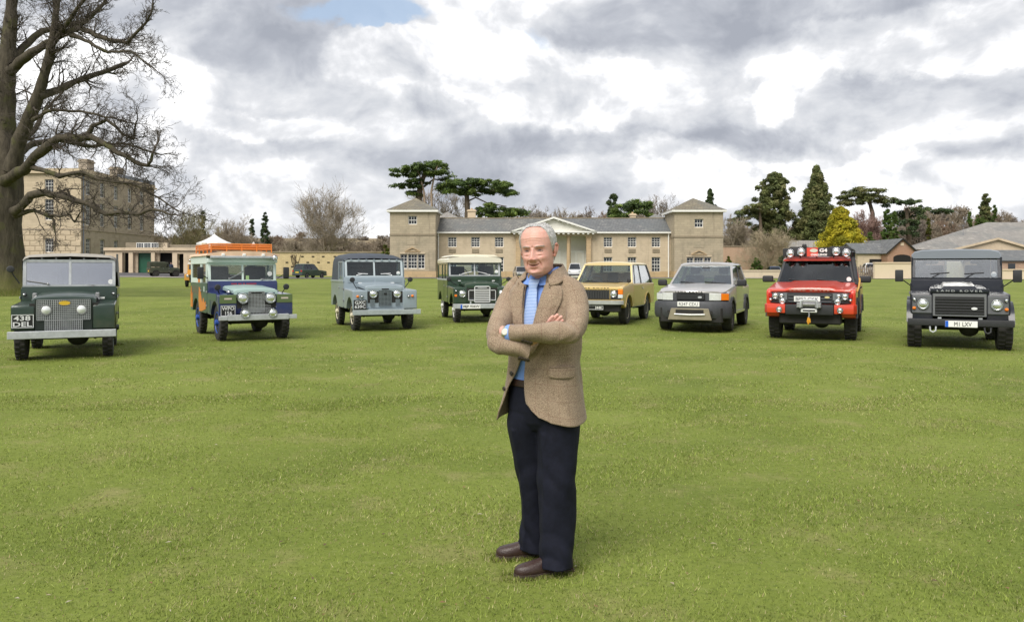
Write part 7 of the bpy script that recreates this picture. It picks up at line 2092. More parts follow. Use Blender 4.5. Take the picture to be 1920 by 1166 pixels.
patch('pocket_flap', .50, 1.42, .974, 1.024, .008, .0, rnd=.12)
patch('pocket_welt', .49, 1.43, 1.025, 1.031, .008, .0, rnd=0, thick=.004, nz=4)
patch('breast_pocket', .24, .66, 1.280, 1.300, .006, .020, rnd=0, nz=5)
for a, z, of_ in ((-.44, .985, .012), (-.66, .905, .020)):
    q = tsurf(np.array(a), np.array(z), of_); d_ = Vector((-math.sin(TYAW + .5), -math.cos(TYAW + .5), 0))
    bo = MB().lathe([(.011, 0), (.012, -.004), (.009, -.007), (.004, -.005), (.001, -.005)], (0, 0, 0), 'y', 14).build('button', horn, jacket); bo.location = q; bo.rotation_euler = (0, 0, TYAW - .45)


# ---------------------------------------------------------------- sleeves
def spline(pts, n):
    P_ = np.array(pts, float); k = len(P_); Q = []
    for t_ in np.linspace(0, k - 1, n):
        i = min(int(t_), k - 2); u = t_ - i; p0, p1, p2, p3 = P_[max(i - 1, 0)], P_[i], P_[i + 1], P_[min(i + 2, k - 1)]
        Q.append(.5 * ((2 * p1) + (p2 - p0) * u + (2 * p0 - 5 * p1 + 4 * p2 - p3) * u * u + (3 * p1 - p0 - 3 * p2 + p3) * u ** 3))
    return np.array(Q)


def sleeve(name, pts, mat, parent, n=90, m_=44, seed=1, elbow=.5, amp=1.0, thick=.005):
    """pts rows: x y z radius_a radius_b"""
    Q = spline(pts, n); rg = np.random.default_rng(seed)
    G = np.empty((n, m_, 3)); UVl = np.empty((n, m_, 2)); up = None; ln = 0
    for i in range(n):
        p = Q[i, :3]; tt = Q[min(i + 1, n - 1), :3] - Q[max(i - 1, 0), :3]; tt /= np.linalg.norm(tt)
        if up is None: up = np.array([0, -1., 0]) if abs(tt[1]) < .8 else np.array([0, 0, 1.])
        u = up - tt * up.dot(tt); u /= np.linalg.norm(u); v_ = np.cross(tt, u); up = u
        if i: ln += np.linalg.norm(Q[i, :3] - Q[i - 1, :3])
        s_ = i / (n - 1); a = np.linspace(0, 2 * np.pi, m_, endpoint=False)
        cr = math.exp(-((s_ - elbow) / .13) ** 2)
        inner = .5 + .5 * np.cos(a - 2.4 * (1 if seed == 2 else -1))
        ph = 2.6 * np.sin(a + seed) + 1.3 * np.sin(2 * a + 9 * s_)
        wr = amp * (.0105 * cr * inner * (np.abs(np.sin(s_ * 42 + ph * .6)) - .5) + .0036 * np.sin(s_ * 23 + 2.4 * np.cos(a + 1.3 * seed) + 1.7 * np.sin(s_ * 11)) + .0022 * np.sin(a * 2 + s_ * 17 + seed) + .0042 * (np.abs(np.sin(s_ * 36 + ph)) - .6) * np.clip(np.sin(s_ * 13 + a + seed), 0, 1))
        r_a, r_b = Q[i, 3] * (.94 - .10 * s_) + wr, Q[i, 4] * (.94 - .10 * s_) + wr
        G[i] = p + np.outer(np.cos(a) * r_a, u) + np.outer(np.sin(a) * r_b, v_)
        UVl[i] = np.stack([a * .06, np.full(m_, ln)], 1)
    return grid_obj(name, G, mat, parent, True, UVl, thick)


# his left arm (right in the photograph) lies on top
LA = [(.085, -.005, 1.432, .036, .046), (.132, -.040, 1.408, .058, .062), (.154, -.075, 1.355, .066, .067), (.164, -.122, 1.288, .064, .064), (.154, -.175, 1.226, .061, .063), (.116, -.212, 1.202, .060, .062),
      (.055, -.232, 1.203, .057, .060), (-.010, -.238, 1.204, .054, .057), (-.080, -.228, 1.202, .052, .055), (-.152, -.202, 1.196, .050, .053)]
sl = sleeve('sleeve', LA, tw, jacket, 120, 46, 2, .44, 1.0)
# his right arm passes beneath it
RA = [(-.095, .115, 1.430, .036, .046), (-.134, .120, 1.398, .058, .060), (-.168, .085, 1.335, .064, .064), (-.198, -.025, 1.262, .060, .058), (-.224, -.112, 1.195, .058, .056), (-.214, -.158, 1.152, .057, .057), (-.166, -.192, 1.132, .053, .057), (-.108, -.198, 1.120, .051, .057), (-.070, -.196, 1.110, .051, .060)]
sr = sleeve('sleeve', RA, tw, jacket, 120, 46, 5, .56, 1.0)
for k in range(4):
    for base, par in (((-.100 + k * .013, -.278, 1.168 - k * .0035), sl), ((-.114 + k * .013, -.232, 1.082 - k * .003), sr)):
        cb_ = MB().lathe([(.0085, 0), (.009, -.004), (.006, -.006), (.001, -.005)], (0, 0, 0), 'y', 12).build('cuff_button', horn, par); cb_.location = base; cb_.rotation_euler = (R(25), 0, 0)
# shirt cuff and watch at his left wrist
MB().tube([(-.146, -.204, 1.197), (-.166, -.192, 1.195)], [.043, .042], 20).build('shirt_cuff', shirt_m, man)
wt = MB().tube([(-.168, -.192, 1.197), (-.180, -.183, 1.197)], [.035, .035], 20).build('wristwatch_strap', pmat('watch_steel', (.55, .52, .42), .3, .8), man)
MB().lathe([(.016, 0), (.017, -.006), (.013, -.009), (.001, -.009)], (0, 0, 0), 'y', 18).build('watch_face', pmat('watch_dial', (.72, .70, .62), .25, .3), wt); wt.children[-1].location = (-.182, -.224, 1.204); wt.children[-1].rotation_euler = (R(-15), 0, R(-25))

# ---------------------------------------------------------------- tie and shirt collar
KN = Vector(tsurf(np.array(-.02), np.array(1.402), .010))
rows = []
for z, w_, o_ in ((1.452, .017, .022), (1.442, .021, .028), (1.426, .018, .028), (1.412, .0135, .022), (1.402, .015, .017), (1.36, .021, .013), (1.30, .026, .010), (1.24, .030, .008), (1.17, .033, .006), (1.08, .035, .004)):
    row = []
    for k in np.linspace(-1, 1, 9):
        p = tsurf(np.array(-.02 + k * w_ / max(.10, float(np.interp(z, ZT, AT)) * 1.05)), np.array(z), o_ - .012 - .006 * abs(k) ** 2); row.append(p)
    rows.append(row)
grid_obj('tie', np.array(rows), tie_m, man, False, None, .006, 1)
for s_ in (-1, 1):
    G = []
    for i in range(14):
        q = i / 13; a = s_ * (.06 + 2.9 * q); row = []
        zt = 1.462 + .052 * min(1, q * 2.2) ; zb = 1.440 - .020 * max(0, 1 - q * 3.2) ** .7
        for k in np.linspace(0, 1, 6):
            z = zt + (zb - zt) * k; p = tsurf(np.array(a), np.array(min(z, 1.50)), -.006 + .008 * k); p[2] += z - min(z, 1.50); row.append(p)
        G.append(row)
    grid_obj('shirt_collar', np.array(G), shirt_m, shirt, False, None, .003, 1)

# ---------------------------------------------------------------- trousers, belt
def leg(pts, seed):
    Q = spline(pts, 90); out = []; rg = np.random.default_rng(seed); c = rg.uniform(0, 6, 4)
    for i in range(90):
        s_ = i / 89; x, y, z, ra, rb = Q[i]; ring = []
        for a in np.linspace(0, 2 * np.pi, 40, endpoint=False):
            low = math.exp(-((z - .12) / .10) ** 2); kn = math.exp(-((z - .45) / .10) ** 2)
            wv = .013 * low * (.35 + .65 * max(0, math.cos(a - 4.4 + c[0] * .2))) * (abs(math.sin(z * 26 + 2.6 * math.sin(a + c[0]))) - .5) + .007 * kn * (abs(math.sin(z * 22 + 2.4 * math.sin(a + c[1]))) - .5) + .0045 * math.sin(a * 2 + z * 9 + c[2]) + .003 * math.sin(a * 3 - z * 16)
            crease = .010 * math.exp(-((a - 3.9) / .14) ** 2) * (z < .7)
            ring.append((x + math.cos(a) * (ra + wv + crease), y + math.sin(a) * (rb + wv + crease), z + .010 * math.sin(a + c[3]) * (s_ > .97)))
        out.append(ring)
    return out


hip = []
for z, a, f_, b_ in ((.965, .178, .128, .112), (.93, .182, .132, .118), (.86, .195, .136, .128), (.80, .198, .134, .13), (.74, .185, .12, .12), (.70, .15, .09, .09)):
    hip.append([tuple(tors(a * math.sin(t_), (-f_ if math.cos(t_) > 0 else b_) * abs(math.cos(t_)) ** .9, z)) for t_ in np.linspace(-np.pi, np.pi, 44, endpoint=False)])
m = MB().rings(hip)
m.rings(leg([(.085, -.005, .84, .10, .12), (.080, -.01, .72, .112, .118), (.075, -.022, .58, .100, .105), (.072, -.035, .44, .092, .094), (.075, -.030, .30, .089, .090), (.075, -.030, .18, .086, .089), (.072, -.038, .10, .085, .090), (.070, -.045, .034, .086, .090)], 3))
m.rings(leg([(-.045, .06, .84, .10, .12), (-.070, .075, .72, .105, .115), (-.052, .10, .58, .095, .100), (-.040, .125, .44, .085, .09), (-.032, .150, .30, .078, .085), (-.028, .165, .18, .076, .084), (-.032, .175, .11, .078, .086), (-.036, .180, .040, .080, .086)], 8))
trousers = remesh('trousers', m, .0055, navyc, man, 1, .3)
bl = []
for z in (.918, .922, .950, .954):
    bl.append([tuple(tors((.186 + (.004 if .92 < z < .952 else 0)) * math.sin(t_), (-(.138 + (.004 if .92 < z < .952 else 0)) if math.cos(t_) > 0 else .124) * abs(math.cos(t_)) ** .9, z)) for t_ in np.linspace(-np.pi, np.pi, 44, endpoint=False)])
belt = MB().rings(bl, False).build('belt', leather, man)
bk = MB().bb(-.024, .024, -.005, .003, -.020, .020, .004, 1).build('buckle', pmat('brass_buckle', (.42, .30, .14), .3, .9), belt); bk.location = tors(.0, -.146, .936); bk.rotation_euler = (0, 0, TYAW)

# ---------------------------------------------------------------- shoes
def shoe(toe, heel, lab):
    toe, heel = Vector(toe), Vector(heel); d_ = (toe - heel); L = d_.length; ax = d_.normalized(); sx = Vector((-ax.y, ax.x, 0))
    e = bpy.data.objects.new('shoe', None); e.empty_display_size = .05; link(e, man)
    secs = [(.0, .022, .052), (.03, .033, .066), (.12, .038, .074), (.26, .037, .082), (.40, .037, .082), (.50, .040, .074), (.60, .044, .064), (.72, .048, .054), (.84, .046, .047), (.93, .036, .040), (.98, .020, .030), (1.0, .006, .022)]
    up = []; so = []
    for s_, w_, h in secs:
        c = heel + ax * (L * s_); ring = []
        for t_ in np.linspace(0, 2 * np.pi, 22, endpoint=False):
            cx_, sz = math.cos(t_), math.sin(t_); zz_ = .020 + (h * .88 if sz > 0 else .006) * (abs(sz) ** .8) * (1 if sz > 0 else -1)
            ring.append(c + sx * (w_ * .90 * math.copysign(abs(cx_) ** .75, cx_)) + Vector((0, 0, zz_)))
        up.append(ring); k = 1.10 if s_ not in (0, 1.0) else 1.5
        so.append([c + sx * (w_ * k * q) + ax * (.006 * (s_ - .5)) + Vector((0, 0, z)) for q, z in ((-.9, .002), (-.9, .018), (.9, .018), (.9, .002))])
    MB().rings(up).build('upper', leather, e, True, 60); MB().rings(so).build('sole', sole_m, e, True, 30)
    hb = heel + ax * (.13 * L); MB().box((hb.x, hb.y, .010), (.066, .062, .018), .008, 1, (0, 0, math.atan2(ax.y, ax.x))).build('heel_block', sole_m, e)
    la = MB()
    for k in range(4):
        c = heel + ax * (L * (.46 + k * .045)); h = .020 + .072 - k * .007
        la.tube([c - sx * .022 + Vector((0, 0, h - .009)), c + Vector((0, 0, h + .002)), c + sx * .022 + Vector((0, 0, h - .009))], .0022, 5)
    la.build('laces', pmat('shoe_lace', (.03, .018, .014), .8), e)
    c0 = heel + ax * (.78 * L)
    return e


shoe((-.138, -.100, 0), (.150, -.008, 0), 1)
shoe((-.232, .165, 0), (.045, .205, 0), 2)

# ---------------------------------------------------------------- body: head, neck, arms and hands as one skin
HS = 1.06
HC = Vector((-.020, -.030, 1.594)); HM = Matrix.Translation(HC) @ Euler((R(3), R(-3), R(-19)), 'XYZ').to_matrix().to_4x4() @ Matrix.Scale(HS, 4)
zk = np.array([-.118, -.112, -.10, -.08, -.06, -.03, 0, .03, .06, .085, .102, .114, .121, .124])
ak = np.array([.016, .039, .0530, .0630, .0670, .0705, .0735, .0765, .0765, .0700, .0580, .0420, .0240, .006])
fk = np.array([.050, .074, .086, .0875, .0885, .0875, .0860, .0900, .0890, .0780, .0640, .0460, .0260, .006])
bk_ = np.array([.004, .012, .026, .045, .062, .084, .0970, .1030, .1030, .0940, .0780, .0560, .0300, .006])


def gauss(x, z, cx, cz, sx, sz): return np.exp(-((x - cx) / sx) ** 2 - ((z - cz) / sz) ** 2)


def head_pts(th, z, off=0.0):
    """th = 0 to the face (-y), positive to the photograph's right"""
    a, f_, b_ = (np.interp(z, zk, q) for q in (ak, fk, bk_))
    x = (a + off) * np.sin(th) * (1 + .04 * np.sin(2 * th) ** 2); c = np.cos(th); y = np.where(c > 0, -(f_ + off) * c, -(b_ + off) * c)
    fr = np.clip((c - .15) / .3, 0, 1); ax = np.abs(x); d_ = np.zeros_like(x)
    w_ = np.interp(z, [-.05, -.036, -.01, .015], [.0165, .0160, .0090, .008]); A = np.interp(z, [-.056, -.050, -.040, -.034, -.02, 0, .014, .03], [0, .013, .0275, .028, .019, .0090, .003, 0])
    d_ += A * np.exp(-(x / w_) ** 2)
    d_ += .0085 * gauss(ax, z, .0140, -.040, .0060, .0065) - .0035 * gauss(ax, z, .0075, -.0495, .004, .0035)
    d_ += -.0070 * gauss(ax, z, .0290, .002, .0150, .0080) + .0040 * gauss(ax, z, .0310, -.0010, .0115, .0055)
    d_ += .0052 * gauss(ax, z, .030, .0185, .019, .0062) + .0016 * gauss(ax, z, .031, -.0165, .014, .0048) - .0022 * gauss(ax, z, .033, -.023, .014, .004)
    d_ += .0068 * gauss(ax, z, .0430, -.034, .018, .016) - .0030 * gauss(x, z, 0, .016, .005, .006)
    fold = ax - np.interp(z, [-.078, -.06, -.044, -.036], [.0360, .0315, .0235, .0190])
    d_ -= .0055 * np.exp(-(fold / .0034) ** 2) * np.exp(-((z + .058) / .018) ** 2)
    ml = -.0675 + .0070 * (ax / .027) ** 2
    d_ += .0040 * np.exp(-((z - ml - .0065) / .0045) ** 2 - (x / .022) ** 4) - .0040 * np.exp(-((z - ml) / .0020) ** 2 - (ax / .0265) ** 6) + .0045 * np.exp(-((z - ml + .0070) / .0050) ** 2 - (x / .018) ** 4)
    d_ += -.0045 * gauss(x, z, 0, -.0850, .018, .0045) + .0070 * gauss(x, z, 0, -.102, .018, .011) + .0030 * gauss(ax, z, .046, -.078, .010, .018)
    for zw in (.042, .053, .064): d_ -= .0008 * np.exp(-((z - zw - .003 * np.cos(x * 60)) / .0016) ** 2) * (ax < .045)
    y = y - d_ * fr * 1.35
    return np.stack([x, y, z + 0 * x], -1)


def hm(P_): 
    P_ = np.asarray(P_, float).reshape(-1, 3); M_ = np.array(HM); return P_ @ M_[:3, :3].T + M_[:3, 3]


th = np.concatenate([np.linspace(-1.5, 1.5, 150), np.linspace(1.5, 2 * np.pi - 1.5, 62)[1:-1]]); zs_ = np.concatenate([np.linspace(-.118, .06, 150), np.linspace(.06, .124, 44)[1:]])
T_, Z_ = np.meshgrid(th, zs_); H_ = head_pts(T_, Z_)
body = MB(); rr = [[tuple(p) for p in hm(row)] for row in H_]; body.rings(rr)
for s_ in (-1, 1):       # ears
    rim = [(s_ * .079, .006, -.030), (s_ * .083, .014, -.018), (s_ * .088, .020, .0), (s_ * .091, .020, .018), (s_ * .089, .010, .027), (s_ * .083, .0, .022)]
    chain(body, [tuple(hm(p)[0]) for p in rim], [.0050, .0050, .0055, .0055, .0050, .0040], 9)
    inn = MB().ball((0, 0, 0), (.007, .017, .026), 14, 10); body.add([tuple(hm((x + s_ * .081, y + .009, z - .001))[0]) for x, y, z in inn.V], inn.F)
    body.add([tuple(hm((x * .7 + s_ * .0785, y * .5 + .004, z * .35 - .027))[0]) for x, y, z in inn.V], inn.F)
chain(body, [(.012, .050, 1.38), (.008, .035, 1.45), (-.002, .012, 1.51), (-.010, -.005, 1.56)], [.066, .060, .058, .057], 22)
chain(body, [(.014, .05, 1.18), (.014, .055, 1.35)], [.09, .09], 16)
chain(body, [(.014, .05, 1.36)] + [p[:3] for p in LA] + [(-.160, -.196, 1.195)], [.05] + [min(.040, p[3] * .60) for p in LA] + [.027], 12)
chain(body, [(.014, .05, 1.36)] + [p[:3] for p in RA[:7]] + [(-.055, -.172, 1.158), (.005, -.160, 1.192)], [.05] + [min(.038, p[3] * .58) for p in RA[:7]] + [.022, .024], 12)
# his right hand comes up between chest and forearm, fingertips showing over the sleeve
chain(body, [(.005, -.160, 1.185), (.020, -.165, 1.215), (.030, -.172, 1.232)], [.028, .029, .024], 12)
fing = [((.018, -.184, 1.230), (.028, -.206, 1.258), (.042, -.216, 1.276)), ((.030, -.183, 1.230), (.042, -.207, 1.260), (.064, -.216, 1.284)), ((.040, -.182, 1.225), (.057, -.207, 1.252), (.082, -.215, 1.275)), ((.050, -.178, 1.218), (.067, -.203, 1.240), (.088, -.211, 1.258))]
for f3 in fing: chain(body, f3, [.0104, .0098, .0084], 10)
chain(body, [(.0, -.170, 1.20), (-.004, -.180, 1.22), (.006, -.186, 1.238)], [.012, .010, .008], 10)
# his left hand tucked under the right upper arm
chain(body, [(-.160, -.196, 1.195), (-.190, -.160, 1.199), (-.206, -.118, 1.204)], [.027, .029, .025], 12)
for k in range(4): chain(body, [(-.206, -.116 + .003 * k, 1.226 - .017 * k), (-.214, -.088, 1.228 - .017 * k), (-.210, -.060, 1.230 - .017 * k)], [.0095, .009, .0075], 9)

skin_m = bpy.data.materials.new('skin'); skin_m.use_nodes = True
t = NT(skin_m.node_tree); b = t.n['Principled BSDF']
oc = t.node('ShaderNodeTexCoord').outputs['Object']
c = t.node('ShaderNodeVertexColor', layer_name='tint').outputs[0]
c = t.mix(t.m('MULTIPLY', t.smooth(t.noise(oc, 120, 5, .6), .45, .7), .22), c, (.44, .155, .105))
t.put(b.inputs['Base Color'], c); b.inputs['Roughness'].default_value = .48; b.inputs['Specular IOR Level'].default_value = .4
b.inputs['Subsurface Weight'].default_value = .12; b.inputs['Subsurface Radius'].default_value = (.010, .004, .002); b.inputs['Subsurface Scale'].default_value = .6
t.put(b.inputs['Normal'], t.node('ShaderNodeBump', {'Strength': .25, 'Distance': .0015, 'Height': t.noise(oc, 260, 4, .6)}).outputs[0])
bo = remesh('body', body, .0020, skin_m, man, 1, .35)
co = np.empty(len(bo.data.vertices) * 3, np.float32); bo.data.vertices.foreach_get('co', co); co = co.reshape(-1, 3)
Mi = np.array(HM.inverted()); L = co @ Mi[:3, :3].T + Mi[:3, 3]; x, y, z = L.T; ax = np.abs(x)
C = np.tile(np.array([.660, .370, .310]), (len(co), 1))
face = (y < -.03) & (z > -.13)
def mixc(mask, col):
    global C
    k = np.clip(mask, 0, 1)[:, None]; C = C * (1 - k) + np.array(col) * k
mixc(.35 * gauss(ax, z, .045, -.034, .020, .018) * face, (.58, .24, .185)); mixc(.5 * gauss(x, z, 0, -.036, .012, .012) * face, (.56, .20, .155))
mixc(.35 * gauss(x, z, 0, .065, .05, .025) * face, (.62, .34, .255))
ml = -.0675 + .0070 * (ax / .027) ** 2
mixc(.55 * np.exp(-((z - ml + .001) / .0075) ** 4 - (ax / .024) ** 6) * face, (.46, .165, .135)); mixc(.95 * np.exp(-((z - ml) / .0026) ** 2 - (ax / .0255) ** 6) * face, (.075, .028, .024))  # lip colour, then the dark gap between the lips drawn into the tint
ez = -.0005 - .0020 * ((ax - .031) / .013) ** 2
mixc(.62 * gauss(ax, z, .031, .003, .017, .008) * face, (.38, .18, .14)); mixc(.45 * gauss(ax, z, .032, -.019, .013, .0035) * face, (.36, .14, .11)); mixc(.5 * np.exp(-((x / .0022) ** 2)) * np.exp(-((z - .020) / .009) ** 2) * face, (.34, .13, .10))  # shade of sockets, eye bags and brow furrow painted into the skin tint
for q_ in range(4):      # crow's feet, painted as dark creases in the tint
    zl_ = .004 - .006 * q_; mixc(.42 * np.exp(-((z - zl_ - (ax - .050) * (.5 - .45 * q_)) / .0011) ** 2) * np.exp(-((ax - .053) / .006) ** 2) * face, (.36, .15, .115))
mixc(.35 * np.exp(-((z - .006) / .0020) ** 2 - ((ax - .031) / .013) ** 4) * face, (.36, .16, .12))  # shade of the upper lid crease painted into the tint
mixc(.6 * np.exp(-((ax - np.interp(z, [-.078, -.06, -.044, -.036], [.0360, .0315, .0235, .0190])) / .0028) ** 2) * np.exp(-((z + .058) / .018) ** 2) * face, (.36, .14, .10))  # smile folds shaded in the tint over their modelled groove
mixc(.5 * ((ax > .076) & (z > -.06) & (z < .05)), (.58, .22, .17))
a_ = bo.data.color_attributes.new('tint', 'FLOAT_COLOR', 'POINT'); CC = np.ones((len(co), 4), np.float32); CC[:, :3] = C; a_.data.foreach_set('color', CC.ravel())

# ---------------------------------------------------------------- hair: grey cap with strands
def hairline(th):
    q = np.abs(((th + np.pi) % (2 * np.pi)) - np.pi)
    return np.interp(q, [0, .30, .62, .90, 1.05, 1.25, 1.45, 1.62, 1.80, 2.1, 3.15], [.112, .113, .109, .090, .062, .022, -.012, .022, .006, -.060, -.075])


nt_ = 220; th = np.linspace(-np.pi, np.pi, nt_, endpoint=False); lev = np.linspace(0, 1, 40)
G = np.empty((40, nt_, 3)); rg = np.random.default_rng(3)
for i, v_ in enumerate(lev):
    z = hairline(th) + (.1238 - hairline(th)) * v_
    q = np.abs(th); full = np.interp(q, [0, .7, 1.1, 1.6, 3.15], [.0018, .003, .007, .0085, .010])
    th_ = full * np.minimum(1, v_ * 6) * (1 - .55 * v_ ** 3) + (.0007 * np.sin(th * 31 + v_ * 9) + .0006 * np.sin(th * 53 - v_ * 14)) * min(1, v_ * 6)
    G[i] = hm(head_pts(th, z, np.maximum(th_, .0002)) + np.array([0, 0, 1]) * (th_ * np.clip((z - .07) / .05, 0, 1))[:, None]).reshape(nt_, 3)
G[-1] = G[-1].mean(0)
hair_m = pmat('grey_hair', (.56, .55, .545), .6, spec=.3, var=.35, vscale=70, bump=.5, bscale=420)
hair = grid_obj('hair', G, hair_m, man, True)
n = 6500
th = rg.uniform(-np.pi, np.pi, n); v_ = rg.random(n) ** .8; q = np.abs(th); keep = rg.random(n) < np.interp(q, [0, .7, 1.1, 1.5], [.55, .7, 1, 1]); th, v_ = th[keep], v_[keep]; n = len(th); q = np.abs(th)
z = hairline(th) + (.122 - hairline(th)) * v_; full = np.interp(q, [0, .7, 1.1, 1.6, 3.15], [.0018, .003, .007, .0085, .010])
p0 = head_pts(th, z, full * .7); z2 = z - rg.uniform(.004, .016, n) * (1 - .8 * (v_ > .7)); p1 = head_pts(th + rg.normal(0, .03, n) + np.where(q < 1.2, np.sign(th) * .10, .05 * np.sign(th)), np.maximum(z2, hairline(th) - .004), full * .8 + rg.uniform(.0002, .0022, n))
p0[:, 2] += full * .6 * np.clip((z - .07) / .05, 0, 1); p1[:, 2] += full * 1.2 * np.clip((z - .07) / .05, 0, 1)
p0, p1 = hm(p0), hm(p1); sv = np.cross(p1 - p0, rg.normal(size=(n, 3))); sv /= np.linalg.norm(sv, axis=1, keepdims=True) + 1e-9
V = np.stack([p0 - sv * .0009, p0 + sv * .0009, p1], 1).reshape(-1, 3); C = np.repeat(np.array([.56, .55, .54]) * rg.uniform(.55, 1.45, (n, 1)), 3, 0)
so_ = link(bpy.data.objects.new('strands', fast_mesh('strands', V, np.arange(n * 3).reshape(-1, 3), tintmat('hair_strand', .5, .4), False, C)), hair); so_['kind'] = 'stuff'


# ---------------------------------------------------------------- eyes, lids and brows set into the face
def fp(x, z, off=0.0):
    a = np.interp(z, zk, ak); th = np.arcsin(np.clip(x / (a * 1.03), -1, 1)); p = head_pts(th, np.asarray(z, float))
    return hm(p + np.array([x * 3.0 * 0, -1, 0]) * off)[0]


eye_m = tintmat('eye_surface', .15, .5)
lid_m = pmat('eyelid_skin', (.54, .29, .23), .5, var=.15, vscale=60)
for s_ in (-1, 1):
    xs_ = np.linspace(.0175, .0445, 13); zu = .0042 * np.sin(np.pi * (xs_ - .0175) / .027) ** .8 - .0010; zl = -.0016 * np.sin(np.pi * (xs_ - .0175) / .027) ** .8 - .0012
    V = []; C = []
    for k in np.linspace(0, 1, 5):
        for i in range(13):
            V.append(fp(s_ * xs_[i], zl[i] + (zu[i] - zl[i]) * k, .0012)); r_ = abs(xs_[i] - .0300)
            C.append((.035, .045, .05) if r_ < .0068 else (.30, .26, .235))
    F = [(r_ * 13 + i, r_ * 13 + i + 1, r_ * 13 + 14 + i, r_ * 13 + 13 + i) for r_ in range(4) for i in range(12)]
    eo = link(bpy.data.objects.new('eye', fast_mesh('eye', np.array(V), np.array(F), eye_m, True, np.array(C))), bo)
    MB().tube([fp(s_ * x_, z_ + .0012, .0012) for x_, z_ in zip(xs_, zu)], [.0012] + [.0021] * 11 + [.0012], 7).build('upper_eyelid', lid_m, bo)
    MB().tube([fp(s_ * x_, z_ - .0012, .0006) for x_, z_ in zip(xs_, zl)], [.0008] + [.0015] * 11 + [.0008], 7).build('lower_eyelid', lid_m, bo)
    MB().tube([fp(s_ * x_, z_ + .0001, .0021) for x_, z_ in zip(xs_, zu)], [.0005] + [.0011] * 11 + [.0005], 5).build('lashes', pmat('lash', (.05, .035, .03), .7), bo)
    nb = 110; bx_ = rg.uniform(.013, .050, nb); bz_ = .0165 + .0045 * np.sin(np.pi * (bx_ - .010) / .05) + rg.uniform(-.0022, .0022, nb)
    V = []
    for x_, z_ in zip(bx_, bz_):
        a_0 = fp(s_ * x_, z_, .0005); a_1 = fp(s_ * (x_ + rg.uniform(.004, .007)), z_ + rg.uniform(-.001, .0015), .0030); V += [a_0 - np.array([0, 0, .0006]), a_0 + np.array([0, 0, .0006]), a_1]
    eb = link(bpy.data.objects.new('eyebrow', fast_mesh('eyebrow', np.array(V), np.arange(nb * 3).reshape(-1, 3), tintmat('hair_strand'), False, np.repeat(np.array([.40, .35, .31]) * rg.uniform(.6, 1.3, (nb, 1)), 3, 0))), bo); eb['kind'] = 'stuff'


# ---------------------------------------------------------------- a bystander by the army vehicle
x, y = PX(321, 101.5), 101.5
by_ = thing('person', 'distant person in dark blue clothes beside the army vehicle', 'person', (x, y, gzf(x, y)))
m = MB()
for s_ in (-1, 1):
    chain(m, [(s_ * .09, 0, .05), (s_ * .09, .01, .48), (s_ * .08, 0, .90)], [.05, .065, .09], 10)
    chain(m, [(s_ * .09, -.12, .04), (s_ * .09, .05, .05)], [.04, .045], 8)
    chain(m, [(s_ * .19, 0, 1.42), (s_ * .24, .03, 1.12), (s_ * .20, -.10, .90), (s_ * .18, -.14, .83)], [.055, .045, .035, .03], 10)
chain(m, [(0, 0, .92), (0, .01, 1.15), (0, .02, 1.40)], [.14, .14, .16], 14); chain(m, [(0, .02, 1.42), (0, 0, 1.56)], [.06, .055], 10)
hb_ = MB().ball((0, -.01, 1.64), (.075, .095, .12), 16, 12); m.add(hb_.V, hb_.F)
bb_ = remesh('body', m, .016, pmat('far_skin', (.55, .32, .25), .6), by_, 1, .4)
m = MB(); chain(m, [(0, 0, .86), (0, .01, 1.15), (0, .02, 1.41)], [.165, .165, .185], 16)
for s_ in (-1, 1): chain(m, [(s_ * .19, 0, 1.43), (s_ * .24, .03, 1.12), (s_ * .205, -.09, .92)], [.075, .062, .052], 10)
remesh('jacket', m, .018, pmat('far_blue_coat', (.02, .03, .06), .8, var=.2, vscale=4), by_, 1, .4)
m = MB()
for s_ in (-1, 1): chain(m, [(s_ * .09, 0, .10), (s_ * .09, .01, .48), (s_ * .08, 0, .90)], [.075, .085, .11], 12)
remesh('trousers', m, .018, pmat('far_dark_trousers', (.02, .02, .024), .8), by_, 1, .4)
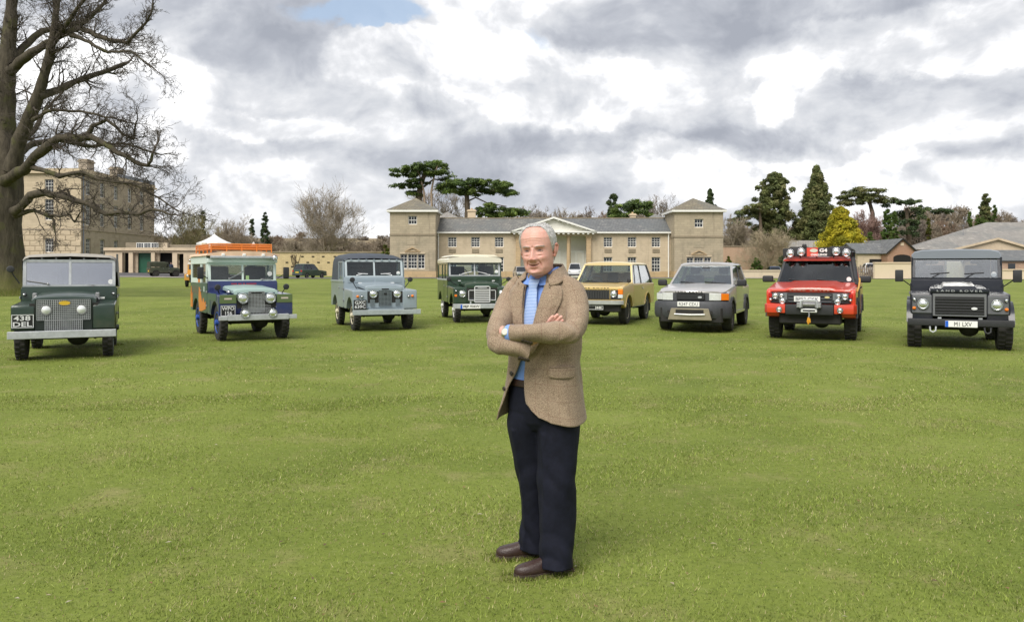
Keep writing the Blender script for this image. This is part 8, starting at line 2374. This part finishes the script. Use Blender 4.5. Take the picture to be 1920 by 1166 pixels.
MB().ball((0, .01, 1.68), (.082, .10, .10), 14, 8).build('hair', pmat('far_brown_hair', (.06, .04, .025), .7), by_)


# ---------------------------------------------------------------- blades standing up round soles and tyres
bpy.context.view_layer.update()
spots = []
for o_ in bpy.data.objects:
    if o_.type == 'EMPTY' and o_.name.startswith('wheel'):
        p = o_.matrix_world.translation
        if p.y < 30: spots.append((p.x, p.y, .17, .15, 420, .050))
for (tx_, ty_), (hx_, hy_) in (((.012, 3.90), (.30, 3.992)), ((-.082, 4.165), (.195, 4.205))):
    for k in np.linspace(0, 1, 9): spots.append((tx_ + (hx_ - tx_) * k, ty_ + (hy_ - ty_) * k, .060, .060, 230, .026))
VV = []; CC_ = []
for x_, y_, rx, ry, n, hh in spots:
    a = rng.uniform(0, 2 * np.pi, n); r_ = np.sqrt(rng.uniform(.25, 1.6, n)); X = x_ + np.cos(a) * rx * r_; Y = y_ + np.sin(a) * ry * r_; z = gz(X, Y) - .002
    h = hh * rng.uniform(.35, 1.0, n); la = rng.uniform(0, 6.28, n); wv = rng.uniform(.0015, .0030, n) * (1 + Y * .05); L_ = rng.uniform(.2, .9, n)
    V = np.empty((n, 3, 3)); cx_, sx_ = np.cos(la) * wv, np.sin(la) * wv
    V[:, 0] = np.stack([X - cx_, Y - sx_, z], 1); V[:, 1] = np.stack([X + cx_, Y + sx_, z], 1); V[:, 2] = np.stack([X - sx_ / wv * h * L_, Y + cx_ / wv * h * L_, z + h], 1)
    VV.append(V.reshape(-1, 3)); C = np.array([[.215, .262, .042], [.150, .196, .032], [.265, .312, .060], [.36, .33, .16]])[rng.integers(0, 4, n)] * rng.uniform(.6, 1.2, (n, 1)); CC_.append(np.repeat(C, 3, 0))
VV = np.concatenate(VV)
tf = link(bpy.data.objects.new('grass_tufts', fast_mesh('grass_tufts', VV, np.arange(len(VV)).reshape(-1, 3), tintmat('grass_blade'), False, np.concatenate(CC_))))
tag(tf, 'slightly longer grass round the soles and tyres', 'grass', kind='stuff')
